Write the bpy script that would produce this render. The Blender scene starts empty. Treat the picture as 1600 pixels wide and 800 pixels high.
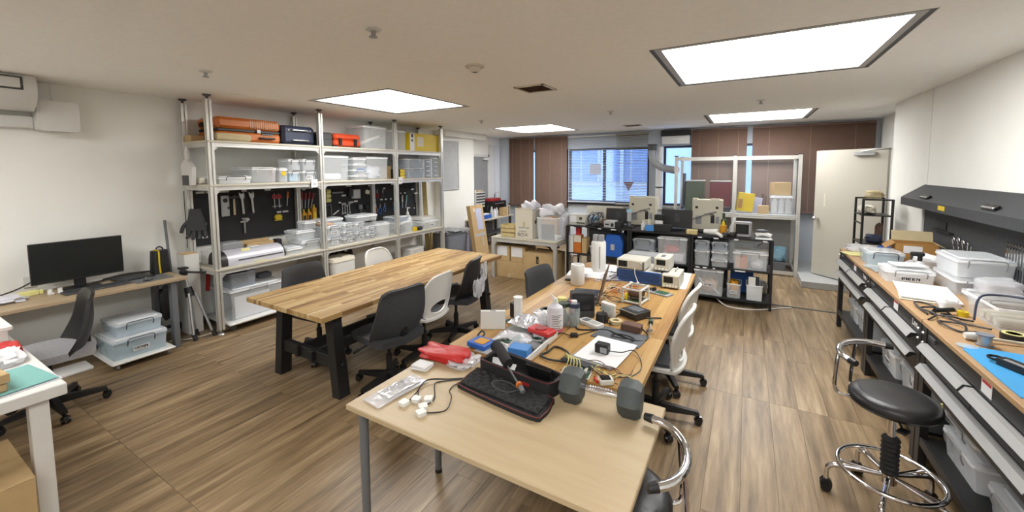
import bpy, math, random
from mathutils import Vector, Matrix, Euler
sc = bpy.context.scene
COL = sc.collection
PI = math.pi
rnd = random.Random(11)

# ---------------------------------------------------------------- camera, world, exposure
cam = bpy.data.cameras.new('camera')
cam_ob = bpy.data.objects.new('camera', cam)
COL.objects.link(cam_ob)
YAW, PITCH, ROLL, EYE = -0.525853, 0.076124, -0.006577, 1.82     # standing photographer, arm raised
fw = Vector((math.sin(YAW) * math.cos(PITCH), math.cos(YAW) * math.cos(PITCH), -math.sin(PITCH)))
rt = Vector((math.cos(YAW), -math.sin(YAW), 0))
up = rt.cross(fw)
r2 = rt * math.cos(ROLL) + up * math.sin(ROLL)
u2 = up * math.cos(ROLL) - rt * math.sin(ROLL)
mw = Matrix((r2, u2, -fw)).transposed().to_4x4()
mw.translation = (0, 0, EYE)
cam_ob.matrix_world = mw
cam.sensor_width = 36
cam.lens = 632.32 / 1600 * 36
cam.shift_y = -(400 - 313.31) / 1600
cam.clip_start = 0.05
cam.clip_end = 200
sc.camera = cam_ob
sc.view_settings.view_transform = 'Standard'
sc.view_settings.look = 'None'
sc.view_settings.gamma = 1
sc.view_settings.exposure = 1.36
LAMP = 6.2          # radiance of the ceiling light diffusers
w = bpy.data.worlds.new('sky')
sc.world = w
w.use_nodes = True
bg = w.node_tree.nodes['Background']
bg.inputs[0].default_value = (0.44, 0.62, 1.0, 1)
bg.inputs[1].default_value = 1.7
sc.cycles.max_bounces = 14
sc.cycles.diffuse_bounces = 7
sc.cycles.transparent_max_bounces = 32
sc.cycles.caustics_reflective = False
sc.cycles.caustics_refractive = False
sc.cycles.sample_clamp_indirect = 6

# ---------------------------------------------------------------- materials
def s2l(v):
    v /= 255.0
    return v / 12.92 if v <= 0.04045 else ((v + 0.055) / 1.055) ** 2.4
def C3(c): return tuple(s2l(x) for x in c) + (1,)
MATS = {}
def nodes_of(name):
    m = bpy.data.materials.new(name)
    m.use_nodes = True
    nt = m.node_tree
    return m, nt, nt.nodes['Principled BSDF']
def lk(nt, a, b): nt.links.new(a, b)
def noise_col(nt, col, amt, scale, vec=None, det=3):
    n = nt.nodes.new('ShaderNodeTexNoise')
    n.inputs['Scale'].default_value = scale
    n.inputs['Detail'].default_value = det
    if vec is None:
        tc = nt.nodes.new('ShaderNodeTexCoord'); vec = tc.outputs['Object']
    lk(nt, vec, n.inputs['Vector'])
    r = nt.nodes.new('ShaderNodeValToRGB')
    r.color_ramp.elements[0].position = 0.3
    r.color_ramp.elements[1].position = 0.7
    r.color_ramp.elements[0].color = tuple(x * (1 - amt) for x in col[:3]) + (1,)
    r.color_ramp.elements[1].color = tuple(min(1, x * (1 + amt)) for x in col[:3]) + (1,)
    lk(nt, n.outputs['Fac'], r.inputs['Fac'])
    return r, n
def mat(key, rgb, rough=0.5, metal=0.0, amt=0.06, scale=9, bump=0.0, spec=None, coat=0):
    """plain painted / moulded / metal surface with a faint procedural unevenness"""
    m, nt, p = nodes_of(key)
    if max(rgb) > 175 and key not in ('wall', 'ceiling', 'door_grey', 'chrome', 'aluminium'): rgb = tuple(c * .9 for c in rgb)
    r, n = noise_col(nt, C3(rgb), amt, scale)
    lk(nt, r.outputs['Color'], p.inputs['Base Color'])
    p.inputs['Roughness'].default_value = rough
    p.inputs['Metallic'].default_value = metal
    if spec is not None: p.inputs['Specular IOR Level'].default_value = spec
    if coat: p.inputs['Coat Weight'].default_value = coat
    if bump:
        b = nt.nodes.new('ShaderNodeBump'); b.inputs['Strength'].default_value = bump
        b.inputs['Distance'].default_value = 0.01
        lk(nt, n.outputs['Fac'], b.inputs['Height']); lk(nt, b.outputs['Normal'], p.inputs['Normal'])
    MATS[key] = m
    return m
def wood(key, tones, axis='y', rough=0.45, stretch=14, scale=3.0, per_obj=0.6, grain=0.5, world=False, tone=.82):
    """tones: list of sRGB; colour chosen by the piece's own random value plus grain stretched along axis"""
    m, nt, p = nodes_of(key)
    tc = nt.nodes.new('ShaderNodeTexCoord')
    mp = nt.nodes.new('ShaderNodeMapping')
    s = [stretch, stretch, stretch]; s['xyz'.index(axis)] = 1
    mp.inputs['Scale'].default_value = s
    oi = nt.nodes.new('ShaderNodeObjectInfo')
    if world:
        geo = nt.nodes.new('ShaderNodeNewGeometry'); src = geo.outputs['Position']
    else: src = tc.outputs['Object']
    off = nt.nodes.new('ShaderNodeVectorMath'); off.operation = 'ADD'
    mul = nt.nodes.new('ShaderNodeMath'); mul.operation = 'MULTIPLY'; mul.inputs[1].default_value = 0 if world == 'joined' else 37.0
    lk(nt, oi.outputs['Random'], mul.inputs[0])
    lk(nt, src, off.inputs[0]); lk(nt, mul.outputs[0], off.inputs[1])
    lk(nt, off.outputs[0], mp.inputs['Vector'])
    n = nt.nodes.new('ShaderNodeTexNoise'); n.inputs['Scale'].default_value = scale; n.inputs['Detail'].default_value = 6
    n.inputs['Roughness'].default_value = 0.65
    lk(nt, mp.outputs[0], n.inputs['Vector'])
    a = nt.nodes.new('ShaderNodeMath'); a.operation = 'MULTIPLY'; a.inputs[1].default_value = per_obj
    lk(nt, oi.outputs['Random'], a.inputs[0])
    g = nt.nodes.new('ShaderNodeMath'); g.operation = 'MULTIPLY_ADD'; g.inputs[1].default_value = grain * 2; g.inputs[2].default_value = 0.5 - grain - per_obj / 2
    lk(nt, n.outputs['Fac'], g.inputs[0])
    t = nt.nodes.new('ShaderNodeMath'); t.operation = 'ADD'; t.use_clamp = True
    lk(nt, a.outputs[0], t.inputs[0]); lk(nt, g.outputs[0], t.inputs[1])
    r = nt.nodes.new('ShaderNodeValToRGB')
    els = r.color_ramp.elements
    while len(els) < len(tones): els.new(0.5)
    for i, c in enumerate(tones):
        els[i].position = i / (len(tones) - 1); els[i].color = C3([v * tone for v in c])
    lk(nt, t.outputs[0], r.inputs['Fac']); lk(nt, r.outputs['Color'], p.inputs['Base Color'])
    p.inputs['Roughness'].default_value = rough
    MATS[key] = m
    return m
def clear(key, rgb, fac, rough=0.12):
    """translucent plastic: part lets the view through, part is a milky glossy surface"""
    m, nt, p = nodes_of(key)
    r, _ = noise_col(nt, C3(rgb), 0.05, 6)
    lk(nt, r.outputs['Color'], p.inputs['Base Color'])
    p.inputs['Roughness'].default_value = rough
    t = nt.nodes.new('ShaderNodeBsdfTransparent'); t.inputs[0].default_value = tuple(0.75 + 0.25 * x for x in C3(rgb)[:3]) + (1,)
    mx = nt.nodes.new('ShaderNodeMixShader'); mx.inputs[0].default_value = fac
    out = nt.nodes['Material Output']
    lk(nt, t.outputs[0], mx.inputs[1]); lk(nt, p.outputs[0], mx.inputs[2]); lk(nt, mx.outputs[0], out.inputs['Surface'])
    MATS[key] = m
    return m
def emit(key, rgb, strength):
    m, nt, p = nodes_of(key)
    p.inputs['Base Color'].default_value = C3(rgb)
    p.inputs['Emission Color'].default_value = C3(rgb)
    p.inputs['Emission Strength'].default_value = strength
    MATS[key] = m
    return m

mat('wall', (231, 231, 226), 0.85, amt=0.02, scale=2.5)
mat('ceiling', (246, 246, 243), 0.9, amt=0.02, scale=30, bump=0.15)
mat('pale_grey', (190, 192, 192), 0.5)
mat('door_grey', (184, 180, 168), 0.5, amt=0.015, scale=1.5)
mat('white', (236, 236, 232), 0.4, amt=0.02)
mat('paper', (240, 240, 242), 0.8, amt=0.02)
mat('cream', (226, 219, 200), 0.5, amt=0.03)
mat('ivory', (214, 209, 190), 0.5, amt=0.03)
mat('shelf_board', (214, 208, 190), 0.55, amt=0.04)
mat('black', (24, 24, 25), 0.45, amt=0.15)
mat('black_gloss', (20, 20, 22), 0.2, amt=0.1)
mat('black_matt', (26, 26, 27), 0.8, amt=0.15)
mat('black_leather', (30, 30, 31), 0.38, amt=0.2, scale=60, bump=0.1)
mat('table_black', (28, 28, 28), 0.55, amt=0.2, scale=20)
mat('peg_black', (27, 27, 30), 0.7, amt=0.15)
mat('charcoal', (52, 54, 57), 0.7, amt=0.12, scale=40)
mat('dark_grey', (66, 68, 70), 0.55, amt=0.08)
mat('slate', (84, 88, 94), 0.5, amt=0.06)
mat('steel_grey', (102, 105, 108), 0.45, amt=0.05)
mat('mid_grey', (138, 140, 142), 0.5, amt=0.05)
mat('seat_grey', (150, 149, 152), 0.85, amt=0.1, scale=90)
mat('bin_grey', (118, 124, 134), 0.5, amt=0.05)
mat('lilac', (196, 198, 224), 0.5, amt=0.05)
mat('aluminium', (216, 215, 210), 0.38, 0.6, amt=0.04)
mat('laminator_silver', (210, 210, 220), 0.35, 0.1, amt=0.03)
mat('silver', (205, 205, 207), 0.3, 0.75, amt=0.04)
mat('handle_grey', (190, 190, 188), 0.4, 0.25, amt=0.03)
mat('chrome', (225, 225, 228), 0.08, 1.0, amt=0.02)
mat('steel', (160, 160, 160), 0.35, 0.85, amt=0.08)
mat('cardboard', (200, 170, 122), 0.85, amt=0.06, scale=14)
mat('kraft', (178, 132, 70), 0.8, amt=0.08, scale=10)
mat('pale_card', (206, 190, 150), 0.85, amt=0.05, scale=14)
mat('crate_wood', (206, 186, 130), 0.7, amt=0.12, scale=25)
mat('brown', (92, 66, 54), 0.5, amt=0.08)
mat('orange', (212, 118, 44), 0.45, amt=0.05)
mat('bright_orange', (232, 84, 40), 0.4, amt=0.05)
mat('pale_orange', (222, 176, 140), 0.5)
mat('red', (200, 42, 40), 0.45, amt=0.08)
mat('trim_red', (96, 34, 36), 0.5)
mat('dark_red', (140, 34, 38), 0.45, amt=0.08)
mat('pink', (214, 120, 128), 0.5)
mat('yellow', (226, 196, 30), 0.5, amt=0.05)
mat('pale_yellow', (232, 226, 150), 0.6)
mat('amber', (214, 152, 30), 0.4)
mat('navy', (44, 52, 76), 0.5, amt=0.08)
mat('blue', (34, 96, 190), 0.45, amt=0.06)
mat('light_blue', (70, 140, 214), 0.45, amt=0.05)
mat('mat_blue', (66, 168, 232), 0.6, amt=0.03)
mat('front_blue', (44, 104, 190), 0.5, amt=0.05)
mat('sky_blue', (150, 196, 222), 0.5)
mat('teal', (42, 82, 84), 0.5)
mat('aqua', (130, 190, 184), 0.5, amt=0.05)
mat('pcb_green', (40, 84, 60), 0.45, amt=0.1)
mat('dark_green', (40, 60, 44), 0.5)
mat('instrument', (206, 204, 192), 0.45, amt=0.03)
mat('screen', (26, 30, 30), 0.25, amt=0.1)
mat('lcd', (120, 132, 110), 0.3)
mat('copper', (170, 92, 50), 0.35, 0.6)
mat('blind_brown', (104, 80, 68), 0.55, amt=0.05)
mat('blind_grey', (150, 146, 134), 0.55, amt=0.05)
mat('blind_white', (216, 218, 220), 0.5, amt=0.03)
mat('window_frame', (40, 42, 58), 0.45, amt=0.05)
mat('foil', (228, 228, 232), 0.22, 0.35, amt=0.15, scale=40, bump=0.6)
mat('plastic_white', (230, 229, 224), 0.32, amt=0.02)
mat('bag_white', (226, 226, 234), 0.55, amt=0.06, scale=8, bump=0.3)
mat('rubber', (30, 30, 31), 0.75, amt=0.2, scale=70)
mat('dumbbell', (62, 68, 68), 0.6, amt=0.08, scale=50)
mat('particle', (186, 150, 108), 0.6, amt=0.07, scale=60)
mat('facade', (196, 208, 226), 0.8, amt=0.03)
mat('facade_glass', (120, 140, 170), 0.2, amt=0.1)
mat('pale_blue_paint', (208, 216, 226), 0.8, amt=0.02)
wood('acacia', [(132, 92, 48), (178, 138, 84), (202, 166, 108), (216, 182, 124), (236, 212, 166)], 'y', 0.42, 16, 2.2, 0.8, 0.55)
wood('acacia_long', [(150, 104, 50), (192, 146, 82), (208, 166, 100), (222, 186, 124)], 'y', 0.42, 12, 1.6, 0.45, 0.6)
wood('plank', [(72, 56, 36), (114, 94, 68), (144, 122, 92), (176, 156, 124)], 'y', 0.38, 13, 1.25, 0.16, 0.95, world=True, tone=1.0)
wood('birch', [(204, 178, 138), (216, 192, 152), (224, 203, 164)], 'x', 0.45, 9, 2.0, 0.1, 0.7)
wood('oak', [(186, 160, 126), (200, 176, 142), (210, 188, 154)], 'y', 0.5, 9, 2.0, 0.1, 0.7)
clear('clear', (246, 249, 252), 0.19)
clear('clear_rim', (250, 252, 255), 0.66)
clear('clear_lid', (248, 251, 254), 0.42)
clear('clear_grey', (206, 214, 222), 0.26)
clear('clear_blue', (214, 228, 236), 0.40)
clear('sheet_clear', (236, 238, 242), 0.03, 0.03)
clear('film', (232, 232, 236), 0.42, 0.1)
clear('smoke_green', (70, 84, 62), 0.82, 0.1)
clear('smoke_red', (110, 30, 44), 0.82, 0.1)
clear('pane', (222, 232, 244), 0.05, 0.02)
clear('jar_glass', (206, 220, 220), 0.30, 0.05)
emit('diffuser', (252, 251, 249), LAMP)
emit('lamp_trim', (255, 252, 246), LAMP * 0.9)

# ---------------------------------------------------------------- geometry collector
class G:
    def __init__(s): s.v = []; s.f = []; s.mi = []; s.m = 0; s.M = None
    def at(s, loc=(0, 0, 0), rz=0, rx=0, ry=0, sc_=1):
        s.M = Matrix.Translation(loc) @ Euler((rx, ry, rz)).to_matrix().to_4x4() @ Matrix.Scale(sc_, 4); return s
    def add(s, vs, fs):
        n = len(s.v)
        if s.M is not None: vs = [s.M @ Vector(p) for p in vs]
        s.v += [tuple(p) for p in vs]
        s.f += [tuple(n + i for i in f) for f in fs]
        s.mi += [s.m] * len(fs)
        return s
    def box(s, a, b, ch=0):
        a, b = [min(x, y) for x, y in zip(a, b)], [max(x, y) for x, y in zip(a, b)]
        if ch <= 0:
            vs = [(x, y, z) for z in (a[2], b[2]) for y in (a[1], b[1]) for x in (a[0], b[0])]
            return s.add(vs, [(0, 2, 3, 1), (4, 5, 7, 6), (0, 1, 5, 4), (2, 6, 7, 3), (0, 4, 6, 2), (1, 3, 7, 5)])
        ch = min([ch] + [(y - x) * 0.45 for x, y in zip(a, b)])
        vs = []; ix = {}
        for k in range(8):
            sg = (k & 1, k >> 1 & 1, k >> 2 & 1)
            for ax in range(3):
                p = []
                for d in range(3):
                    e = b[d] if sg[d] else a[d]
                    if d != ax: e += -ch if sg[d] else ch
                    p.append(e)
                ix[(k, ax)] = len(vs); vs.append(tuple(p))
        fs = []
        for ax in range(3):
            o1, o2 = [d for d in range(3) if d != ax]
            for side in (0, 1):
                ks = []
                for (i, j) in ((0, 0), (1, 0), (1, 1), (0, 1)):
                    ks.append((side << ax) | (i << o1) | (j << o2))
                q = [ix[(k, ax)] for k in ks]
                if (side == 1) == (ax == 1): q.reverse()
                fs.append(tuple(q))
        for ax in range(3):
            o1, o2 = [d for d in range(3) if d != ax]
            for (i, j) in ((0, 0), (1, 0), (1, 1), (0, 1)):
                k0 = (i << o1) | (j << o2); k1 = k0 | (1 << ax)
                q = [ix[(k0, o1)], ix[(k1, o1)], ix[(k1, o2)], ix[(k0, o2)]]
                fs.append(tuple(q))
        for k in range(8): fs.append((ix[(k, 0)], ix[(k, 1)], ix[(k, 2)]))
        return s.add(vs, fs)
    def cbox(s, c, d, ch=0):
        return s.box([c[i] - d[i] / 2 for i in range(3)], [c[i] + d[i] / 2 for i in range(3)], ch)
    def prism(s, poly, h0, h1, axis='z', taper=1.0):
        n = len(poly)
        cx = sum(p[0] for p in poly) / n; cy = sum(p[1] for p in poly) / n
        def P(p, h):
            return {'z': (p[0], p[1], h), 'y': (p[0], h, p[1]), 'x': (h, p[0], p[1])}[axis]
        top = [((p[0] - cx) * taper + cx, (p[1] - cy) * taper + cy) for p in poly]
        vs = [P(p, h0) for p in poly] + [P(p, h1) for p in top]
        fs = [tuple(range(n - 1, -1, -1)), tuple(range(n, 2 * n))]
        fs += [(i, (i + 1) % n, n + (i + 1) % n, n + i) for i in range(n)]
        return s.add(vs, fs)
    def rrect(s, x0, x1, y0, y1, z0, z1, r, n=4, axis='z', taper=1.0):
        return s.prism(rr(x0, x1, y0, y1, r, n), z0, z1, axis, taper)
    def cyl(s, p0, p1, r0, r1=None, n=14):
        r1 = r0 if r1 is None else r1
        p0, p1 = Vector(p0), Vector(p1)
        d = (p1 - p0).normalized()
        a = d.orthogonal().normalized(); b = d.cross(a)
        vs = []
        for (p, r) in ((p0, r0), (p1, r1)):
            for i in range(n):
                t = 2 * PI * i / n
                vs.append(p + (a * math.cos(t) + b * math.sin(t)) * r)
        fs = [tuple(range(n - 1, -1, -1)), tuple(range(n, 2 * n))]
        fs += [(i, (i + 1) % n, n + (i + 1) % n, n + i) for i in range(n)]
        return s.add(vs, fs)
    def tube(s, pts, r, n=8, smooth=0, closed=False):
        if smooth: pts = spline(pts, smooth, closed)
        pts = [Vector(p) for p in pts]; m = len(pts)
        vs = []; t0 = None
        for i in range(m):
            if closed: d = pts[(i + 1) % m] - pts[i - 1]
            else: d = pts[min(i + 1, m - 1)] - pts[max(i - 1, 0)]
            d.normalize()
            if t0 is None: a = d.orthogonal().normalized()
            else:
                a = a - d * a.dot(d)
                a = a.normalized() if a.length > 1e-6 else d.orthogonal().normalized()
            t0 = d; b = d.cross(a)
            rr_ = r(i / (m - 1)) if callable(r) else r
            for k in range(n):
                t = 2 * PI * k / n
                vs.append(pts[i] + (a * math.cos(t) + b * math.sin(t)) * rr_)
        fs = []
        for i in range(m if closed else m - 1):
            j = (i + 1) % m
            for k in range(n):
                fs.append((i * n + k, i * n + (k + 1) % n, j * n + (k + 1) % n, j * n + k))
        if not closed: fs += [tuple(range(n - 1, -1, -1)), tuple(range((m - 1) * n, m * n))]
        return s.add(vs, fs)
    def lathe(s, prof, c=(0, 0, 0), n=20):
        vs = []; m = len(prof)
        for (r, z) in prof:
            for k in range(n):
                t = 2 * PI * k / n
                vs.append((c[0] + r * math.cos(t), c[1] + r * math.sin(t), c[2] + z))
        fs = [(i * n + k, i * n + (k + 1) % n, (i + 1) * n + (k + 1) % n, (i + 1) * n + k) for i in range(m - 1) for k in range(n)]
        fs += [tuple(range(n - 1, -1, -1)), tuple(range((m - 1) * n, m * n))]
        return s.add(vs, fs)
    def ell(s, c, r, n=14, m=8):
        prof = [(max(1e-4, math.sin(PI * i / m)), -math.cos(PI * i / m)) for i in range(m + 1)]
        vs = []
        for (q, z) in prof:
            for k in range(n):
                t = 2 * PI * k / n
                vs.append((c[0] + r[0] * q * math.cos(t), c[1] + r[1] * q * math.sin(t), c[2] + r[2] * z))
        return s.add(vs, [(i * n + k, i * n + (k + 1) % n, (i + 1) * n + (k + 1) % n, (i + 1) * n + k) for i in range(m) for k in range(n)])
    def blob(s, c, r, seed=0, amp=0.18, e=0.55, n=22, m=12, flat=True):
        """crumpled soft bag: boxy ball with random dents, flat where it rests"""
        R = random.Random(seed)
        wv = [(R.uniform(2, 7), R.uniform(2, 7), R.uniform(2, 7), R.uniform(0, 6), R.uniform(.4, 1)) for _ in range(7)]
        vs = []
        sp = lambda v: math.copysign(abs(v) ** e, v)
        for i in range(m + 1):
            ph = -PI / 2 + PI * i / m
            for k in range(n):
                t = 2 * PI * k / n
                x, y, z = sp(math.cos(ph)) * sp(math.cos(t)), sp(math.cos(ph)) * sp(math.sin(t)), sp(math.sin(ph))
                d = sum(q[4] * math.sin(q[0] * x + q[1] * y + q[2] * z + q[3]) for q in wv) / 3 * amp
                p = [c[0] + r[0] * x * (1 + d), c[1] + r[1] * y * (1 + d), c[2] + r[2] * z * (1 + d * 1.6)]
                if flat: p[2] = max(p[2], c[2] - r[2], .0006)
                vs.append(tuple(p))
        return s.add(vs, [(i * n + k, i * n + (k + 1) % n, (i + 1) * n + (k + 1) % n, (i + 1) * n + k) for i in range(m) for k in range(n)])
    def sheet(s, rows, t, skip=None, closed_u=False):
        """grid of points -> sheet of thickness t with closed rims"""
        nr, nc = len(rows), len(rows[0])
        P = [[Vector(p) for p in r] for r in rows]
        N = []
        for i in range(nr):
            row = []
            for j in range(nc):
                if closed_u: du = P[i][(j + 1) % nc] - P[i][j - 1]
                else: du = P[i][min(j + 1, nc - 1)] - P[i][max(j - 1, 0)]
                dv = P[min(i + 1, nr - 1)][j] - P[max(i - 1, 0)][j]
                nn = du.cross(dv)
                row.append(nn.normalized() if nn.length > 1e-9 else Vector((0, 0, 1)))
            N.append(row)
        vs = [P[i][j] + N[i][j] * t / 2 for i in range(nr) for j in range(nc)] + [P[i][j] - N[i][j] * t / 2 for i in range(nr) for j in range(nc)]
        K = nr * nc; quads = []
        for i in range(nr - 1):
            for j in range(nc if closed_u else nc - 1):
                j2 = (j + 1) % nc
                if skip and skip(i, j): continue
                quads.append((i * nc + j, i * nc + j2, (i + 1) * nc + j2, (i + 1) * nc + j))
        ed = {}
        for q in quads:
            for a, b in zip(q, q[1:] + q[:1]): ed[(a, b)] = 1
        fs = list(quads) + [tuple(K + a for a in reversed(q)) for q in quads]
        for (a, b) in ed:
            if (b, a) not in ed: fs.append((b, a, K + a, K + b))
        return s.add(vs, fs)
def rr(x0, x1, y0, y1, r, n=4):
    r = min(r, (x1 - x0) * 0.499, (y1 - y0) * 0.499)
    out = []
    for (cx, cy, a0) in ((x1 - r, y1 - r, 0), (x0 + r, y1 - r, PI / 2), (x0 + r, y0 + r, PI), (x1 - r, y0 + r, 1.5 * PI)):
        for i in range(n + 1):
            t = a0 + PI / 2 * i / n
            out.append((cx + r * math.cos(t), cy + r * math.sin(t)))
    return out
def spline(pts, k=6, closed=False):
    pts = [Vector(p) for p in pts]; n = len(pts); out = []
    for i in range(n if closed else n - 1):
        if closed: a, b, c, d = pts[i - 1], pts[i], pts[(i + 1) % n], pts[(i + 2) % n]
        else: a, b, c, d = pts[max(i - 1, 0)], pts[i], pts[i + 1], pts[min(i + 2, n - 1)]
        for j in range(k):
            t = j / k
            out.append(0.5 * ((2 * b) + (c - a) * t + (2 * a - 5 * b + 4 * c - d) * t * t + (3 * b - a - 3 * c + d) * t ** 3))
    if not closed: out.append(pts[-1])
    return out
def mesh(name, g, mats):
    me = bpy.data.meshes.new(name)
    me.from_pydata(g.v, [], g.f)
    for m in (mats if isinstance(mats, (list, tuple)) else [mats]):
        me.materials.append(MATS[m])
    if len(me.materials) > 1: me.polygons.foreach_set('material_index', g.mi)
    me.polygons.foreach_set('use_smooth', [True] * len(me.polygons))
    me.set_sharp_from_angle(angle=math.radians(38))
    me.update()
    return me
def obj(name, g, mats, parent=None, loc=(0, 0, 0), rz=0, rot=None):
    o = bpy.data.objects.new(name, g if isinstance(g, bpy.types.Mesh) else mesh(name, g, mats))
    COL.objects.link(o)
    o.location = loc
    o.rotation_euler = rot if rot else (0, 0, rz)
    if parent is not None: o.parent = parent
    return o
def tag(o, label, cat, group=None):
    o['label'] = label; o['category'] = cat
    if group: o['group'] = group
    return o
def T(name, label, cat, loc=(0, 0, 0), rz=0, group=None, rot=None):
    o = bpy.data.objects.new(name, None)
    COL.objects.link(o)
    o.empty_display_size = 0.1
    o.location = loc
    o.rotation_euler = rot if rot else (0, 0, rz)
    return tag(o, label, cat, group)
def A(name, label, cat, g, mats, loc=(0, 0, 0), rz=0, group=None, rot=None):
    return tag(obj(name, g, mats, None, loc, rz, rot), label, cat, group)
def S(name, g, mats, parent=None, loc=(0, 0, 0), rz=0):
    o = obj(name, g, mats, parent, loc, rz)
    if parent is None: o['kind'] = 'structure'
    return o
def dup(root, loc, rz=None, label=None, group=None):
    r = root.copy(); COL.objects.link(r); r.location = loc
    if rz is not None: r.rotation_euler = (0, 0, rz)
    if label: r['label'] = label
    if group: r['group'] = group
    for ch in root.children:
        c = ch.copy(); COL.objects.link(c); c.parent = r
        for gc in ch.children:
            d = gc.copy(); COL.objects.link(d); d.parent = c
    return r
def B(a, b, ch=0): return G().box(a, b, ch)
def CB(c, d, ch=0): return G().cbox(c, d, ch)
# ================================================================ the room
XL, XR, YF, YB, ZC = -5.68, 1.68, 9.15, -2.6, 2.65
floor = S('floor', B((XL - .1, YB - .1, -0.1), (2.15, YF + .1, -0.004)), 'brown')
pw, pl = 0.184, 1.35
pm = {}
def plank_mesh(wd, ln):
    k = (round(wd, 3), round(ln, 3))
    if k not in pm: pm[k] = mesh('plank', B((0, 0, -0.004), (wd - 0.0012, ln - 0.0015, 0), 0.0006), 'plank')
    return pm[k]
nx = int(math.ceil((XR - XL) / pw))
for i in range(nx):
    x = XL + i * pw
    wd = min(pw, XR - x)
    cuts = [0.92 + 1.345 * k for k in range(-1, 7)]
    if i % 2: cuts = [0.92 + 2.69 * k + d for k in range(-1, 4) for d in (0, 0.9)]
    cuts = [c for c in cuts if c < YF]
    ys = sorted([max(c, -0.5) for c in cuts]) + [YF]
    for a, b in zip(ys, ys[1:]):
        if b - a < 0.05: continue
        # no plank where neither the view nor a step aside could ever reach
        if b < 1.2 and x > -0.9 + 0.3 * b: continue
        obj('plank', plank_mesh(wd, b - a), None, floor, (x, a, 0))
S('trim_1', B((0.33, 6.29, 0.0005), (XR, 6.33, 0.006), 0.002), 'dark_grey')
S('trim_2', B((0.77, 7.45, 0.0005), (1.95, YF, 0.1), 0.004), 'pale_grey')      # step in front of the exit door

# ceiling with openings for the recessed lights
LIGHTS = [(-0.63, 0.845, 3.01, 4.49), (-4.53, -3.17, 2.98, 4.41), (-0.63, 0.845, 7.09, 8.5), (-4.53, -3.12, 6.93, 8.3),
          (-0.63, 0.845, -1.3, 0.15), (-4.53, -3.17, -1.3, 0.15)]
xs = sorted({XL - .1, 2.15} | {v for l in LIGHTS for v in l[:2]})
ys = sorted({YB - .1, YF + .1} | {v for l in LIGHTS for v in l[2:]})
g = G()
for a, b in zip(xs, xs[1:]):
    for c, d in zip(ys, ys[1:]):
        mx, my = (a + b) / 2, (c + d) / 2
        if any(l[0] < mx < l[1] and l[2] < my < l[3] for l in LIGHTS): continue
        g.box((a, c, ZC), (b, d, ZC + 0.1))
S('ceiling', g, 'ceiling')
LL = ['large square recessed ceiling light nearest the camera on the side of the black workbenches',
      'square recessed ceiling light above the aluminium shelving and butcher block table',
      'recessed ceiling light above the framed enclosure near the exit door',
      'recessed ceiling light in front of the closed brown blind by the column',
      'recessed ceiling light behind the camera on the side of the black workbenches',
      'recessed ceiling light behind the camera on the side of the wall desk']
for (x0, x1, y0, y1), lab in zip(LIGHTS, LL):
    cx, cy = (x0 + x1) / 2, (y0 + y1) / 2; hx, hy = (x1 - x0) / 2, (y1 - y0) / 2
    t = T('ceiling_light', lab, 'ceiling light', (cx, cy, ZC), 0, 'recessed ceiling lights')
    def ring(o, i, z0, z1):
        g = G()
        g.box((-hx + o, -hy + o, z0), (hx - o, -hy + i, z1)); g.box((-hx + o, hy - i, z0), (hx - o, hy - o, z1))
        g.box((-hx + o, -hy + i, z0), (-hx + i, hy - i, z1)); g.box((hx - i, -hy + i, z0), (hx - o, hy - i, z1))
        return g
    obj('frame', ring(0.0, 0.03, 0.005, 0.09), 'dark_grey', t)
    obj('trim', ring(0.03, 0.075, 0.004, 0.05), 'pale_grey', t)
    obj('diffuser', B((-hx + .075, -hy + .075, 0.03), (hx - .075, hy - .075, 0.045)), 'diffuser', t)

# walls
S('wall_left', G().box((XL - .1, YB - .1, -.1), (XL, YF + .1, ZC)), 'wall')
S('wall_rear', G().box((XL, YB - .1, 0), (XR + .2, YB, ZC)), 'wall')
g = G().box((XR, YB, 0), (XR + .1, 6.0, ZC)).box((XR - 0.004, 6.008, 0), (XR + .1, 7.27, ZC)).box((XR + .1, 7.17, 0), (2.05, 7.27, ZC)).box((1.95, 7.27, 0), (2.05, YF, ZC))
S('wall_right', g, 'wall')
S('wall_column', G().box((XL, 6.56, 0), (-5.5, 7.72, ZC - 0.1)), 'wall')
S('trim_3', G().box((XL, 6.56, ZC - .13), (-5.40, 8.1, ZC), 0.004), 'wall')      # box beam on the column
S('baseboard_left', G().box((XL, YB, 0), (XL + .012, 6.56, 0.07)).box((XL, 7.72, 0), (XL + .012, YF, 0.07)), 'dark_grey')
S('trim_4', G().box((XL + .013, -0.6, 0.0), (XL + .06, 2.0, 0.035), 0.006), 'white')   # cable duct at the foot of the wall
S('baseboard_right', G().box((1.94, 7.28, 0.1), (1.95, YF, 0.17)), 'dark_grey')
WIN = [(-5.38, -3.74, 0.95, 2.30), (-3.72, -1.85, 1.04, 2.30), (-1.56, 1.22, 1.03, 2.30)]
g = G()
g.box((XL, YF, 0), (2.05, YF + .15, 0.95)); g.box((XL, YF, 2.30), (2.05, YF + .15, ZC))
g.box((XL, YF, .95), (-5.38, YF + .15, 2.3)); g.box((-1.85, YF, .95), (-1.56, YF + .15, 2.3)); g.box((1.22, YF, .95), (2.05, YF + .15, 2.3))
g.box((-3.74, YF, .95), (-3.72, YF + .15, 2.3)); g.box((-3.72, YF, .95), (-1.85, YF + .15, 1.04)); g.box((-1.56, YF, .95), (1.22, YF + .15, 1.03))
S('wall_window', g, 'pale_blue_paint')
S('baseboard_window', B((XL, YF - .012, 0), (0.77, YF, 0.07)), 'dark_grey')
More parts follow.
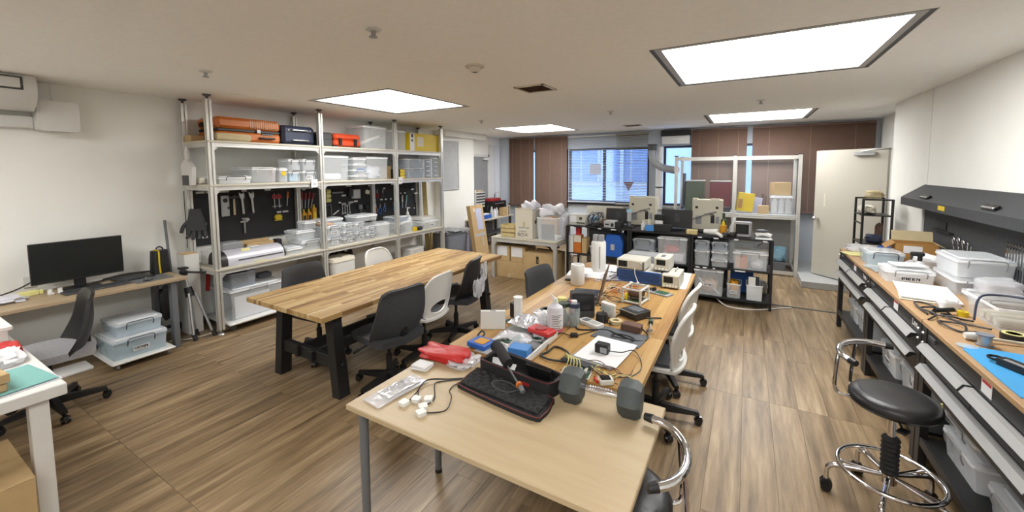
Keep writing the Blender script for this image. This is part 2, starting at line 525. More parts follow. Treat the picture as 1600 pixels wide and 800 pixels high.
for i, (x0, x1, z0, z1) in enumerate(WIN):
    n = 2 if i < 2 else 3
    fr = G(); fy0, fy1 = YF + .03, YF + .09
    fr.box((x0, fy0, z0), (x1, fy1, z0 + .045)); fr.box((x0, fy0, z1 - .045), (x1, fy1, z1))
    for k in range(n + 1):
        x = x0 + (x1 - x0) * k / n
        if i == 1 and k == 1: x = -2.86
        if i == 2 and k == 1: x = -0.6
        w_ = .045 if k in (0, n) else .06
        a = max(x0, x - w_ / 2) if k else x0
        if k == n: a = x1 - w_
        fr.box((a, fy0, z0 + .045), (a + w_, fy1, z1 - .045))
    wo = S('window_%d' % (i + 1), fr, 'window_frame')
    edges = [x0] + [(-2.86 if (i == 1) else -0.6 if (i == 2 and k == 1) else x0 + (x1 - x0) * k / n) for k in range(1, n)] + [x1]
    for a, b in zip(edges, edges[1:]):
        obj('pane', B((a + .03, YF + .055, z0 + .045), (b - .03, YF + .061, z1 - .045)), 'pane', wo)
    obj('sill', B((x0, YF - .06, z0 - .05), (x1, YF + .03, z0), 0.004), 'window_frame' if i < 2 else 'pale_grey', wo)

# neighbouring building seen through the panes
bld = T('building', 'pale office building seen across the gap through the windows', 'building', (-2.0, 13.4, -3))
obj('wall', B((-9, 0, 0), (9, 0.3, 12)), 'facade', bld)
for k, (x, z) in enumerate([(x, z) for z in (4.35, 1.7, 7.0) for x in (-6.2, -3.6, -1.9, 0.6, 2.9, 5.2)]):
    f = obj('window', G().box((x, -.05, z), (x + 1.3, .02, z + 1.7)).box((x - .05, -.09, z - .08), (x + 1.35, .02, z)), 'pale_grey', bld)
    for q in (0, 1):
        obj('pane', B((x + .06 + q * .6, -.062, z + .06), (x + .6 + q * .6, -.05, z + 1.64)), 'facade_glass', f)
obj('pipe', G().cyl((-1.55 + .0, -.12, 0), (-1.55, -.12, 12), .06), 'facade', bld)

# blinds
def blind(name, label, x0, x1, ztop, zbot, m, tilt, pitch=0.03, y=YF - 0.1, rail=True, mrail=None):
    t = T(name, label, 'blind', ((x0 + x1) / 2, y, ztop), 0, 'venetian blinds along the window wall')
    hw = (x1 - x0) / 2
    mr = mrail or m
    obj('head_rail', CB((0, 0, -.02), (2 * hw, .05, .04), .004), mr, t)
    g = G(); z = -.05
    while z > zbot - ztop + .03:
        g.at((0, 0, z), rx=tilt).cbox((0, 0, 0), (2 * hw, .034, .0016)); z -= pitch
    o = obj('slats', g, m, t); o['kind'] = 'stuff'
    obj('bottom_rail', CB((0, 0, zbot - ztop + .012), (2 * hw, .04, .02), .003), mr, t)
    for sx in (-.7, 0, .7):
        obj('ladder_cord', G().cyl((hw * sx, -.022, -.04), (hw * sx, -.022, zbot - ztop + .02), .0014, n=5), 'pale_card', t)
    return t
blind('venetian_blind', 'closed brown venetian blind furthest from the exit door, beside the column corner', -5.32, -4.62, 2.61, 0.9, 'blind_brown', 1.15, .026)
blind('venetian_blind', 'closed brown venetian blind left of the open window, parted by a slit of daylight', -4.585, -3.73, 2.61, 0.9, 'blind_brown', 1.15, .026)
blind('venetian_blind', 'pale open venetian blind over the left pane of the clear window', -3.70, -2.56, 2.60, 1.04, 'blind_white', .22, .036)
blind('venetian_blind', 'grey open venetian blind over the pane with the triangle sticker', -2.55, -1.86, 2.60, 1.02, 'blind_grey', .38, .034)
blind('venetian_blind', 'closed brown venetian blind behind the middle post of the framed enclosure', -1.0, -0.02, 2.61, 0.98, 'blind_brown', 1.15, .026)
blind('venetian_blind', 'wide closed brown venetian blind reaching over the exit door', 0.07, 1.86, 2.61, 0.98, 'blind_brown', 1.15, .026)
A('roller_blind', 'rolled up white blind in dark housing above the exhaust duct', 'blind', G().box((-1.58, YF - .1, 2.33), (-1.04, YF - .07, 2.5), .004), 'white')
A('blind_housing', 'dark headbox over the rolled up white blind', 'blind', B((-1.6, YF - .12, 2.5), (-1.03, YF - .02, 2.62), .004), 'black')
g = G().prism([(-.11, .0), (.11, .0), (0, -.2)], -.003, .003, 'y')
A('triangle_sticker', 'dark red triangle sticker on the window pane', 'sticker', g, 'dark_red', (-2.3, YF + .045, 1.52))
A('window_poster', 'small pale square notice on the left window pane', 'notice', CB((0, 0, 0), (.27, .004, .25)), 'paper', (-3.08, YF + .045, 1.82))

# exit door, open, hinged at the end of the right-hand wall
hx, hy = 1.66, 7.32
da = math.atan2(8.07 - hy, 0.965 - hx); dl = math.hypot(8.07 - hy, 0.965 - hx)
d1 = S('door_1', B((0, -.02, 0), (dl, .02, 1.97), .003), 'door_grey', None, (hx, hy, 0.115), da)
obj('handle', G().cyl((dl - .07, .02, .9), (dl - .07, .075, .9), .022).cyl((dl - .07, .07, .9), (dl - .07, .1, .9), .034, .03).ell((dl - .07, .1, .9), (.034, .02, .034)), 'chrome', d1)
obj('lock_plate', B((dl - .19, .02, 1.1), (dl - .155, .023, 1.3)), 'cream', d1)
cl = obj('door_closer', G().box((.14, .02, 1.87), (.42, .07, 1.92), .008), 'silver', d1)
obj('arm', G().tube([(.32, .06, 1.93), (.1, .12, 1.95), (-.06, .06, 1.95)], .01), 'steel', cl)
# grey door and white shaft doors on the left wall behind the column
d2 = S('door_2', B((XL, 7.9, .02), (XL + .03, 8.52, 2.14), .003), 'mid_grey')
obj('frame', G().box((XL, 7.84, 0), (XL + .05, 7.9, 2.2)).box((XL, 8.52, 0), (XL + .05, 8.58, 2.2)).box((XL, 7.84, 2.14), (XL + .05, 8.58, 2.2)), 'white', d2)
obj('closer', B((XL + .03, 8.3, 2.06), (XL + .09, 8.5, 2.12), .006), 'white', d2)
d3 = S('door_3', G().box((XL, 8.62, .1), (XL + .025, 8.86, 2.45), .003).box((XL, 8.87, .1), (XL + .025, 9.12, 2.45), .003), 'white')
obj('lock', G().box((XL + .025, 8.82, 1.08), (XL + .035, 8.845, 1.2)), 'dark_grey', d3)

nb = T('noticeboard', 'grey felt noticeboard in aluminium frame on the white column', 'noticeboard', (-5.5, 6.83, 1.4))
obj('panel', B((0.001, -.27, .02), (.02, .27, 1.04)), 'pale_grey', nb)
obj('frame', G().box((.001, -.29, 0), (.03, .29, .02)).box((.001, -.29, 1.04), (.03, .29, 1.06)).box((.001, -.29, 0), (.03, -.27, 1.06)).box((.001, .27, 0), (.03, .29, 1.06)), 'aluminium', nb)

# ceiling fittings
for (x, y), lab in zip([(-1.928, 1.71), (-3.904, 1.689), (-3.894, 5.699), (0.117, 5.871), (-1.72, 5.795)],
                       ['fire sprinkler head on ceiling nearest the camera', 'fire sprinkler head on ceiling near the first shelving pole', 'fire sprinkler head on ceiling near the column beam',
                        'fire sprinkler head on ceiling just in front of the light by the framed enclosure', 'tiny fire sprinkler head on ceiling in the middle of the room']):
    t = T('sprinkler', lab, 'sprinkler', (x, y, ZC), 0, 'ceiling sprinklers')
    obj('plate', G().lathe([(.001, 0), (.05, 0), (.045, -.008), (.02, -.012), (.001, -.012)][::-1], n=18), 'white', t)
    obj('nozzle', G().cyl((0, 0, -.012), (0, 0, -.045), .014, .011).cyl((0, 0, -.045), (0, 0, -.05), .024, .024), 'steel', t)
t = T('smoke_detector', 'round smoke detector on ceiling in the middle of the room', 'smoke detector', (-1.914, 2.719, ZC))
obj('base', G().lathe([(.001, -.012), (.075, -.012), (.08, 0), (.001, 0)], n=24), 'cream', t)
obj('sensor', G().lathe([(.001, -.05), (.03, -.05), (.04, -.035), (.045, -.012), (.001, -.012)], n=20), 'cream', t)
obj('led_ring', G().cyl((0, 0, -.0505), (0, 0, -.052), .02, n=16), 'dark_grey', t)
def vent(lab, x, y, wx, wy):
    t = T('air_vent', lab, 'vent', (x, y, ZC))
    obj('frame', G().box((-wx, -wy, -.012), (wx, -wy + .025, 0)).box((-wx, wy - .025, -.012), (wx, wy, 0)).box((-wx, -wy, -.012), (-wx + .025, wy, 0)).box((wx - .025, -wy, -.012), (wx, wy, 0)), 'cream', t)
    g = G(); k = -wy + .035
    while k < wy - .03:
        g.at((0, k, -.006), rx=.6).cbox((0, 0, 0), (2 * wx - .05, .014, .0015)); k += .016
    o = obj('louvre', g, 'brown', t); o['kind'] = 'stuff'
    obj('back_plate', B((-wx + .02, -wy + .02, -.002), (wx - .02, wy - .02, -.0005)), 'dark_grey', t)
vent('square brown air vent in ceiling beside the smoke detector', -1.9, 3.77, .165, .165)
vent('distant flat air vent in ceiling close to the window wall', -1.92, 7.9, .16, .13)
A('access_hatch', 'square ceiling access hatch above the first shelving bay', 'hatch', G().box((-5.2, 2.32, ZC - .004), (-4.78, 2.335, ZC)).box((-5.2, 2.785, ZC - .004), (-4.78, 2.8, ZC)).box((-5.2, 2.32, ZC - .004), (-5.185, 2.8, ZC)).box((-4.795, 2.32, ZC - .004), (-4.78, 2.8, ZC)).box((-5.185, 2.335, ZC - .002), (-4.795, 2.785, ZC)), 'ceiling')

# air conditioner on the left wall
ac = T('air_conditioner', 'white ceiling mounted air conditioner at top of the left wall', 'air conditioner', (XL, 0.5, 2.36))
prof = [(0.02, .04), (.1, .005), (.22, .0), (.32, .05), (.38, .12), (.39, .2), (.36, .285), (.02, .285)]
obj('body', G().prism(prof, -.6, .52, 'y'), 'plastic_white', ac)
obj('grille', G().at((.375, 0, .21), ry=-.08).box((-.002, -.58, -.055), (.014, .44, .055)), 'dark_grey', ac)
obj('flap', G().at((.378, 0, .21), ry=-.08).box((.0, -.56, -.042), (.018, .425, .042), .004), 'white', ac)
t = T('pipe_cover', 'white plastic pipe duct box beside the air conditioner', 'pipe cover', (XL, 1.18, 2.2))
obj('box', G().rrect(-.14, .13, 0, .27, 0.002, .19, .04, axis='x'), 'plastic_white', t)
obj('duct', G().box((0.002, -.75, .02), (.07, -.14, .13), .008).box((0.002, -.15, .27), (.08, -.02, .445), .008), 'white', t)
# ================================================================ aluminium shelving along the left wall
def slot_poly(cx, cy, wx, wy, s=.008, d=.007):
    """T-slot profile outline"""
    x0, x1, y0, y1 = cx - wx / 2, cx + wx / 2, cy - wy / 2, cy + wy / 2
    return [(x0, y0), (cx - s, y0), (cx - s, y0 + d), (cx + s, y0 + d), (cx + s, y0), (x1, y0), (x1, cy - s), (x1 - d, cy - s), (x1 - d, cy + s), (x1, cy + s),
            (x1, y1), (cx + s, y1), (cx + s, y1 - d), (cx - s, y1 - d), (cx - s, y1), (x0, y1), (x0, cy + s), (x0 + d, cy + s), (x0 + d, cy - s), (x0, cy - s)]
sh = T('shelving_unit', 'tall aluminium profile shelving with pale boards clamped between floor and ceiling', 'shelving', (0, 0, 0))
PY = [2.18, 3.50, 4.86, 6.02]
XFR, XBK = -5.05, -5.62
for x in (XFR, XBK):
    for y in PY:
        obj('post', G().prism(slot_poly(x, y, .058, .058, .007, .014), .05, 2.6), 'aluminium', sh)
        obj('foot', G().cyl((x, y, .0), (x, y, .012), .04, .03).cyl((x, y, .012), (x, y, .05), .008), 'silver', sh)
        obj('ceiling_pad', G().cyl((x, y, 2.6), (x, y, 2.63), .012).cyl((x, y, 2.63), (x, y, 2.649), .03, .042), 'dark_grey', sh)
LV = [0.74, 1.68, 2.16]
for z in LV:
    for a, b in zip(PY, PY[1:]):
        for x in (XFR, XBK):
            obj('rail', G().prism(slot_poly(x, z - .047, .045, .045), a + .03, b - .03, 'y'), 'aluminium', sh)
        obj('shelf_board', B((XBK + .0, a - .03 if a == PY[0] else a + .002, z - .024), (XFR + .035, b - .002 if b < 6 else b + .03, z), .003), 'shelf_board', sh)
        for y, d in ((a + .03, 1), (b - .03, -1)):
            obj('bracket', G().prism([(y, z - .07), (y + d * .05, z - .07), (y + d * .042, z - .076), (y + d * .008, z - .11), (y, z - .12)][::d], XFR - .012, XFR + .012, 'x'), 'aluminium', sh)
    for y in PY:
        obj('rail', G().prism([(p[0], p[1]) for p in slot_poly(y, z - .047, .045, .045)], XBK + .03, XFR - .03, 'x'), 'aluminium', sh)
# pegboard panels on the wall behind
pb = T('pegboard', 'black pegboard wall panel with white name strips behind the shelving', 'pegboard', (-5.655, 0, 0))
for a, b in ((2.15, 3.45), (3.452, 4.75), (4.752, 5.96)):
    obj('panel', B((-.015, a, .93), (0.003, b, 1.6), .002), 'peg_black', pb)
for (y, z, l) in [(2.31, 1.57, .09), (2.42, 1.57, .1), (2.56, 1.57, .12), (2.8, 1.57, .06), (3.1, 1.57, .08), (3.62, 1.57, .12), (3.62, 1.6 - .05, .05), (3.72, 1.57, .08), (3.33, 1.25, .08), (3.24, 1.25, .06),
                 (2.33, 1.19, .05), (2.33, 1.03, .06), (2.82, 1.19, .05), (3.22, 1.16, .05), (3.98, 1.53, .08), (4.4, 1.57, .1), (4.85, 1.56, .1), (4.3, 1.42, .08), (4.43, 1.3, .1), (4.22, 1.31, .04), (4.53, 1.31, .07),
                 (4.92, 1.3, .06), (5.08, 1.3, .05), (5.18, 1.3, .04), (5.3, 1.3, .04), (5.46, 1.3, .04), (5.36, 1.57, .09), (5.52, 1.57, .12), (5.55, 1.39, .03), (5.66, 1.39, .04), (5.86, 1.45, .06), (5.9, 1.08, .03), (3.9, 1.31, .05), (5.15, 1.5, .05)]:
    obj('name_strip', B((.003, y - l / 2, z - .012), (.006, y + l / 2, z + .012)), 'paper', pb)
# upright timber plank leaning behind the open end
A('timber_plank', 'pale timber plank leaning upright behind the open end of the shelving', 'plank', B((-.045, -.015, 0), (.045, .015, 1.6), .003), 'crate_wood', (-5.58, 6.2, 0.004), .5, rot=(0.03, -.03, .5))

# ================================================================ tables
stv = {}
def stave_mesh(wd, ln, th, m='acacia'):
    k = (round(wd, 3), round(ln, 3), th, m)
    if k not in stv: stv[k] = mesh('stave', B((-wd / 2, -ln / 2, -th), (wd / 2, ln / 2, 0), .0016), m)
    return stv[k]
def staves(t, x0, x1, y0, y1, z, th, n, seed, pad=0.0004, m='acacia', k=1.0):
    R = random.Random(seed); w_ = (x1 - x0) / n
    for i in range(n):
        y = y0; first = True
        while y < y1 - 1e-6:
            ln = k * (R.choice((.3, .42, .54, .66)) if not first else R.choice((.18, .3, .42, .54)))
            first = False
            if y1 - y - ln < .16: ln = y1 - y
            o = obj('stave', stave_mesh(w_ - pad, round(ln - pad, 3), th, m), None, t, (x0 + w_ * (i + .5), y + ln / 2, z + R.uniform(0, .0005)))
            y += ln
def trestle_table(name, label, x0, x1, y0, y1, z, n, seed, fx0, fx1, fys, halves=None):
    t = T(name, label, 'table', (0, 0, 0))
    if halves:
        for k, (a, b) in enumerate(halves): staves(t, a, b, y0, y1, z, .04, n, seed + k, m='acacia_long', k=2.4)
    else: staves(t, x0, x1, y0, y1, z, .04, n, seed)
    zt = z - .042
    for fy in fys:
        obj('batten', B((fx0 + .0, fy - .035, zt - .05), (fx1 - .0, fy + .035, zt), .004), 'table_black', t)
        for fx, d in ((fx0, 1), (fx1, -1)):
            tx = fx + d * .07
            g = G().add([(fx - .045, fy - .05, 0), (fx + .045, fy - .05, 0), (fx + .045, fy + .05, 0), (fx - .045, fy + .05, 0),
                         (tx - .045, fy - .045, zt - .05), (tx + .045, fy - .045, zt - .05), (tx + .045, fy + .045, zt - .05), (tx - .045, fy + .045, zt - .05)],
                        [(3, 2, 1, 0), (4, 5, 6, 7), (0, 1, 5, 4), (1, 2, 6, 5), (2, 3, 7, 6), (3, 0, 4, 7)])
            obj('leg', g, 'table_black', t)
            obj('bolt', G().cyl((fx - d * .03, fy, .27), (fx - d * .055, fy, .27), .016, n=8), 'table_black', t)
        obj('crossbar', B((fx0 + .02, fy - .025, .22), (fx1 - .02, fy + .025, .32), .004), 'table_black', t)
    cxm = (fx0 + fx1) / 2
    for dx in (-.1, .1):
        obj('stretcher', B((cxm + dx - .02, fys[0] - .06, .235), (cxm + dx + .02, fys[1] + .06, .325), .004), 'table_black', t)
    return t
trestle_table('dining_table', 'long butcher block table on black trestle legs, standing empty near the shelving', -3.757, -2.71, 1.83, 4.39, .72, 28, 3, -3.6, -2.79, (2.03, 4.15))
trestle_table('workbench_table', 'long butcher block table covered with electronics and cables', -1.60, -.43, 1.95, 4.56, .72, 8, 5, -1.48, -.56, (2.2, 4.3), halves=((-1.60, -1.038), (-1.032, -.43)))
nt_ = T('desk', 'pale birch desk on dark round legs in front, holding the dumbbell', 'desk', (0, 0, 0), 0)
obj('tabletop', B((-1.61, 1.19, .690), (-.29, 1.905, .718), .004), 'birch', nt_)
for x, y in ((-1.56, 1.25), (-1.56, 1.78), (-.36, 1.25), (-.36, 1.78)):
    l = obj('leg', G().cyl((x, y, 0.02), (x, y, .69), .019, .023, n=16), 'steel_grey', nt_)
    obj('foot', G().cyl((x, y, 0), (x, y, .02), .021, n=14), 'black', l)
obj('apron', G().box((-1.5, 1.27, .655), (-.42, 1.29, .69)).box((-1.5, 1.74, .655), (-.42, 1.76, .69)), 'steel_grey', nt_)

wd_ = T('desk', 'long oak topped desk against the left wall under the black monitor', 'desk', (0, 0, 0))
obj('tabletop', B((-5.665, -.7, .695), (-5.04, 1.9, .725), .003), 'oak', wd_)
for x in (-5.11, -5.56):
    for y in (1.79, .45, -.62):
        obj('leg', B((x - .04, y - .025, 0), (x + .04, y + .025, .695), .003), 'steel_grey', wd_)
obj('crossbar', G().box((-5.52, 1.77, .64), (-5.15, 1.81, .69)).box((-5.52, .43, .64), (-5.15, .47, .69)), 'steel_grey', wd_)

wt = T('side_table', 'white square legged table corner at the lower left, cluttered with boxes', 'table', (0, 0, 0))
obj('tabletop', B((-4.5, -.25, .67), (-3.03, .59, .73), .004), 'white', wt)
for x, y in ((-3.13, .5), (-4.4, .41), (-3.13, -.22), (-4.4, -.22)):
    obj('leg', B((x - .035, y - .035, 0), (x + .035, y + .035, .67), .003), 'white', wt)

# metal packing table by the column
mt = T('packing_table', 'aluminium profile table with pale top loaded with boxes beside the window', 'table', (0, 0, 0))
obj('tabletop', B((-3.74, 5.72, .665), (-2.53, 6.38, .69), .004), 'shelf_board', mt)
for x in (-3.71, -2.56):
    for y in (5.75, 6.35):
        obj('leg', G().prism(slot_poly(x, y, .05, .05), .03, .665), 'aluminium', mt)
        obj('foot', G().cyl((x, y, 0), (x, y, .03), .03, .02), 'silver', mt)
for y in (5.75, 6.35): obj('rail', G().prism(slot_poly(y, .635, .05, .05), -3.685, -2.585, 'x'), 'aluminium', mt)
for x in (-3.71, -2.56): obj('rail', G().prism(slot_poly(x, .635, .05, .05), 5.78, 6.32, 'y'), 'aluminium', mt)
for x, d in ((-3.685, 1), (-2.585, -1)):
    obj('bracket', G().prism([(x, .61), (x + d * .06, .61), (x + d * .01, .55), (x, .54)][::-d], 5.735, 5.765, 'y'), 'aluminium', mt)

# back desk below the grey door
bd = T('desk', 'pale topped desk with dark legs in the far corner under the drawer cabinet', 'desk', (0, 0, 0))
obj('tabletop', G().box((-5.495, 7.35, .66), (-5.1, 7.722, .69), .003).box((-5.66, 7.722, .66), (-5.1, 8.86, .69), .003), 'shelf_board', bd)
for x, y in ((-5.45, 7.42), (-5.17, 7.42), (-5.6, 8.8), (-5.17, 8.8)):
    if 1: obj('leg', B((x - .025, y - .025, 0), (x + .025, y + .025, .66)), 'dark_grey', bd)
obj('shelf', B((-5.47, 7.4, .3), (-5.15, 8.82, .32)), 'dark_grey', bd)

# ================================================================ black steel racks in front of the window
def rack(label, x0, x1, y0, y1, levels, name='rack'):
    t = T(name, label, 'rack', (0, 0, 0))
    for x in (x0 + .015, x1 - .015):
        for y in (y0 + .015, y1 - .015):
            obj('post', B((x - .015, y - .015, 0), (x + .015, y + .015, levels[-1] - .02), .002), 'black', t)
    for z in levels:
        s_ = obj('shelf', B((x0 + .001, y0 - .004, z - .022), (x1 - .001, y1 + .004, z), .002), 'black_matt', t)
    obj('brace', G().tube([(x0 + .03, y1, .12), (x1 - .03, y1, levels[-1] - .06)], .006, 6), 'black', t)
    return t
rk = rack('black steel shelf rack furthest from the exit door, holding the blue tool bag', -2.47, -1.475, 5.98, 6.5, (.1, .49, .93))
rack('black steel shelf rack in the middle of the row behind the oscilloscopes', -1.47, -.64, 5.98, 6.5, (.1, .49, .92))
rk3 = rack('black steel shelf rack nearest the exit door, full of clear bins', -.635, .32, 5.98, 6.5, (.1, .5, .91))
for (x, z, l) in [(-.55, .9, .05), (-.36, .9, .06), (-.12, .9, .05), (.2, .9, .05), (-.57, .49, .05), (-.48, .49, .05), (-.36, .49, .03), (-.1, .49, .12)]:
    obj('name_strip', B((x, 5.972, z - .018), (x + l, 5.9755, z - .002)), 'paper', rk3)
for (x, z, l) in [(-2.4, .92, .06), (-2.2, .92, .05), (-1.95, .92, .05), (-1.75, .92, .08), (-2.4, .485, .12), (-1.62, .485, .08)]:
    obj('name_strip', B((x, 5.972, z - .018), (x + l, 5.9755, z - .002)), 'paper', rk)
# small black rack by the open door
r4 = T('rack', 'narrow open black rack with papers standing before the open exit door', 'rack', (0, 0, 0))
for x in (1.28, 1.56):
    for y in (6.62, 7.02): obj('post', B((x - .012, y - .012, 0), (x + .012, y + .012, 1.42)), 'black', r4)
for z in (.3, .62, .86, 1.22):
    obj('shelf', B((1.27, 6.61, z - .012), (1.57, 7.03, z)), 'black', r4)
obj('top_rail', G().box((1.27, 6.61, 1.405), (1.57, 6.63, 1.425)).box((1.27, 7.01, 1.405), (1.57, 7.03, 1.425)).box((1.27, 6.61, 1.1), (1.29, 7.03, 1.11)), 'black', r4)

# ================================================================ framed enclosure by the window
fu = T('framed_enclosure', 'waist high aluminium framed clear walled enclosure standing before the brown blinds', 'enclosure', (0, 0, 0))
FX = (-1.15, -.19, .75); FY0, FY1 = 8.12, 8.92
for x in FX:
    for y in (FY0, FY1):
        obj('post', G().prism(slot_poly(x, y, .05, .05), .0, 2.04), 'aluminium', fu)
        obj('cap', B((x - .032, y - .032, 2.04), (x + .032, y + .032, 2.055)), 'black', fu)
for z in (.05, .98, 2.0):
    for y in (FY0, FY1):
        for a, b in zip(FX, FX[1:]):
            obj('rail', G().prism(slot_poly(y, z, .045, .05), a + .03, b - .03, 'x'), 'aluminium', fu)
    for x in FX:
        obj('rail', G().prism(slot_poly(x, z, .045, .05), FY0 + .03, FY1 - .03, 'y'), 'aluminium', fu)
obj('worktop', B((FX[0] + .03, FY0 + .03, 1.0), (FX[2] - .03, FY1 - .03, 1.02)), 'pale_grey', fu)
for a, b in zip(FX, FX[1:]):
    obj('clear_panel', B((a + .03, FY0 - .003, 1.015), (b - .03, FY0 + .003, 1.965)), 'sheet_clear', fu)
    obj('lower_panel', B((a + .03, FY1 - .003, .085), (b - .03, FY1 + .003, .945)), 'pale_grey', fu)
obj('clear_panel', B((FX[2] - .003, FY0 + .03, 1.015), (FX[2] + .003, FY1 - .03, 1.965)), 'sheet_clear', fu)
dct = T('exhaust_duct', 'bent grey exhaust hose running from the window jamb into the enclosure', 'duct', (0, 0, 0))
P_ = spline([(-1.74, 8.88, 2.24), (-1.74, 8.86, 2.1), (-1.68, 8.82, 1.95), (-1.5, 8.75, 1.84), (-1.3, 8.55, 1.8), (-1.19, 8.45, 1.79)], 9)
obj('hose', G().tube(P_, lambda t: .07 + .005 * (1 if int(t * 44) % 2 else 0), 14), 'mid_grey', dct)
obj('collar', G().cyl((-1.74, 8.88, 2.2), (-1.74, 8.88, 2.3), .085).box((-1.82, 8.8, 2.3), (-1.66, 9.02, 2.33)), 'dark_grey', dct)
pp = T('drain_pipe', 'white vertical pipe on the wall between the windows', 'pipe', (-1.62, 9.07, 0.95))
obj('pipe', G().cyl((0, 0, 0), (0, 0, 1.33), .075, n=20), 'plastic_white', pp)
obj('clip', G().cyl((0, 0, .46), (0, 0, .49), .079, n=20), 'black', pp)

# ================================================================ black workbenches on the right
def bolt(g, y, z, x=.945): g.cyl((x, y, z), (x - .008, y, z), .009, .006, n=8)
def tool_bench(y0, y1, label, hs):
    t = T('workbench', label, 'workbench', (0, 0, 0), 0, 'black steel workbenches along the right wall')
    obj('worktop', B((.945, y0, .872), (1.66, y1, .9), .003), 'particle', t)
    for y in (y0 + .035, y1 - .035):
        for x in (.96, 1.62): obj('leg', B((x - .012, y - .034, 0), (x + .028, y + .034, .872), .002), 'black', t)
        g = G(); bolt(g, y, .83); bolt(g, y, .77)
        obj('bolt', g, 'silver', t)
    obj('side_panel', G().box((.98, y0 + .01, .5), (1.64, y0 + .03, .87)).box((.98, y1 - .03, .5), (1.64, y1 - .01, .87)), 'black', t)
    obj('back_panel', B((1.64, y0 + .03, .5), (1.655, y1 - .03, .87)), 'black', t)
    ym = (y0 + y1) / 2
    obj('fascia', B((.952, y0 + .07, .79), (.975, y1 - .07, .871), .002), 'black', t)
    for a, b, z0, z1 in ((y0 + .075, ym - .004, .665, .785), (ym + .004, y1 - .075, .665, .785), (y0 + .075, y1 - .075, .54, .66)):
        d = obj('drawer', G().box((.95, a, z0), (.975, b, z1), .003).box((.975, a + .01, z0 + .01), (1.55, b - .01, z1 - .02)), 'black', t)
        zt = z1 - .002
        prof = [(.95, zt), (.924, zt), (.903, zt - .03), (.907, zt - .036), (.932, zt - .01), (.95, zt - .01)]
        h = obj('handle', G().prism(prof, a + .006, b - .006, 'y'), 'handle_grey', d)
        for q0 in (a, b - .006): obj('end_cap', G().prism([(.948, zt + .001), (.923, zt + .001), (.901, zt - .031), (.915, zt - .035), (.948, zt - .012)], q0, q0 + .006, 'y'), 'black', d)
    obj('shelf', B((.96, y0 + .03, .17), (1.62, y1 - .03, .19), .002), 'black', t)
    obj('bumper_rail', B((.95, y0 + .07, .15), (.965, y1 - .07, .2), .002), 'black', t)
    obj('sticker', B((.9505, ym - .17, .805), (.952, ym - .08, .868)), 'paper', t)
    obj('print', G().box((.9502, ym - .165, .852), (.9506, ym - .085, .866)), 'red', t)
    obj('pull', G().box((.944, y1 - .2, .82), (.953, y1 - .11, .845), .002), 'dark_grey', t)
    # white lettering at the other end of the fascia: an L-shaped start followed by slanted letters
    g = G(); yy = y0 + .165
    for k in range(4):
        y = yy - k * .03
        if k == 0: g.box((.9495, y - .003, .815), (.9515, y + .003, .852)).box((.9495, y - .02, .815), (.9515, y + .003, .821))
        else:
            g.box((.9495, y - .003, .815), (.9515, y + .003, .843)); g.box((.9495, y - .018, .815), (.9515, y - .012, .843)); g.box((.9495, y - .018, .826), (.9515, y + .003, .832))
    obj('lettering', g, 'white', t)
    return t
tool_bench(4.585, 5.845, 'black drawer workbench nearest the exit door with a bottle and open kraft box on top', 1)
tool_bench(3.315, 4.575, 'black drawer workbench between the two others with loose cables on its edge', 1)
tool_bench(2.045, 3.305, 'black drawer workbench nearest the camera with a blue cutting mat on top', 1)

hd = T('wall_cabinet', 'dark grey wall cabinet with flip up lid above the workbenches', 'cabinet', (0, 0, 0))
obj('lid', G().prism([(1.49, 1.41), (1.49, 1.49), (1.50, 1.50), (1.675, 1.63), (1.675, 1.44)][::-1], 2.2, 6.06, 'y'), 'charcoal', hd)
obj('back_panel', B((1.655, 2.2, .9), (1.677, 5.96, 1.44), .002), 'charcoal', hd)
obj('side_rail', B((1.64, 5.93, .9), (1.677, 5.97, 1.42)), 'white', hd)
for y in (5.45, 4.22, 3.2):
    h = obj('handle', G().at((1.525, y, 1.517), ry=-.64).rrect(-.025, .025, -.1, .1, .0, .022, .02), 'black_gloss', hd)
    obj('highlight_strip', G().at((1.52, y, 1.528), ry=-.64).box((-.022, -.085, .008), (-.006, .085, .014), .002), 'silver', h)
obj('sticker', B((1.4885, 4.9, 1.435), (1.4898, 5.04, 1.475)), 'yellow', hd)
obj('socket', B((1.645, 5.35, 1.22), (1.656, 5.6, 1.29), .003), 'black', hd)
obj('shelf_strip', B((1.62, 5.2, 1.2), (1.656, 5.62, 1.21)), 'black', hd)
# ================================================================ chairs and stools (local front = -y)
def base_parts(t, m='black', R=.29, hub=.09, off=.3):
    obj('hub', G().cyl((0, 0, hub - .035), (0, 0, hub + .04), .042, .034, 16), m, t)
    for k in range(5):
        a = 2 * PI * k / 5 + off
        g = G().add([(.02, -.026, hub - .03), (.02, .026, hub - .03), (.02, .022, hub + .03), (.02, -.022, hub + .03),
                     (R, -.017, hub - .022), (R, .017, hub - .022), (R, .014, hub + .004), (R, -.014, hub + .004)],
                    [(3, 2, 1, 0), (4, 5, 6, 7), (0, 1, 5, 4), (1, 2, 6, 5), (2, 3, 7, 6), (3, 0, 4, 7)])
        l = obj('leg', g, m, t, (0, 0, 0), a)
        c = G()
        for s in (-1, 1): c.cyl((R, s * .008, .027), (R, s * .024, .027), .027, .024, 14)
        c.cyl((R, 0, .03), (R, 0, hub - .01), .007)
        c.prism([(R - .03, .03), (R + .03, .03), (R + .022, .058), (R - .02, .06)], -.012, .012, 'y')
        obj('caster', c, 'black_gloss', l)
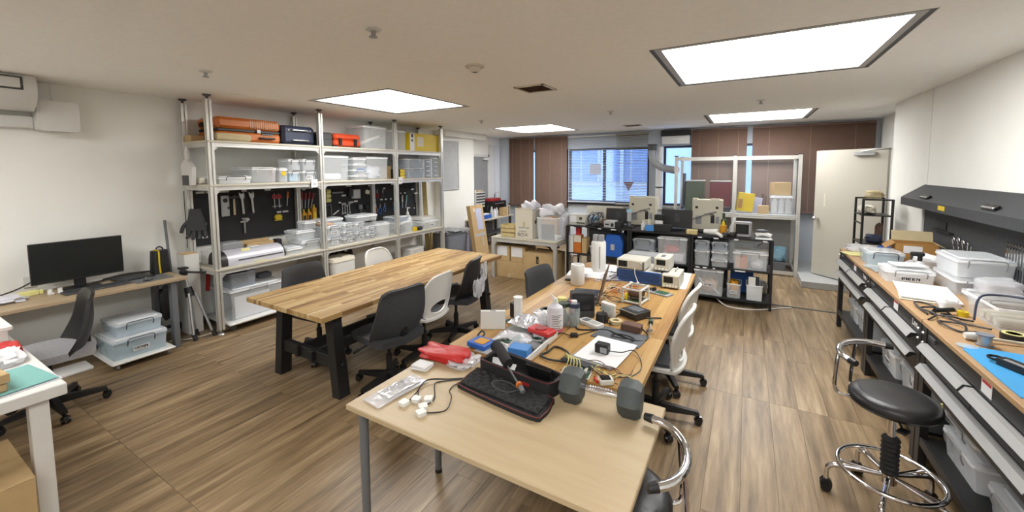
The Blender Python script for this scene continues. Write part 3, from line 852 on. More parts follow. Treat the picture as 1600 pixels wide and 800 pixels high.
def seat_grid(w_, d0, d1, z, dome=.02, n=12, m=10):
    rows = []
    for i in range(m + 1):
        v = -1 + 2 * i / m; row = []
        for j in range(n + 1):
            u = -1 + 2 * j / n
            # superellipse mapping square -> rounded square
            k = (1 - .28 * v * v) ** .5; l = (1 - .28 * u * u) ** .5
            x = u * w_ * k; y = (d0 + d1) / 2 + v * (d1 - d0) / 2 * l
            zz = z + dome * (1 - (u * u + v * v) / 2) + .012 * u * u - (.03 * max(0, -v - .55) ** 1.5)
            row.append((x, y, zz))
        rows.append(row)
    return rows
def dark_chair(label, loc, rz, seat='charcoal', back='charcoal', group='dark swivel chairs', off=.119):
    t = T('swivel_chair', label, 'chair', loc, rz, group)
    base_parts(t, off=off)
    obj('gas_lift', G().cyl((0, 0, .1), (0, 0, .27), .026, n=14).cyl((0, 0, .27), (0, 0, .42), .015, n=12), 'black', t)
    obj('lever', G().tube([(0, 0, .405), (.2, -.03, .4), (.25, -.04, .385)], .006, 6).tube([(.25, -.04, .385), (.3, -.05, .37)], .012, 8), 'black', t)
    obj('mechanism', CB((0, .0, .415), (.16, .2, .035), .01), 'black', t)
    obj('seat', G().sheet(seat_grid(.24, -.26, .25, .445), .055), seat, t)
    rows = []
    M, N = 14, 12
    for i in range(M + 1):
        s = i / M
        hw = [.13, .19, .235, .245, .24, .232, .222, .21][min(7, int(s * 7))]
        q = s * 7 - min(6, int(s * 7)); a_ = [.2, .245, .255, .25, .24, .23, .22, .205]
        i0 = min(6, int(s * 7)); hw = a_[i0] * (1 - q) + a_[i0 + 1] * q
        row = []
        for j in range(N + 1):
            u = -1 + 2 * j / N
            cut = 1 - .05 * (max(0, abs(u) - .6) / .4) ** 2 * max(0, (s - .7) / .3)
            ss = s * cut
            y = .165 + .05 * math.sin(PI * min(1, s * 1.1)) + .09 * s * s - .11 * u * u * (1 - .75 * s)
            row.append((hw * u, y, .43 + ss * .455))
        rows.append(row)
    obj('backrest', G().sheet(rows, .024), back, t)
    obj('back_bracket', G().box((-.03, .1, .405), (.03, .215, .43), .006).box((-.03, .195, .41), (.03, .225, .56), .006), 'black', t)
    return t
def white_chair(label, loc, rz, group='white shell swivel chairs', sc_=1):
    t = T('swivel_chair', label, 'chair', loc, rz, group)
    base_parts(t, off=1.155)
    obj('gas_lift', G().cyl((0, 0, .1), (0, 0, .27), .026, n=14).cyl((0, 0, .27), (0, 0, .42), .015, n=12), 'black', t)
    obj('mechanism', CB((0, 0, .41), (.16, .2, .03), .008), 'black', t)
    obj('seat', G().sheet(seat_grid(.22, -.23, .2, .435, .012), .02), 'plastic_white', t)
    obj('seat_pad', G().sheet(seat_grid(.18, -.19, .15, .458, .014), .02), 'charcoal', t)
    # back shell: rings around an oval opening low in the back
    NA, NR = 40, 7
    rows = []
    for i in range(NR + 1):
        q = i / NR; row = []
        for k in range(NA):
            a = 2 * PI * k / NA
            hx, hz = .125 * math.cos(a), .11 + .055 * math.sin(a)
            e = .52 if math.sin(a) > 0 else .6
            wd = .235 if math.sin(a) > 0 else .19
            ox = wd * math.copysign(abs(math.cos(a)) ** e, math.cos(a))
            oz = (.11 + .315 * abs(math.sin(a)) ** .62) if math.sin(a) > 0 else (.11 - .105 * abs(math.sin(a)) ** .7)
            x = hx * (1 - q) + ox * q; z = hz * (1 - q) + oz * q
            y = .17 + .13 * z + .1 * z * z - 1.15 * x * x * (1 - .6 * z)
            row.append((x, y, .43 + z))
        rows.append(row)
    obj('backrest', G().sheet(rows, .014, closed_u=True), 'plastic_white', t)
    obj('rim', G().tube(rows[-1], .013, 8, closed=True), 'plastic_white', t)
    return t
wc1 = white_chair('white shell chair with oval back opening between two dark chairs at the long table', (-2.66, 2.87, 0), -PI / 2 + .1)
dup(wc1, (-3.72, 3.45, 0), PI / 2 + .15, 'white shell chair tucked under the far long side of the empty table')
r1 = dup(wc1, (-.53, 3.0, 0), -PI / 2 - .05, 'white shell chair at the cluttered table, the one nearer the dumbbell')
r2 = dup(wc1, (-.55, 3.6, 0), -PI / 2 - .1, 'white shell chair at the cluttered table, the one nearer the black racks')
for r in (r1, r2):
    for c in r.children:
        if c.name.startswith('leg'): c.rotation_euler.z += PI / 5
dc1 = dark_chair('dark swivel chair tucked in at the end of the empty table nearest the camera', (-2.58, 2.35, 0), -PI / 2 - .12)
obj('care_label', G().at((.13, -.262, .40), rx=.2, rz=.7).box((-.02, -.002, -.025), (.02, .002, .02)), 'white', dc1)
dc2 = dark_chair('black swivel chair with clear packaging bags taped to its backrest', (-2.70, 3.42, 0), -PI / 2 + .28, back='black')
dark_chair('dark grey swivel chair on the shelving side of the empty table', (-3.63, 2.42, 0), PI / 2 + .05)
dark_chair('dark grey swivel chair on the free side of the cluttered table near the packing table', (-1.50, 3.42, 0), PI / 2 - .12)
ol = dark_chair('light grey seated swivel chair with black back at the wall desk', (-4.52, .80, 0), -.12, seat='seat_grey', back='black')
# packaging hanging on the black chair's back (moves with the chair)
for k, (u, z, s) in enumerate([(-.12, .70, 1.0), (-.06, .60, .8), (.05, .56, .9), (.14, .60, .8)]):
    obj('packaging_bag', G().blob((u, .285, z), (.07 * s, .022, .09 * s), 40 + k, .35, .7, 16, 8, False), 'film', dc2)
obj('packaging_strap', G().tube([(-.15, .3, .82), (-.13, .31, .7), (-.08, .3, .62)], .008, 6, 5).tube([(-.1, .3, .83), (-.09, .31, .7), (-.16, .3, .63)], .008, 6, 5), 'plastic_white', dc2)

def arc_stool(label, loc, rz, h=.62, tilt=0):
    t = T('stool', label, 'stool', loc, rz, 'black round stools with chrome back arc')
    obj('seat', G().lathe([(.001, h), (.14, h - .002), (.172, h - .012), (.186, h - .032), (.186, h - .055), (.172, h - .072), (.001, h - .075)][::-1], n=40), 'black_leather', t)
    obj('seat_plate', G().cyl((0, 0, h - .095), (0, 0, h - .076), .11, .13, 24), 'black', t)
    obj('column', G().cyl((0, 0, h - .25), (0, 0, h - .095), .018, n=16), 'chrome', t)
    pr = []
    for k in range(17):
        pr.append((.04 if k % 2 else .034, .2 + k * .0125))
    obj('bellows', G().lathe([(.001, .2)] + pr + [(.001, .4)], n=20), 'rubber', t)
    obj('hub', G().cyl((0, 0, .15), (0, 0, .2), .035, n=18), 'chrome', t)
    for k in range(5):
        a = 2 * PI * k / 5 + .88
        g = G().tube([(.02, 0, .185), (.2, 0, .165), (.245, 0, .15), (.26, 0, .12), (.26, 0, .055)], .013, 10, 4)
        l = obj('leg', g, 'chrome', t, (0, 0, 0), a)
        c = G().prism([(.235, .02), (.285, .02), (.288, .05), (.272, .07), (.245, .07), (.233, .05)], -.016, .016, 'y')
        c.cyl((.262, -.024, .024), (.262, .024, .024), .024, n=14)
        obj('caster', c, 'black', l)
    obj('foot_ring', G().tube([(.215 * math.cos(2 * PI * k / 36), .215 * math.sin(2 * PI * k / 36), .2) for k in range(36)], .012, 10, closed=True), 'chrome', t)
    g = G()
    for k in range(5):
        a = 2 * PI * k / 5 + .88
        g.tube([(.03 * math.cos(a), .03 * math.sin(a), .19), (.21 * math.cos(a), .21 * math.sin(a), .198)], .007, 8)
    obj('spoke', g, 'chrome', t)
    # chrome back arc on an upright at the rear (+y)
    arc = [(.2 * math.cos(a), .08 + .15 * math.sin(a), h + .17 + .01 * math.sin(a)) for a in [PI * (.08 + .84 * k / 16) for k in range(17)]]
    obj('back_arc', G().tube(arc, .0165, 12), 'chrome', t)
    ends = obj('end_cap', G().cyl(arc[0], Vector(arc[0]) + (Vector(arc[0]) - Vector(arc[1])).normalized() * .035, .019, .016), 'black', t)
    obj('end_cap', G().cyl(arc[-1], Vector(arc[-1]) + (Vector(arc[-1]) - Vector(arc[-2])).normalized() * .035, .019, .016), 'black', t)
    for s in (-1, 1):
        obj('upright', G().tube([(s * .05, .1, h - .085), (s * .07, .2, h - .085), (s * .085, .225, h - .06), (s * .09, .225, h + .02), (s * .09, .214, h + .165)], .009, 8, 4), 'chrome', t)
    obj('height_lever', G().tube([(0, 0, h - .1), (-.12, -.08, h - .11)], .005, 6).cbox((-.14, -.09, h - .112), (.06, .04, .012), .004), 'black', t)
    obj('yellow_mark', G().tube([(.115, -.146, h - .013), (.122, -.146, h - .035), (.118, -.15, h - .05)], .004, 6), 'pale_yellow', t)
    return t
s1 = arc_stool('black round stool with chrome foot ring standing at the black workbenches', (.703, 2.76, 0), 1.0, .64)
arc_stool('black round stool with chrome back arc by the corner of the birch desk', (-.385, 1.515, 0), -PI / 2 + .23, .58)
# ================================================================ clear plastic bins (local front = -y)
BM = {}
def bin_mesh(kind, w_, d, h, m):
    k = (kind, round(w_, 3), round(d, 3), round(h, 3), m)
    if k in BM: return BM[k]
    hw, hd = w_ / 2, d / 2; g = G()
    if kind == 'body':
        tp = .93; t = .003
        o0 = rr(-hw * tp, hw * tp, -hd * tp, hd * tp, .02, 2); o1 = rr(-hw * .985, hw * .985, -hd * .985, hd * .985, .022, 2)
        n = len(o0)
        i0 = [(x * (1 - t / hw), y * (1 - t / hd)) for x, y in o0]; i1 = [(x * (1 - t / hw), y * (1 - t / hd)) for x, y in o1]
        vs = [(x, y, 0) for x, y in o0] + [(x, y, h) for x, y in o1] + [(x, y, h) for x, y in i1] + [(x, y, t) for x, y in i0]
        fs = [tuple(range(n - 1, -1, -1)), tuple(range(3 * n, 4 * n))]
        for a in range(3):
            for i in range(n): fs.append((a * n + i, a * n + (i + 1) % n, (a + 1) * n + (i + 1) % n, (a + 1) * n + i))
        g.add(vs, fs)
        g.m = 1
        r = G().rrect(-hw, hw, -hd, hd, h - .012, h, .024, 2)
        g.sheet([[(p[0] * q, p[1] * q, z) for p in o1] for q, z in ((1.0, h - .014), (1.02, h - .012), (1.02, h), (1.0, h + .001))], .002, closed_u=True)
    elif kind == 'lid':
        g.rrect(-hw * 1.0, hw * 1.0, -hd * 1.0, hd * 1.0, 0, .014, .024, 3)
        g.rrect(-hw * .86, hw * .86, -hd * .86, hd * .86, .014, .022, .02, 3, taper=.97)
    elif kind == 'handle':
        a = min(.1, hw * .62); hh = min(.05, h * .42)
        g.tube([(-a, -hd - .004, h - hh - .0), (-a, -hd - .016, h - hh * .35), (-a, -hd - .016, h + .002), (-a + .015, -hd - .014, h + .016), (a - .015, -hd - .014, h + .016), (a, -hd - .016, h + .002), (a, -hd - .016, h - hh * .35), (a, -hd - .004, h - hh)], .0042, 6)
    elif kind == 'name_tag':
        a = min(.06, hw * .5); z = h * .42; q = min(.022, h * .2)
        g.box((-a, -hd * .97 - .002, z - q), (a, -hd * .97, z + q))
        g.m = 1; R = random.Random(int(w_ * 1000)); x = -a * .85
        while x < a * .8:
            s = R.uniform(.006, .012)
            g.box((x, -hd * .97 - .003, z - q * .7), (x + s * .4, -hd * .97 - .0018, z + q * R.uniform(.3, .8)))
            g.box((x, -hd * .97 - .003, z + q * R.choice((-.5, .1, .5))), (x + s, -hd * .97 - .0018, z + q * .65)); x += s + .003
    me = mesh(kind, g, {'body': [m, 'clear_rim' if m in ('clear', 'clear_lid') else m], 'lid': m, 'handle': m, 'name_tag': m}[kind])
    BM[k] = me
    return me
def bin_(label, x, y, z, w_, d, h, rz=PI / 2, m='clear', lid='clear_lid', handle='dark_grey', name=False, group=None, nm='storage_bin', tagm=('paper', 'black')):
    """w_ across the front, d deep, base centre at x,y,z"""
    t = T(nm, label, 'storage bin', (x, y, z), rz, group)
    hb = h - .022 if lid else h
    obj('body', bin_mesh('body', w_, d, hb, m), None, t)
    if lid: obj('lid', bin_mesh('lid', w_, d, h, lid), None, t, (0, 0, hb))
    if handle: obj('handle', bin_mesh('handle', w_, d, hb, handle), None, t)
    if name: obj('name_tag', bin_mesh('name_tag', w_, d, hb, tagm), None, t)
    return t
_orig_mesh = mesh
def mesh(name, g, mats):
    if isinstance(mats, tuple): mats = list(mats)
    return _orig_mesh(name, g, mats)
# ================================================================ things on the top shelf
ZT, ZM, ZL = 2.162, 1.682, 0.742
oc = T('suitcase', 'orange ribbed hard suitcase with dark middle band on the top shelf', 'suitcase', (-5.40, 2.675, ZT))
obj('lower_shell', B((-.23, -.36, 0.01), (.23, .36, .125), .025), 'orange', oc)
obj('band', B((-.225, -.35, .122), (.222, .35, .155), .006), 'black', oc)
ls = obj('upper_shell', B((-.235, -.365, .152), (.235, .365, .285), .035), 'orange', oc)
for k in range(14):
    obj('rib', B((.232, -.01 + k * .025, .17), (.239, .002 + k * .025, .265), .002), 'pale_orange', ls)
hd_ = obj('handle', G().tube([(.23, .1, .06), (.26, .11, .06), (.262, .25, .06), (.23, .26, .06)], .011, 8, 3), 'black', oc)
obj('clasp', G().box((.225, .12, .1), (.242, .26, .118), .003), 'steel_grey', oc)
obj('wheel', G().cyl((-.1, -.375, .2), (-.06, -.375, .2), .028), 'black', oc)
A('paper_tag', 'white paper tag on the orange suitcase', 'tag', G().box((-.001, -.02, -.02), (.002, .02, .02)), 'paper', (-5.158, 2.76, ZT + .14))
A('cardboard_roll', 'flat brown cardboard packet in front of the orange suitcase on the top shelf', 'packet', B((-.06, -.19, 0), (.06, .19, .085), .02), 'pale_card', (-5.09, 2.42, ZT))
A('cardboard_box', 'low brown cardboard box at the far left end of the top shelf', 'box', B((-.08, -.065, 0), (.08, .065, .07), .004), 'cardboard', (-5.5, 2.225, ZT))
nv = T('suitcase', 'navy blue suitcase with silver handles on the top shelf', 'suitcase', (-5.36, 3.27, ZT))
obj('shell', B((-.22, -.225, .01), (.22, .225, .25), .035), 'navy', nv)
obj('zip', B((-.222, -.227, .16), (.222, .227, .17), .003), 'black', nv)
for z in (.19, .06): obj('handle', G().tube([(.215, -.1, z), (.245, -.09, z), (.247, .09, z), (.215, .1, z)], .01, 8, 3), 'silver', nv)
for y in (-.15, .15): obj('rivet', G().ell((.22, y, .19), (.012, .015, .015)), 'silver', nv)
dk = T('case', 'dark grey hard case between the navy suitcase and orange toolbox', 'case', (-5.35, 3.66, ZT))
obj('shell', B((-.2, -.115, 0), (.2, .115, .2), .02), 'dark_grey', dk)
obj('seam', B((-.202, -.117, .1), (.202, .117, .108)), 'black', dk)
ot = T('toolbox', 'bright orange plastic toolbox with black latches on the top shelf', 'toolbox', (-5.32, 4.03, ZT))
obj('base', B((-.16, -.235, .02), (.16, .235, .11), .02), 'bright_orange', ot)
obj('lid', B((-.165, -.23, .112), (.165, .23, .2), .025), 'bright_orange', ot)
for y in (-.13, .13): obj('latch', B((.155, y - .025, .03), (.182, y + .025, .13), .006), 'black', ot)
for y in (-.21, .21): obj('foot', B((-.14, y - .03, 0), (.16, y + .03, .03), .008), 'black', ot)
bin_('tall clear bin holding tilted white part on the top shelf by the third pole', -5.32, 4.52, ZT, .46, .42, .36, handle='pale_grey')
A('plastic_profile', 'white plastic profile lying tilted inside the tall clear bin', 'profile', B((-.03, -.2, -.02), (.03, .2, .02), .003), 'white', (-5.25, 4.5, ZT + .15), rot=(.35, 0, 0))
bin_('tall narrow clear bin left of the yellow carton on the top shelf', -5.3, 5.03, ZT, .3, .4, .34, handle='dark_grey')
yb = T('carton', 'large yellow carton with white side label on the top shelf', 'carton', (-5.3, 5.66, ZT))
obj('box', B((-.24, -.42, 0), (.22, .43, .31), .004), 'yellow', yb)
obj('label', B((.2201, -.24, .08), (.2215, -.08, .25)), 'cream', yb)
obj('end_label', B((.2201, -.42, .0), (.2218, -.31, .31)), 'paper', yb)
obj('bars', G().box((.2219, -.39, .23), (.2226, -.34, .29)).box((.2219, -.385, .16), (.2226, -.35, .2)), 'black', yb)
# ================================================================ middle shelf
bin_('shallow milky tray with dark wire handle, at the shelf end by the first pole', -5.25, 2.42, ZM, .36, .4, .09, m='clear_lid', handle='charcoal', group=None)
A('flat_box', 'low pale flat box behind the first pole on the middle shelf', 'box', B((-.15, -.03, 0), (.15, .03, .07), .01), 'cream', (-5.42, 2.185, ZM))
bin_('long empty clear bin with white clips on the middle shelf next to the pink jar', -5.34, 2.77, ZM, .3, .5, .19, handle='white')
bin_('clear bin with yellow oval sticker standing over the pink jar', -5.14, 2.985, ZM, .115, .16, .18, handle=None)
A('sticker', 'yellow oval sticker on the clear bin beside the pink jar', 'sticker', G().cyl((0, 0, 0), (.002, 0, 0), .03, n=16), 'yellow', (-5.06, 2.985, ZM + .11))
A('jar', 'pink lidded jar on the middle shelf', 'jar', G().lathe([(.001, 0), (.06, 0), (.062, .14), (.055, .15), (.001, .15)], n=20), 'pink', (-5.40, 3.04, ZM))
for (y, z, w_, q, nm) in ((3.135, ZM, .165, 'lower left', 'pale blue filled'), (3.335, ZM, .19, 'lower right', 'clear'), (3.135, ZM + .15, .165, 'upper left', 'clear'), (3.335, ZM + .15, .19, 'upper right', 'clear')):
    bin_('small clear bin, %s of four by the second pole on the middle shelf' % q, -5.19, y, z, w_, .26, .146, handle='dark_grey', name=(q == 'lower right'), group='four small bins by the second pole')
A('paper_bundle', 'light blue bundle inside the lower left of four small bins', 'bundle', B((-.09, -.055, 0), (.09, .055, .1), .01), 'sky_blue', (-5.19, 3.135, ZM + .006))
def hang_tag(y, lab):
    t = T('shelf_tag', lab, 'tag', (-5.012, y, 1.60), 0, None, (0, .12, 0))
    obj('card', B((-.002, -.045, 0), (.002, .045, .11)), 'paper', t)
    obj('print', G().box((.002, -.02, .04), (.003, .02, .05)), 'steel_grey', t)
hang_tag(3.36, 'white card hanging from the middle shelf edge below the four small bins')
hang_tag(4.92, 'white card hanging from the middle shelf edge below the yellow black cube')
bin_('big clear bin with white rolls, left of the tiny drawer stack on the middle shelf', -5.32, 3.775, ZM, .44, .45, .36, handle=None)
for k in range(3):
    A('paper_roll', 'white paper roll, %s of three in the big clear bin with rolls' % ('front', 'middle', 'rear')[k], 'roll', G().cyl((0, -.13, .05), (0, .13, .05), .045, n=18).cyl((0, -.131, .05), (0, .131, .05), .012, n=10), 'paper', (-5.22 - k * .1, 3.77, ZM + .006), 0, 'white rolls in the big bin')
for k, nm in enumerate(('bottom', 'second', 'third', 'top')):
    bin_('tiny clear box, %s of the stack between the two big bins on the middle shelf' % nm, -5.2, 4.15, ZM + k * .085, .24, .3, .083, handle='white' if k != 1 else 'light_blue', group='tiny boxes between the two big bins')
bin_('big clear bin with milky bags, right of the tiny drawer stack on the middle shelf', -5.32, 4.53, ZM, .44, .45, .36, handle=None)
A('plastic_bag', 'milky crumpled bag inside the big clear bin by the third pole', 'bag', G().blob((0, 0, .1), (.15, .15, .1), 3), 'bag_white', (-5.32, 4.53, ZM + .006))
A('cardboard_box', 'small brown carton behind the yellow black cube on the middle shelf', 'box', B((-.1, -.07, 0), (.1, .07, .22), .003), 'cardboard', (-5.42, 4.95, ZM))
yc = T('container', 'black and yellow striped stack of parts boxes on the middle shelf', 'container', (-5.14, 4.99, ZM))
obj('body', B((-.07, -.09, 0), (.07, .07, .16), .004), 'black', yc)
for k in range(3): obj('yellow_drawer', B((.06, -.01, .005 + k * .052), (.078, .09, .05 + k * .052), .004), 'yellow', yc)
for k, (y, z, w_, h) in enumerate(((5.36, ZM, .4, .185), (5.34, ZM + .19, .38, .15))):
    bin_(('wide clear bin, lower of two beside the black and yellow stack', 'wide clear bin, upper of two beside the black and yellow stack')[k], -5.27, y, z, w_, .4, h, handle='pale_grey', name=False, m='clear_grey', group='wide bins beside the drawer towers')
def drawer_tower(lab, x, y, z, wd, d, n, hh, m='clear', cols=1):
    t = T('drawer_tower', lab, 'drawer unit', (x, y, z), PI / 2)
    obj('frame', G().box((-wd / 2, -d / 2, 0), (-wd / 2 + .006, d / 2, n * hh)).box((wd / 2 - .006, -d / 2, 0), (wd / 2, d / 2, n * hh)).box((-wd / 2, -d / 2, n * hh), (wd / 2, d / 2, n * hh + .006)).box((-wd / 2, d / 2 - .005, 0), (wd / 2, d / 2, n * hh)), 'clear_lid', t)
    for k in range(n):
        dr = obj('drawer', G().box((-wd / 2 + .008, -d / 2, k * hh + .006), (wd / 2 - .008, d / 2 - .01, (k + 1) * hh - .006), .004), 'clear_grey', t)
        obj('handle', B((-wd * .25, -d / 2 - .012, k * hh + hh * .45), (wd * .25, -d / 2, k * hh + hh * .62), .003), 'white', dr)
    return t
drawer_tower('clear plastic four drawer tower, left of the two at the shelf end', -5.25, 5.665, ZM, .19, .36, 4, .082)
drawer_tower('clear plastic five drawer tower, right of the two at the shelf end', -5.25, 5.875, ZM, .19, .36, 5, .079)

# ================================================================ bottom shelf
lm = T('laminator', 'silver half round roll laminator with black ends on the bottom shelf', 'machine', (-5.25, 2.62, ZL))
cp = [(.16 * math.cos(a), .02 + .135 * max(0, math.sin(a)) ** .8) for a in [PI * k / 14 for k in range(15)]]
obj('cover', G().prism([(.16, 0)] + cp + [(-.16, 0)], -.31, .34, 'y'), 'laminator_silver', lm)
for y0, y1 in ((-.37, -.31), (.34, .352)):
    obj('end_cap', G().prism([(x * 1.03, z * 1.05) for x, z in [(.16, 0)] + cp + [(-.16, 0)]], y0, y1, 'y'), 'black', lm)
obj('slot', B((.145, -.2, .045), (.166, .32, .055)), 'dark_grey', lm)
obj('paper_strip', B((-.05, .0, .152), (.06, .12, .158)), 'paper', lm)
obj('yellow_note', G().at((.085, -.08, .137), ry=.7).box((-.03, -.05, 0), (.03, .05, .003)), 'pale_yellow', lm)
obj('knob', G().cyl((.02, -.395, .07), (.02, -.37, .07), .03), 'dark_grey', lm)
A('yellow_note', 'pale yellow slip on the bottom shelf edge before the laminator', 'note', B((-.02, -.06, 0), (.02, .06, .003)), 'pale_yellow', (-5.06, 2.65, ZL))
A('scanner', 'flat light grey device behind the laminator beside the first pole', 'device', G().box((-.085, -.12, 0), (.085, .12, .2), .012).box((-.07, -.1, .2), (.07, .1, .212)), 'mid_grey', (-5.525, 2.53, ZL))
for k, (x, y, z, r) in enumerate(((-5.475, 2.86, ZL, .04), (-5.57, 2.85, ZL, -.02))):
    A('cardboard_box', ('brown open carton behind the silver laminator, the nearer one', 'brown carton flap behind the silver laminator, the further one')[k], 'box', G().box((-.03, -.17, 0), (.04, .17, .16 + .03 * k), .003), 'cardboard', (x, y, ZL), r)
A('white_bucket', 'white round bucket at the shelf end beside the gloves', 'bucket', G().lathe([(.001, 0), (.052, 0), (.06, .16), (.064, .165), (.001, .165)], n=24), 'white', (-5.48, 2.27, ZL))
A('black_box', 'black device with white numbers at the right end of the laminator', 'device', B((-.05, -.035, 0), (.05, .035, .17), .006), 'black', (-5.45, 3.08, ZL))
# loose bins and stacks, left to right
bin_('shallow clear tray on the bottom shelf right of the laminator', -5.2, 3.09, ZL, .22, .28, .09, handle=None)
bin_('clear bin, bottom of the pile left of the second pole on the bottom shelf', -5.28, 3.36, ZL, .3, .34, .14, handle='dark_grey')
bin_('clear bin, middle of the pile left of the second pole on the bottom shelf', -5.32, 3.32, ZL + .145, .28, .3, .13, handle=None)
bin_('small clear bin, top of the pile left of the second pole on the bottom shelf', -5.28, 3.40, ZL + .28, .18, .2, .11, handle=None)
SB = 'small labelled bins stacked between the second and third poles'
def stack(x, y, w_, d, hs, lab, nm=True, tops=None):
    z = ZL
    names = {1: ['only'], 2: ['lower', 'upper'], 3: ['bottom', 'middle', 'top']}[len(hs)]
    for h, n in zip(hs, names):
        bin_('clear bin, %s of %s' % (n, lab), x, y, z, w_, d, h, handle='charcoal', name=nm, group=SB); z += h + .002
stack(-5.23, 3.69, .23, .3, (.135, .16), 'the first stack right of the second pole, holding white contents')
A('white_sheet_pack', 'white packet on top of the first stack right of the second pole', 'packet', B((-.1, -.09, 0), (.1, .09, .02), .004), 'pale_orange', (-5.28, 3.67, ZL + .3))
stack(-5.22, 3.94, .19, .28, (.1, .1, .1), 'the second stack right of the second pole')
bin_('wide shallow clear bin laid across the back of the second stack', -5.44, 3.83, ZL + .306, .42, .22, .07, handle=None)
stack(-5.21, 4.15, .18, .27, (.16, .13), 'the third stack right of the second pole')
stack(-5.2, 4.345, .175, .26, (.105, .105), 'the fourth stack right of the second pole')
bin_('wide clear lidded box topping the third and fourth stacks', -5.24, 4.29, ZL + .296, .4, .3, .1, handle=None)
bin_('plain clear bin left of the third pole on the bottom shelf', -5.22, 4.6, ZL, .25, .3, .23, handle=None)
bin_('clear bin with white clips just right of the third pole on the bottom shelf', -5.2, 5.075, ZL, .33, .32, .2, handle='white')
bin_('shallow clear tray on top of the bin right of the third pole', -5.3, 5.07, ZL + .205, .33, .3, .08, handle=None, m='clear_grey')
A('grey_part', 'dark grey block inside the clear bin just right of the third pole', 'part', B((-.06, -.08, 0), (.06, .05, .13), .01), 'steel_grey', (-5.15, 5.03, ZL + .006))
bt = T('bottle', 'clear wash bottle with white pump cap on the bottom shelf', 'bottle', (-5.32, 5.38, ZL))
obj('body', G().lathe([(.001, 0), (.065, 0), (.07, .02), (.07, .2), (.05, .26), (.022, .28), (.001, .28)], n=22), 'clear_lid', bt)
obj('pump_cap', G().cyl((0, 0, .28), (0, 0, .32), .025).cyl((0, 0, .32), (0, 0, .4), .012).box((-.01, -.01, .39), (.06, .01, .41), .004), 'white', bt)
A('tape_box', 'small bright yellow box on the bottom shelf edge', 'box', B((-.03, -.045, 0), (.03, .045, .075), .003), 'yellow', (-5.08, 5.29, ZL))
A('tool_pouch', 'small black pouch right of the yellow box on the bottom shelf', 'pouch', G().blob((0, 0, .03), (.05, .08, .035), 5, .15), 'black', (-5.12, 5.44, ZL))
bin_('clear bin with black marks under the white box at the shelf end', -5.25, 5.76, ZL, .42, .32, .15, handle=None, name=True, group=None)
A('white_box', 'flat white box on the last clear bin of the bottom shelf', 'box', B((-.12, -.19, 0), (.12, .19, .06), .004), 'white', (-5.25, 5.74, ZL + .152))

# ================================================================ under the shelves
dl_ = T('dolly', 'white flat dolly on casters below the big bin under the shelving', 'dolly', (-5.28, 2.60, 0))
obj('deck', B((-.3, -.36, .07), (.3, .38, .1), .01), 'white', dl_)
for x in (-.24, .24):
    for y in (-.3, .32): obj('caster', G().cyl((x - .015, y, .03), (x + .015, y, .03), .03).box((x - .012, y - .02, .04), (x + .012, y + .02, .07)), 'dark_grey', dl_)
bin_('large clear bin with blue and white contents under the laminator', -5.3, 2.60, .102, .62, .5, .36, handle='mid_grey')
A('blue_bag', 'light blue bag inside the large clear bin under the laminator', 'bag', G().blob((0, 0, .1), (.1, .2, .1), 12, .15), 'light_blue', (-5.2, 2.68, .108))
A('white_sheet', 'white sheet inside the large clear bin under the laminator', 'sheet', B((-.004, -.2, 0), (.004, .2, .26), .002), 'paper', (-5.09, 2.55, .108))
bin_('small grey tinted open bin holding black items on the large clear bin', -5.28, 2.47, .464, .3, .36, .17, lid=None, handle=None, m='clear_grey')
A('black_pouch', 'black soft pouch in the small open bin under the laminator', 'pouch', G().blob((0, 0, .09), (.12, .11, .09), 21, .2), 'black', (-5.28, 2.47, .47))
A('cable_box', 'low dark box on the big bin behind the dark chair', 'box', B((-.06, -.08, 0), (.06, .08, .06), .006), 'slate', (-5.35, 2.82, .464))
wb = T('waste_bin', 'white waste bin with oval hole in its cream lid under the shelving', 'waste bin', (-5.12, 3.755, 0))
obj('body', G().rrect(-.16, .16, -.18, .18, 0, .53, .05, 4, taper=1.05), 'white', wb)
obj('lid', G().rrect(-.175, .175, -.195, .195, .53, .575, .06, 4, taper=.93), 'cream', wb)
obj('hand_hole', G().at((.06, 0, .576)).lathe([(.001, 0), (.028, 0), (.028, .002), (.001, .002)], n=16), 'brown', wb)
A('tub', 'white lidded tub under the third shelving bay', 'tub', G().rrect(-.14, .14, -.16, .16, 0, .4, .05, 4, taper=1.06).rrect(-.155, .155, -.175, .175, .4, .43, .06), 'white', (-5.2, 5.35, 0))
A('black_bag', 'black bag behind the white waste bin under the shelving', 'bag', G().blob((0, 0, .28), (.12, .2, .28), 33, .15), 'black_matt', (-5.47, 4.05, 0))
A('wooden_post', 'short brown log like post below the open shelf end', 'post', G().cyl((0, 0, 0), (.0, .05, .62), .035, .03, 10), 'crate_wood', (-5.46, 6.12, 0))

# ================================================================ tools hung on the pegboard (x faces the room)
XP = -5.642
TOOLG = None
def tl(name, label, cat, y, z, rot=0): return T(name, label, cat, (XP, y, z), 0, TOOLG, (rot, 0, 0))
t = tl('spirit_level', 'pale spirit level with round hole hung on the pegboard', 'level', 2.56, 1.26)
obj('body', B((0, -.045, 0), (.02, .045, .26), .004), 'pale_grey', t)
obj('hole', G().cyl((.0201, 0, .2), (.0215, 0, .2), .028, n=18), 'black', t)
obj('vial', B((.015, .02, .09), (.023, .046, .12)), 'dark_grey', t)
t = tl('hammer', 'hammer with wooden handle hung beside the spirit level', 'hammer', 2.66, 1.27)
obj('handle', G().cyl((.02, 0, 0), (.02, 0, .21), .014, .011, 10), 'pale_card', t)
obj('head', G().cyl((.02, -.055, .225), (.02, .045, .225), .018, n=12).cyl((.02, 0, .2), (.02, 0, .25), .016), 'dark_grey', t)
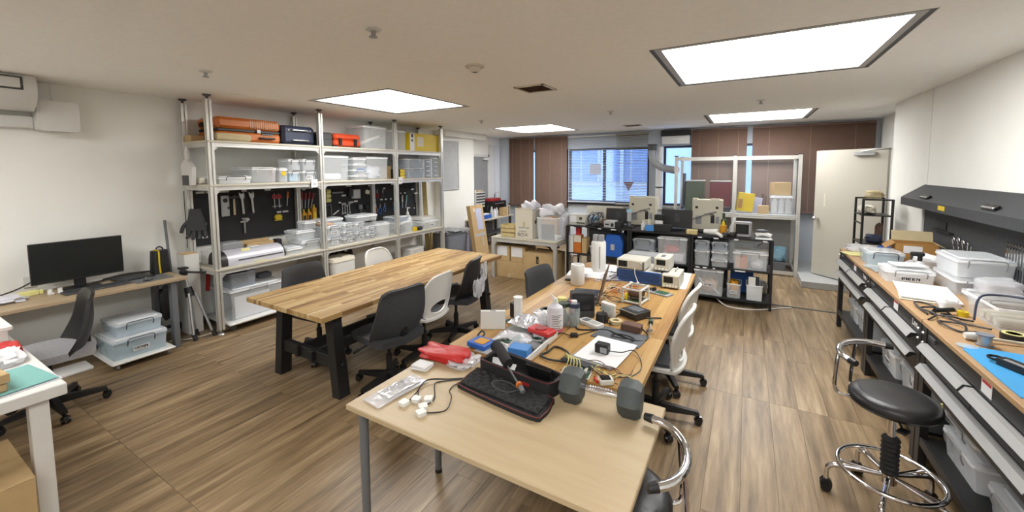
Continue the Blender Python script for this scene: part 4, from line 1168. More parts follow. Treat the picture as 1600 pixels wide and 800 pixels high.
for y, l, zz in ((2.77, 'adjustable wrench with open jaw hung right of the hammer', 0), (2.89, 'long silver wrench hung left of the red pliers', 1)):
    t = tl('wrench', l, 'wrench', y, 1.27, .06)
    obj('handle', B((.005, -.014, 0), (.02, .014, .22), .004), 'silver', t)
    obj('jaw', G().prism([(-.02, .2), (.022, .2), (.03, .25), (.02, .285), (.006, .26), (-.01, .262), (-.032, .285), (-.035, .245)], .003, .024, 'x'), 'silver', t)
def pliers(label, y, z, m, rot=0, s=1.0):
    t = tl('pliers', label, 'pliers', y, z, rot)
    for q in (-1, 1):
        obj('grip', G().tube([(.015, q * .012 * s, 0), (.015, q * .032 * s, .05 * s), (.015, q * .02 * s, .1 * s), (.015, q * .004 * s, .13 * s)][::1], .009 * s, 8, 3), m, t)
    obj('jaw', G().cyl((.008, 0, .13 * s), (.022, 0, .13 * s), .016 * s).prism([(-.016 * s, .13 * s), (.016 * s, .13 * s), (.006 * s, .2 * s), (-.006 * s, .2 * s)], .008, .022, 'x'), 'steel', t)
def screwdriver(label, y, z, m, ln=.22, rot=0, grp=None):
    t = T('screwdriver', label, 'screwdriver', (XP, y, z), 0, grp, (rot, 0, 0))
    obj('grip', G().cyl((.02, 0, ln * .55), (.02, 0, ln), .014, .012, 10), m, t)
    obj('blade', G().cyl((.02, 0, 0), (.02, 0, ln * .55), .005, n=8), 'silver', t)
for k, (y, l) in enumerate(((3.17, 'red clamp pliers, leftmost of the red handled pair'), (3.24, 'red clamp pliers, right one of the red handled pair'))):
    t = tl('clamp', l, 'clamp', y, 1.31, .05 * k)
    obj('bar', B((.01, -.006, 0), (.018, .006, .2)), 'silver', t)
    obj('jaw', B((.01, -.03, .02), (.02, .03, .035), .003), 'silver', t)
    obj('grip', B((.006, -.035, .13), (.028, .035, .19), .008), 'dark_red', t)
screwdriver('screwdriver with orange grip right of the red clamp pliers', 3.34, 1.33, 'orange', .2, -.1)
for k in range(4):
    screwdriver('red handled screwdriver, %s of the four beside the second pole' % ('first', 'second', 'third', 'last')[k], 3.565 + k * .045, 1.27, 'dark_red', .25 - .02 * (k % 2), -.08 * k)
t = tl('caliper', 'steel clamp tool hung alone low on the first pegboard', 'clamp', 2.77, 1.02)
obj('beam', G().cyl((.02, 0, 0), (.02, 0, .2), .012, .016, 10), 'steel', t)
obj('jaw', G().box((.01, -.05, .14), (.03, .04, .165), .004).box((.01, -.03, .18), (.03, .05, .2), .004), 'silver', t)
A('tape_measure', 'yellow tape measure hung on the first pegboard', 'tape measure', G().rrect(-.045, .045, 0, .07, 0, .035, .03, 4, axis='x').box((.0, -.05, -.012), (.03, .05, 0)), 'yellow', (XP, 3.21, 1.15))
for k, (y, z, h, l) in enumerate(((3.58, 1.05, .16, 'yellow black driver, leftmost of three beside the second pole'), (3.66, 1.05, .16, 'yellow black driver, middle of three beside the second pole'), (3.74, 1.03, .24, 'tall yellow tool, largest of the yellow three'))):
    t = tl('driver', l, 'driver', y, z)
    obj('body', G().rrect(-.03, .03, 0, h, .0, .05, .015, 3, axis='x'), 'amber', t)
    obj('tip', G().cyl((.025, 0, h), (.025, 0, h + .05), .018, .01, 10), 'yellow', t)
    obj('grip', B((.045, -.02, h * .15), (.058, .02, h * .75), .006), 'black' if k < 2 else 'yellow', t)
for k in range(3):
    A('tape_roll', 'pale tape roll, %s of three hung above the hacksaw' % ('top', 'middle', 'bottom')[k], 'tape roll', G().cyl((.0, -.035, 0), (.0, .035, 0), .033, n=18).cyl((0, -.0355, 0), (0, .0355, 0), .02, n=12), 'pale_yellow', (XP + .034, 3.98, 1.5 - k * .068), 0, 'three pale tape rolls')
A('dust_brush', 'grey brush lying on hooks at the top of the second pegboard', 'brush', B((0, -.1, 0), (.03, .1, .03), .008), 'steel_grey', (XP, 4.17, 1.46))
t = tl('hacksaw', 'metal frame hacksaw with blue grip hung below the tape rolls', 'saw', 3.96, 1.08)
obj('frame', G().tube([(.015, -.09, .02), (.015, -.09, .2), (.015, .08, .21), (.015, .09, .0)], .006, 6), 'steel', t)
obj('blade', B((.013, -.09, .0), (.016, .09, .012)), 'silver', t)
obj('grip', G().tube([(.015, -.09, .2), (.015, -.11, .12), (.015, -.1, .05)], .012, 8, 3), 'sky_blue', t)
A('marker_pen', 'white marker lying slanted on the second pegboard', 'marker', G().cyl((0, -.05, -.03), (0, .05, .03), .01, n=10), 'white', (XP + .012, 4.13, 1.16))
t = tl('parts_holder', 'clear cup holder with parts on the second pegboard', 'holder', 4.49, 1.36)
obj('cup', B((0, -.055, 0), (.07, .08, .15), .006), 'clear_lid', t)
obj('black_holder', B((0, -.13, .04), (.06, -.06, .17), .006), 'black', t)
A('glue_bottle', 'small white bottle hung right of the clear cup holder', 'bottle', B((0, -.045, 0), (.03, .045, .07), .012), 'cream', (XP, 4.745, 1.42), rot=(-.3, 0, 0))
pliers('dark red pliers, left one at the upper right of the second pegboard', 4.97, 1.33, 'dark_red', .05, .8)
pliers('dark red pliers, right one at the upper right of the second pegboard', 5.08, 1.34, 'brown', -.1, .75)
for k in range(4):
    t = tl('spanner', 'combination spanner, %s of the four in a row on the second pegboard' % ('first', 'second', 'third', 'last')[k], 'spanner', 4.255 + .045 * k, 1.1 + (.02 if k != 2 else -.01))
    obj('shaft', B((.004, -.007, .02), (.013, .007, .16), .002), 'silver', t)
    obj('end', G().cyl((.002, 0, .015), (.015, 0, .015), .018, n=10).prism([(-.018, .15), (.018, .15), (.02, .18), (.008, .185), (.004, .165), (-.004, .165), (-.008, .185), (-.02, .18)], .003, .014, 'x'), 'silver', t)
A('allen_key_set', 'small black and silver key set low on the second pegboard', 'key set', G().box((0, -.04, .06), (.03, .04, .14), .006).cyl((.015, 0, 0), (.015, 0, .06), .006).cyl((.015, .02, -.01), (.015, .02, .06), .005), 'steel_grey', (XP, 4.6, 1.11))
A('black_grip', 'round black knob tool hung at the middle of the second pegboard', 'tool', G().ell((.025, 0, 0), (.025, .04, .04)), 'black', (XP, 4.72, 1.2))
pliers('pliers with orange grips on the second pegboard', 4.93, 1.08, 'orange', .03, .85)
pliers('long blue pliers, right of the orange pliers', 5.02, 1.04, 'blue', .0, .95)
pliers('short blue pliers beside the third pole', 5.12, 1.08, 'light_blue', -.05, .8)
pliers('dark blue pliers, left of the pair behind the wash bottle', 5.36, 1.07, 'front_blue', .1, .85)
pliers('dark blue pliers, right of the pair behind the wash bottle', 5.46, 1.08, 'front_blue', -.1, .8)
screwdriver('screwdriver with brown grip high on the third pegboard', 5.39, 1.3, 'brown', .18)
for k, (y, m, r) in enumerate(((5.56, 'white', 0), (5.64, 'aqua', -.15))):
    t = tl('file', ('white handled file on the third pegboard', 'pale green handled file on the third pegboard')[k], 'file', y, 1.11, r)
    obj('grip', G().cyl((.02, 0, .12), (.02, 0, .24), .014, .011, 10), m, t)
    obj('blade', B((.016, -.01, 0), (.022, .01, .12)), 'silver', t)
t = tl('hammer', 'small hammer with white head at the right end of the third pegboard', 'hammer', 5.92, 1.2)
obj('handle', G().cyl((.02, 0, 0), (.02, 0, .16), .009, n=8), 'silver', t)
obj('head', G().cyl((.02, -.04, .17), (.02, .04, .17), .016), 'white', t)
# pair of gloves, dustpan, pole at the near end
gl = T('work_glove', 'dark grey work glove pair hanging at the near shelving post', 'glove', (-5.52, 2.20, 1.39), 1.0, None, None)
gg = G().add([(-.05, -.02, 0), (.05, -.02, 0), (.05, .02, 0), (-.05, .02, 0), (-.085, -.03, -.16), (.085, -.03, -.16), (.085, .03, -.16), (-.085, .03, -.16), (-.09, -.025, -.25), (.09, -.025, -.25), (.09, .025, -.25), (-.09, .025, -.25)],
    [(0, 1, 2, 3)] + [(a + i, a + 4 + i, a + 4 + (i + 1) % 4, a + (i + 1) % 4) for a in (0, 4) for i in range(4)] + [(11, 10, 9, 8)])
obj('palm', gg, 'charcoal', gl)
for k in range(4):
    x = -.068 + .045 * k
    obj('finger', G().tube([(x, 0, -.23), (x * 1.15 - .0, -.01, -.31), (x * 1.25 - .01, -.03, -.36 + .02 * abs(k - 1.5))], lambda q: .022 - .006 * q, 8, 3), 'charcoal', gl)
obj('thumb', G().tube([(-.07, 0, -.14), (-.12, -.02, -.2), (-.14, -.03, -.27)], lambda q: .024 - .006 * q, 8, 3), 'charcoal', gl)
dp = T('dustpan', 'white dustpan with dark lip hanging outside the first shelving post', 'dustpan', (-5.42, 2.112, 1.67), 0, None)
obj('pan', G().prism([(-.1, .0), (.12, .0), (.15, .2), (.04, .28), (-.04, .28), (-.12, .22)], -.02, .02, 'y'), 'plastic_white', dp)
obj('handle', G().box((-.025, -.012, .28), (.02, .012, .43), .006).tube([(0, 0, .42), (0, .0, .45), (0, .02, .46), (0, .036, .44)], .006, 6), 'plastic_white', dp)
obj('lip', B((-.09, -.024, .0), (.06, -.0205, .11)), 'dark_grey', dp)
A('long_pole', 'dark grey pole leaning on the wall beside the gloves', 'pole', G().cyl((0, 0, 0), (-.22, .02, 1.28), .013, n=10), 'steel_grey', (-5.42, 1.925, 0))
cr = T('carton', 'tall white carton standing on end beside the first shelving pole', 'carton', (-5.44, 2.065, 0))
obj('box', G().prism([(-.09, -.07), (.09, -.07), (.09, .07), (-.09, .07)], 0, .9, 'z', taper=.98), 'white', cr)
obj('rim', B((-.085, -.065, .895), (.085, .065, .905)), 'cardboard', cr)
A('red_strap', 'red brown bar below the near end of the bottom shelf', 'bar', G().cyl((0, 0, 0), (.02, .02, .3), .022, n=10), 'red', (-5.55, 2.28, .4))
tp = T('tripod', 'folded silver camera tripod leaning beside the desk end', 'tripod', (-5.17, 2.03, 0), 0, None)
for k, (dx, dy) in enumerate(((.03, -.05), (-.07, .0), (.04, .06))):
    l = obj('leg', G().tube([(dx * 1.6, dy * 1.6, .02), (dx * .5 - .06, dy * .5 - .04, .5)], .014, 8), 'silver', tp)
    obj('foot', G().tube([(dx * 1.6 + .02, dy * 1.6 + .01, .0), (dx * 1.6, dy * 1.6, .06)], .022, 8), 'black', l)
obj('collar', G().cyl((-.065, -.045, .46), (-.09, -.055, .56), .045, .035), 'black', tp)
obj('column', G().tube([(-.07, -.045, .5), (-.12, -.07, .75)], .013, 8), 'silver', tp)
obj('head', G().cbox((-.125, -.07, .72), (.07, .06, .06), .01).cbox((-.13, -.07, .77), (.08, .08, .02), .005), 'black', tp)
obj('pan_handle', G().tube([(-.12, -.07, .73), (-.0, .02, .72), (.06, .06, .72)], .011, 8), 'black', tp)
A('floor_cable', 'white cable lying on the floor by the first shelving pole', 'cable', G().tube([(-5.3, 1.8, .008), (-5.15, 2.05, .008), (-5.3, 2.5, .008), (-5.5, 2.9, .008)], .006, 6, 6), 'white')
A('black_bag', 'black folded bag hanging under the right end of the wall desk', 'bag', G().blob((0, 0, .0), (.03, .06, .17), 9, .2, .6, flat=False), 'black', (-5.42, 1.835, .41))

# ================================================================ wall desk
mo = T('monitor', 'wide black monitor seen switched off on the wall desk', 'monitor', (-5.47, 1.215, .725), PI / 2)
obj('panel', B((-.31, -.012, .09), (.31, .018, .46), .004), 'black', mo)
obj('screen', B((-.303, -.0135, .105), (.303, -.012, .453)), 'screen', mo)
obj('stand', G().box((-.04, .015, .01), (.04, .04, .25), .006), 'black', mo)
obj('base', B((-.13, -.07, 0), (.13, .09, .012), .004), 'black', mo)
kb = T('keyboard', 'black keyboard on the wall desk below the monitor', 'keyboard', (-5.28, 1.28, .726), PI / 2 + .04)
obj('case', B((-.23, -.07, 0), (.23, .07, .016), .004), 'dark_grey', kb)
g = G()
for r in range(5):
    for c in range(15): g.box((-.215 + c * .0287, -.058 + r * .0235, .016), (-.19 + c * .0287, -.038 + r * .0235, .021))
k_ = obj('keys', g, 'charcoal', kb); k_['kind'] = 'stuff'
A('desk_mat', 'dark grey mat under the mouse at the desk end', 'mat', B((-.13, -.15, 0), (.13, .15, .004), .001), 'steel_grey', (-5.27, 1.67, .726), .05)
pt = T('pen_tablet', 'black pen tablet lying behind the mat on the wall desk', 'tablet', (-5.45, 1.61, .726), .05)
obj('slab', B((-.11, -.17, 0), (.11, .12, .018), .004), 'black', pt)
obj('active_area', B((-.08, -.14, .018), (.08, .09, .0186)), 'charcoal', pt)
ms = T('mouse', 'dark mouse with pale side on the mat at the desk end', 'mouse', (-5.2, 1.63, .731), .6)
obj('shell', G().ell((0, 0, .012), (.035, .055, .02)), 'dark_grey', ms)
obj('wheel', G().cyl((-.004, -.03, .028), (.004, -.03, .028), .008), 'pale_grey', ms)
A('box', 'pale yellow small box on the wall desk left of the monitor', 'box', G().box((-.03, -.07, 0), (.03, .05, .045), .006).box((-.028, .052, 0), (.028, .075, .04), .004), 'pale_yellow', (-5.5, .9, .726), .1)
for k in range(2):
    t = T('adapter', ('small white adapter left of the keyboard, further from it', 'small white adapter left of the keyboard, right beside it')[k], 'adapter', (-5.4 + .01 * k, 1.0 + .06 * k, .726))
    obj('body', G().cyl((0, 0, 0), (0, 0, .045), .016, n=14), 'white', t)
    obj('plug', B((.01, -.02, 0), (.04, .02, .016), .004), 'white', t)
A('tissue_heap', 'crumpled white cables and paper heap at the near end of the wall desk', 'paper', G().blob((0, 0, .02), (.1, .12, .025), 17, .35), 'bag_white', (-5.4, .72, .726))
A('monitor_cable', 'black cable curling from the wall to the monitor', 'cable', G().tube([(-5.6, .7, .74), (-5.62, .85, .78), (-5.58, .95, .84), (-5.55, 1.05, .86), (-5.5, 1.12, .86)], .006, 6, 6), 'black')
A('wall_socket', 'small wall socket with plugs behind the yellow box', 'socket', G().box((.002, -.04, -.05), (.014, .04, .05), .004), 'white', (XL, .93, .82))
g = G().tube([(-5.52, 1.3, .738), (-5.56, 1.42, .74), (-5.6, 1.55, .745), (-5.61, 1.75, .74), (-5.58, 1.88, .735)], .007, 6, 6).tube([(-5.62, 1.4, .738), (-5.64, 1.6, .75), (-5.62, 1.8, .738)], .006, 6, 6)
A('cable_bundle', 'black cable bundle running behind the pen tablet', 'cable', g, 'black')
bg_ = T('camera_bag', 'small black bag with yellow stripe standing at the end of the wall desk', 'bag', (-5.49, 1.825, .726), .25)
obj('body', G().rrect(-.055, .055, -.08, .08, 0, .25, .03, 4, taper=.85), 'black', bg_)
obj('stripe', G().tube([(.06, -.035, .01), (.058, -.04, .12), (.05, -.035, .235), (0, -.03, .253), (-.045, -.03, .245)], .008, 6, 4), 'yellow', bg_)
obj('strap', G().tube([(0, -.03, .25), (.0, -.01, .285), (0, .03, .275), (0, .04, .25)], .007, 6, 4), 'black', bg_)
# bins on the low dolly under the desk
dq = T('dolly', 'white flat dolly on casters under the wall desk', 'dolly', (-5.22, 1.48, 0))
obj('deck', B((-.27, -.24, .05), (.3, .24, .075), .01), 'white', dq)
for x in (-.2, .25):
    for y in (-.19, .19): obj('caster', G().cyl((x, y - .012, .022), (x, y + .012, .022), .022).box((x - .015, y - .01, .03), (x + .015, y + .01, .05)), 'mid_grey', dq)
bin_('milky bin with dark label, lower of two on the dolly under the wall desk', -5.2, 1.47, .077, .42, .46, .19, m='clear_blue', handle='charcoal', name=True)
bin_('milky bin with dark handle, upper of two on the dolly under the wall desk', -5.24, 1.49, .272, .36, .40, .13, m='clear_blue', handle='charcoal')
A('teal_part', 'teal box inside the lower bin under the wall desk', 'box', B((-.12, -.06, 0), (.1, .06, .09), .006), 'aqua', (-5.14, 1.4, .083))
A('footrest', 'dark rounded object on the floor under the near end of the wall desk', 'footrest', G().blob((0, 0, .13), (.15, .17, .13), 55, .1), 'steel_grey', (-5.34, .72, 0))
A('foot_pad', 'low white pad on the floor behind the grey seated chair', 'pad', B((-.12, -.13, 0), (.12, .13, .03), .008), 'white', (-5.3, 1.06, 0.0))

# ================================================================ white side table things
A('cutting_sheet', 'aqua folder in a clear sleeve at the corner of the white table', 'folder', G().box((-.17, -.15, 0), (.19, .13, .004), .001), 'aqua', (-3.30, .43, .737), .12)
A('clear_sleeve', 'clear sleeve beneath the aqua folder on the white table', 'sleeve', G().box((-.19, -.18, 0), (.22, .15, .003), .001), 'film', (-3.31, .42, .7315), .12)
cb = T('cardboard_box', 'flat brown carton with white label, upper of two on the white table', 'box', (-3.33, .265, .7805), .1)
obj('carton', B((-.2, -.12, 0), (.2, .14, .045), .003), 'cardboard', cb)
obj('label', B((-.1, .06, .045), (-.02, .12, .0465)), 'paper', cb)
A('cardboard_box', 'flat brown carton, lower of two on the white table', 'box', B((-.2, -.12, 0), (.2, .14, .035), .003), 'cardboard', (-3.33, .26, .7425), .06)
A('red_bag', 'crumpled red plastic bag on the white table', 'bag', G().blob((0, 0, .025), (.11, .05, .03), 61, .2), 'red', (-3.84, .52, .731))
A('tissue', 'crumpled white tissue on the white table before the red bag', 'tissue', G().blob((0, 0, .03), (.09, .08, .035), 62, .3), 'paper', (-3.63, .46, .731))
t = T('organizer', 'raised white shelf tray at the far end of the white table', 'organizer', (-4.14, .45, .731))
obj('top', B((-.25, -.2, .1), (.15, .12, .125), .004), 'white', t)
for x in (-.22, .12): obj('side', B((x - .012, -.2, 0), (x + .012, .1, .1)), 'white', t)
bx = T('cardboard_box', 'large brown carton on the floor before the white table', 'box', (-3.2, .15, 0), 0)
obj('carton', B((-.29, -.32, 0), (.27, .29, .35), .004), 'cardboard', bx)
obj('flap', G().box((-.29, -.32, .3505), (-.012, .29, .354)).box((-.008, -.32, .3505), (.27, .29, .354)), 'cardboard', bx)
obj('shipping_label', B((-.2, .0, .3545), (.0, .2, .356)), 'paper', bx)
A('dark_bin', 'dark grey bin standing under the white table', 'bin', G().rrect(-.2, .2, -.15, .15, 0, .45, .04, 3, taper=1.1), 'slate', (-3.82, .1, 0))
# ================================================================ birch desk in front
ZD = 0.7185
db = T('dumbbell', 'black hexagonal rubber dumbbell with chrome grip on the birch desk', 'dumbbell', (-.555, 1.765, ZD), .06)
def hexhead(g, x0, x1, R):
    pts = [(R * math.cos(PI / 3 * k), R * math.sin(PI / 3 * k)) for k in range(6)]
    q = .8; m = (x0 + x1) / 2; h = (x1 - x0) / 2
    rings = []
    for x, s in ((x0, q), (x0 + h * .45, 1), (x1 - h * .45, 1), (x1, q)):
        rings.append([(x, p[0] * s, p[1] * s + R * math.cos(PI / 6)) for p in pts])
    vs = [p for r in rings for p in r]
    fs = [tuple(range(5, -1, -1)), tuple(range(18, 24))] + [(a * 6 + i, a * 6 + (i + 1) % 6, a * 6 + 6 + (i + 1) % 6, a * 6 + 6 + i) for a in range(3) for i in range(6)]
    g.add(vs, fs)
for k, (a, b) in enumerate(((-.185, -.085), (.085, .185))):
    g = G(); hexhead(g, a, b, .083); obj('head', g, 'dumbbell', db)
zc = .083 * math.cos(PI / 6)
gp = [(-.09, .015), (-.06, .0155), (-.03, .0185), (0, .0195), (.03, .0185), (.06, .0155), (.09, .015)]
g = G()
g.tube([(x, 0, zc) for x, r in gp], lambda t: [r for x, r in gp][int(round(t * 6))], 16)
for k in range(9): g.cyl((-.05 + k * .012, 0, zc), (-.047 + k * .012, 0, zc), .0203, n=16)
obj('grip', g, 'chrome', db)

# open case with foam lid, microphone and folded parts
cs = T('hard_case', 'open black zip case with egg foam lid lying on the birch desk', 'case', (-1.0, 1.70, ZD), 0)
lid_p = [(-.235, -.105), (-.2, -.14), (.2, -.19), (.255, -.15), (.25, -.05), (.2, .0), (-.2, .06), (-.245, .02)]
def smoothpoly(p, k=4): return [(v.x, v.y) for v in spline([(x, y, 0) for x, y in p], k, True)]
lp = smoothpoly(lid_p)
obj('lid', G().prism(lp, .0, .02), 'black_matt', cs)
obj('zip_edge', G().tube([(x, y, .02) for x, y in lp], .0028, 6, closed=True), 'trim_red', cs)
rows = []
for i in range(25):
    v = i / 24; row = []
    for j in range(61):
        u = j / 60
        x = -.22 + u * .455; y = -.125 - .045 * u + v * (.165 - .02 * u)
        row.append((x, y, .027 + .008 * math.sin(u * 48 + 2 * math.sin(v * 6)) * math.sin(v * 19)))
    rows.append(row)
fm = obj('foam', G().sheet(rows, .008), 'black_matt', cs)
bp = smoothpoly([(-.215, .09), (-.2, .05), (.16, .0), (.22, .02), (.235, .09), (.2, .13), (-.16, .2), (-.215, .17)])
g = G(); n = len(bp)
ins = [((x) * .93 + .001, (y - .095) * .8 + .095) for x, y in bp]
vs = [(x, y, 0) for x, y in bp] + [(x, y, .075) for x, y in bp] + [(x, y, .075) for x, y in ins] + [(x, y, .02) for x, y in ins]
fs = [tuple(range(n - 1, -1, -1)), tuple(range(3 * n, 4 * n))] + [(a * n + i, a * n + (i + 1) % n, (a + 1) * n + (i + 1) % n, (a + 1) * n + i) for a in range(3) for i in range(n)]
g.add(vs, fs)
obj('base', g, 'black_matt', cs)
obj('zip_edge', G().tube([(x, y, .075) for x, y in bp], .0022, 6, closed=True), 'trim_red', cs)
obj('hinge_tape', B((.06, .006, .028), (.13, .012, .045)), 'dark_red', cs)
A('foam_wand', 'black foam headed wand with steel shaft lying across the open case', 'microphone', G().tube([(-.16, .12, .03), (-.12, .1, .03), (-.03, .02, .02), (.0, .0, .015)], lambda q: .031 - .004 * q, 14, 4), 'black_matt', (-1.03, 1.73, ZD + .09))
A('steel_shaft', 'thin steel microphone shaft reaching onto the foam lid', 'shaft', G().cyl((-1.05, 1.74, ZD + .095), (-.9, 1.625, ZD + .06), .0045, n=10).cyl((-.905, 1.63, ZD + .064), (-.88, 1.61, ZD + .055), .011, n=10), 'steel_grey')
A('orange_ring', 'small orange clip on the tip of the microphone shaft', 'clip', G().cyl((-.925, 1.645, ZD + .066), (-.915, 1.637, ZD + .064), .016, n=12), 'orange')
A('thin_cable', 'thin black lead looped on the egg foam lid', 'cable', G().tube([(-.9, 1.63, ZD + .056), (-.95, 1.58, ZD + .05), (-1.03, 1.59, ZD + .05), (-1.06, 1.63, ZD + .05), (-1.0, 1.66, ZD + .05), (-.92, 1.63, ZD + .05), (-.89, 1.6, ZD + .05)], .0025, 6, 6), 'dark_grey')
A('black_card_box', 'black glossy card box standing in the right end of the open case', 'box', G().box((-.075, -.012, 0), (.075, .012, .1), .003), 'black_gloss', (-.855, 1.765, ZD + .04), -.12, rot=(.35, 0, -.12))
for k, (x, y, r) in enumerate(((-1.14, 1.80, .5), (-1.05, 1.775, .2))):
    A('white_card', ('white card in the left end of the open case', 'white folded card beside the wand in the open case')[k], 'card', B((-.03, -.025, 0), (.03, .025, .002)), 'paper', (x, y, ZD + .06), r, rot=(.5, .1, r))
# five white tracker cubes on cables
for k, (x, y, l) in enumerate(((-1.365, 1.325, 'white square tag nearest the clear zip bag'), (-1.335, 1.375, 'white square tag in the middle of the back row'), (-1.285, 1.405, 'white square tag furthest from the desk edge'), (-1.265, 1.345, 'white square tag behind the frontmost one'), (-1.24, 1.305, 'white square tag nearest the front edge of the birch desk'))):
    t = T('sensor_tag', l, 'sensor', (x, y, ZD), .3 * k, 'white sensor tags on the birch desk')
    obj('body', G().rrect(-.02, .02, -.02, .02, 0, .017, .006, 3), 'white', t)
for k, p in enumerate(([(-1.36, 1.34), (-1.38, 1.42), (-1.40, 1.52), (-1.33, 1.6), (-1.24, 1.66)], [(-1.335, 1.395), (-1.39, 1.45), (-1.40, 1.53), (-1.32, 1.61), (-1.24, 1.67)],
                       [(-1.265, 1.365), (-1.27, 1.43), (-1.33, 1.5), (-1.35, 1.56), (-1.25, 1.65)], [(-1.225, 1.32), (-1.16, 1.38), (-1.19, 1.46), (-1.25, 1.52), (-1.26, 1.58), (-1.22, 1.65)])):
    A('sensor_cable', 'thin black sensor cable %s on the birch desk' % ('to the tag by the zip bag', 'to the middle tag', 'to the tag behind the front one', 'to the front tag')[k], 'cable', G().tube([(x, y, ZD + .004 + .012 * (i == 2)) for i, (x, y) in enumerate(p)], .0028, 6, 6), 'black')
g = G()
R = random.Random(5)
rows = [[(-.06 + .12 * j / 16 , -.15 + .3 * i / 24, .006 + .016 * math.exp(-((j - 8) / 6) ** 2 - ((i - 12) / 9) ** 2) * (1 + R.uniform(-.4, .4))) for j in range(17)] for i in range(25)]
A('zip_bag', 'clear crinkled zip bag at the left corner of the birch desk', 'bag', G().sheet(rows, .003), 'film', (-1.48, 1.39, ZD), -.12)
rows = [[(-.045 + .09 * j / 12, -.1 + .2 * i / 18, .012 + .018 * math.exp(-((j - 6) / 4) ** 2 - ((i - 9) / 7) ** 2) * (1 + R.uniform(-.5, .5))) for j in range(13)] for i in range(19)]
A('foil_strip', 'crinkled foil strip inside the clear zip bag', 'foil', G().sheet(rows, .002), 'foil', (-1.48, 1.41, ZD + .003), -.12)
A('red_pouch', 'crumpled red plastic mailer on the left rear corner of the birch desk', 'bag', G().blob((0, 0, .03), (.155, .075, .03), 71, .13, .5, 30, 14), 'red', (-1.50, 1.79, ZD), .15)
A('clear_pouch', 'folded clear film over the red mailer', 'film', G().blob((0, 0, .012), (.07, .09, .016), 72, .4, .7), 'film', (-1.36, 1.80, ZD + .001))
for k in range(2):
    A('white_sachet', ('white flat sachet before the red mailer, the lower one', 'white flat sachet before the red mailer, the upper one')[k], 'sachet', B((-.05, -.04, 0), (.05, .04, .012), .004), 'paper', (-1.535, 1.635, ZD + .014 * k), .2 - .15 * k)

# ================================================================ long cluttered table: near left group
ZB = 0.7215
ty = T('parts_tray', 'shallow white tray of loose electronic parts at the left edge of the cluttered table', 'tray', (-1.20, 2.15, ZB), .0)
obj('floor', B((-.2, -.21, 0), (.15, .24, .006), .002), 'pale_grey', ty)
obj('wall', G().box((.145, -.21, 0), (.155, .24, .03)).box((-.2, .235, 0), (.155, .245, .03)), 'white', ty)
A('blue_box', 'bright blue cardboard box at the near end of the parts tray', 'box', B((-.06, -.045, 0), (.06, .045, .055), .003), 'light_blue', (-1.125, 2.02, ZB + .007), .12)
t = T('blue_box', 'blue cased board with gold panel at the left edge of the parts tray', 'box', (-1.40, 2.02, ZB + .0065), -.1)
obj('case', B((-.07, -.06, 0), (.07, .06, .03), .004), 'blue', t)
obj('gold_panel', B((-.03, -.04, .03), (.045, .035, .033)), 'amber', t)
def film(name, label, x, y, sx, sy, sz, seed, m='foil', rz=0, z=ZB):
    R = random.Random(seed)
    f = [(R.uniform(20, 60), R.uniform(20, 60), R.uniform(0, 6)) for _ in range(6)]
    rows = []
    for i in range(15):
        v = -1 + i / 7; row = []
        for j in range(19):
            u = -1 + j / 9
            b = (1 - u ** 4) * (1 - v ** 4)
            d = sum(math.sin(a * u * sx * 3 + c * v * sy * 3 + e) for a, c, e in f) / 6
            row.append((u * sx, v * sy, .004 + sz * b * (.7 + .6 * d)))
        rows.append(row)
    return A(name, label, 'bag', G().sheet(rows, .003), m, (x, y, z), rz)
film('foil_bag', 'silver antistatic bag lying behind the blue cased board', -1.27, 2.21, .12, .075, .03, 3, 'film', .2, ZB + .009)
film('foil_bag', 'small silver bag with dark imprint between the blue boxes', -1.24, 2.05, .065, .05, .03, 4, 'foil', .3, ZB + .007)
film('foil_bag', 'large crinkled silver bag leaning before the white tube', -1.28, 2.42, .12, .09, .05, 9, 'foil', -.2, ZB + .034)
for k, (x, y, a, l) in enumerate(((-1.12, 2.2, .3, 'green circuit board in the parts tray, nearest the blue box'), (-1.16, 2.28, -.5, 'green circuit board in the parts tray, behind the white chips'), (-1.30, 2.12, 1.0, 'green circuit board half under the silver bags'))):
    t = T('circuit_board', l, 'circuit board', (x, y, ZB + .012 + .004 * k), a)
    obj('board', B((-.05, -.025, 0), (.05, .025, .003)), 'pcb_green', t)
    for q in range(3): obj('chip', B((-.04 + q * .03, -.012, .003), (-.022 + q * .03, .01, .008)), 'black', t)
    obj('connector', B((-.045, .014, .003), (.04, .022, .012)), 'pale_grey', t)
for k, (x, y) in enumerate(((-1.18, 2.17), (-1.13, 2.30))):
    A('white_part', ('white bagged part in the middle of the parts tray', 'white bagged part at the far end of the parts tray')[k], 'part', G().blob((0, 0, .015), (.045, .03, .015), 80 + k, .3), 'bag_white', (x, y, ZB + .007), .5 * k)
A('grey_putty', 'dark grey flat lump beside the blue box in the parts tray', 'part', G().blob((0, 0, .01), (.045, .05, .012), 83, .2), 'steel_grey', (-1.11, 2.15, ZB + .007))
A('glass_dome', 'small clear dome with green and yellow inside in the parts tray', 'dome', G().ell((0, 0, .02), (.035, .035, .03)), 'jar_glass', (-1.22, 2.165, ZB + .007))
t = T('red_tray', 'flat red plastic lid with round recess beside the spray bottle', 'lid', (-1.13, 2.315, ZB + .066), -.2)
obj('plate', B((-.08, -.05, -.03), (.09, .05, .0), .006), 'red', t)
obj('ring', G().lathe([(.03, 0), (.038, 0), (.038, .006), (.03, .006)], n=24), 'dark_red', t)
ro = T('router', 'white wedge shaped wireless router standing at the left edge of the cluttered table', 'router', (-1.50, 2.31, ZB), .5)
obj('body', G().prism([(-.03, 0), (.03, 0), (.018, .12), (-.014, .12)], -.085, .085, 'x'), 'plastic_white', ro)
obj('button', G().rrect(-.02, .02, -.004, .004, .12, .1215, .004), 'dark_grey', ro)
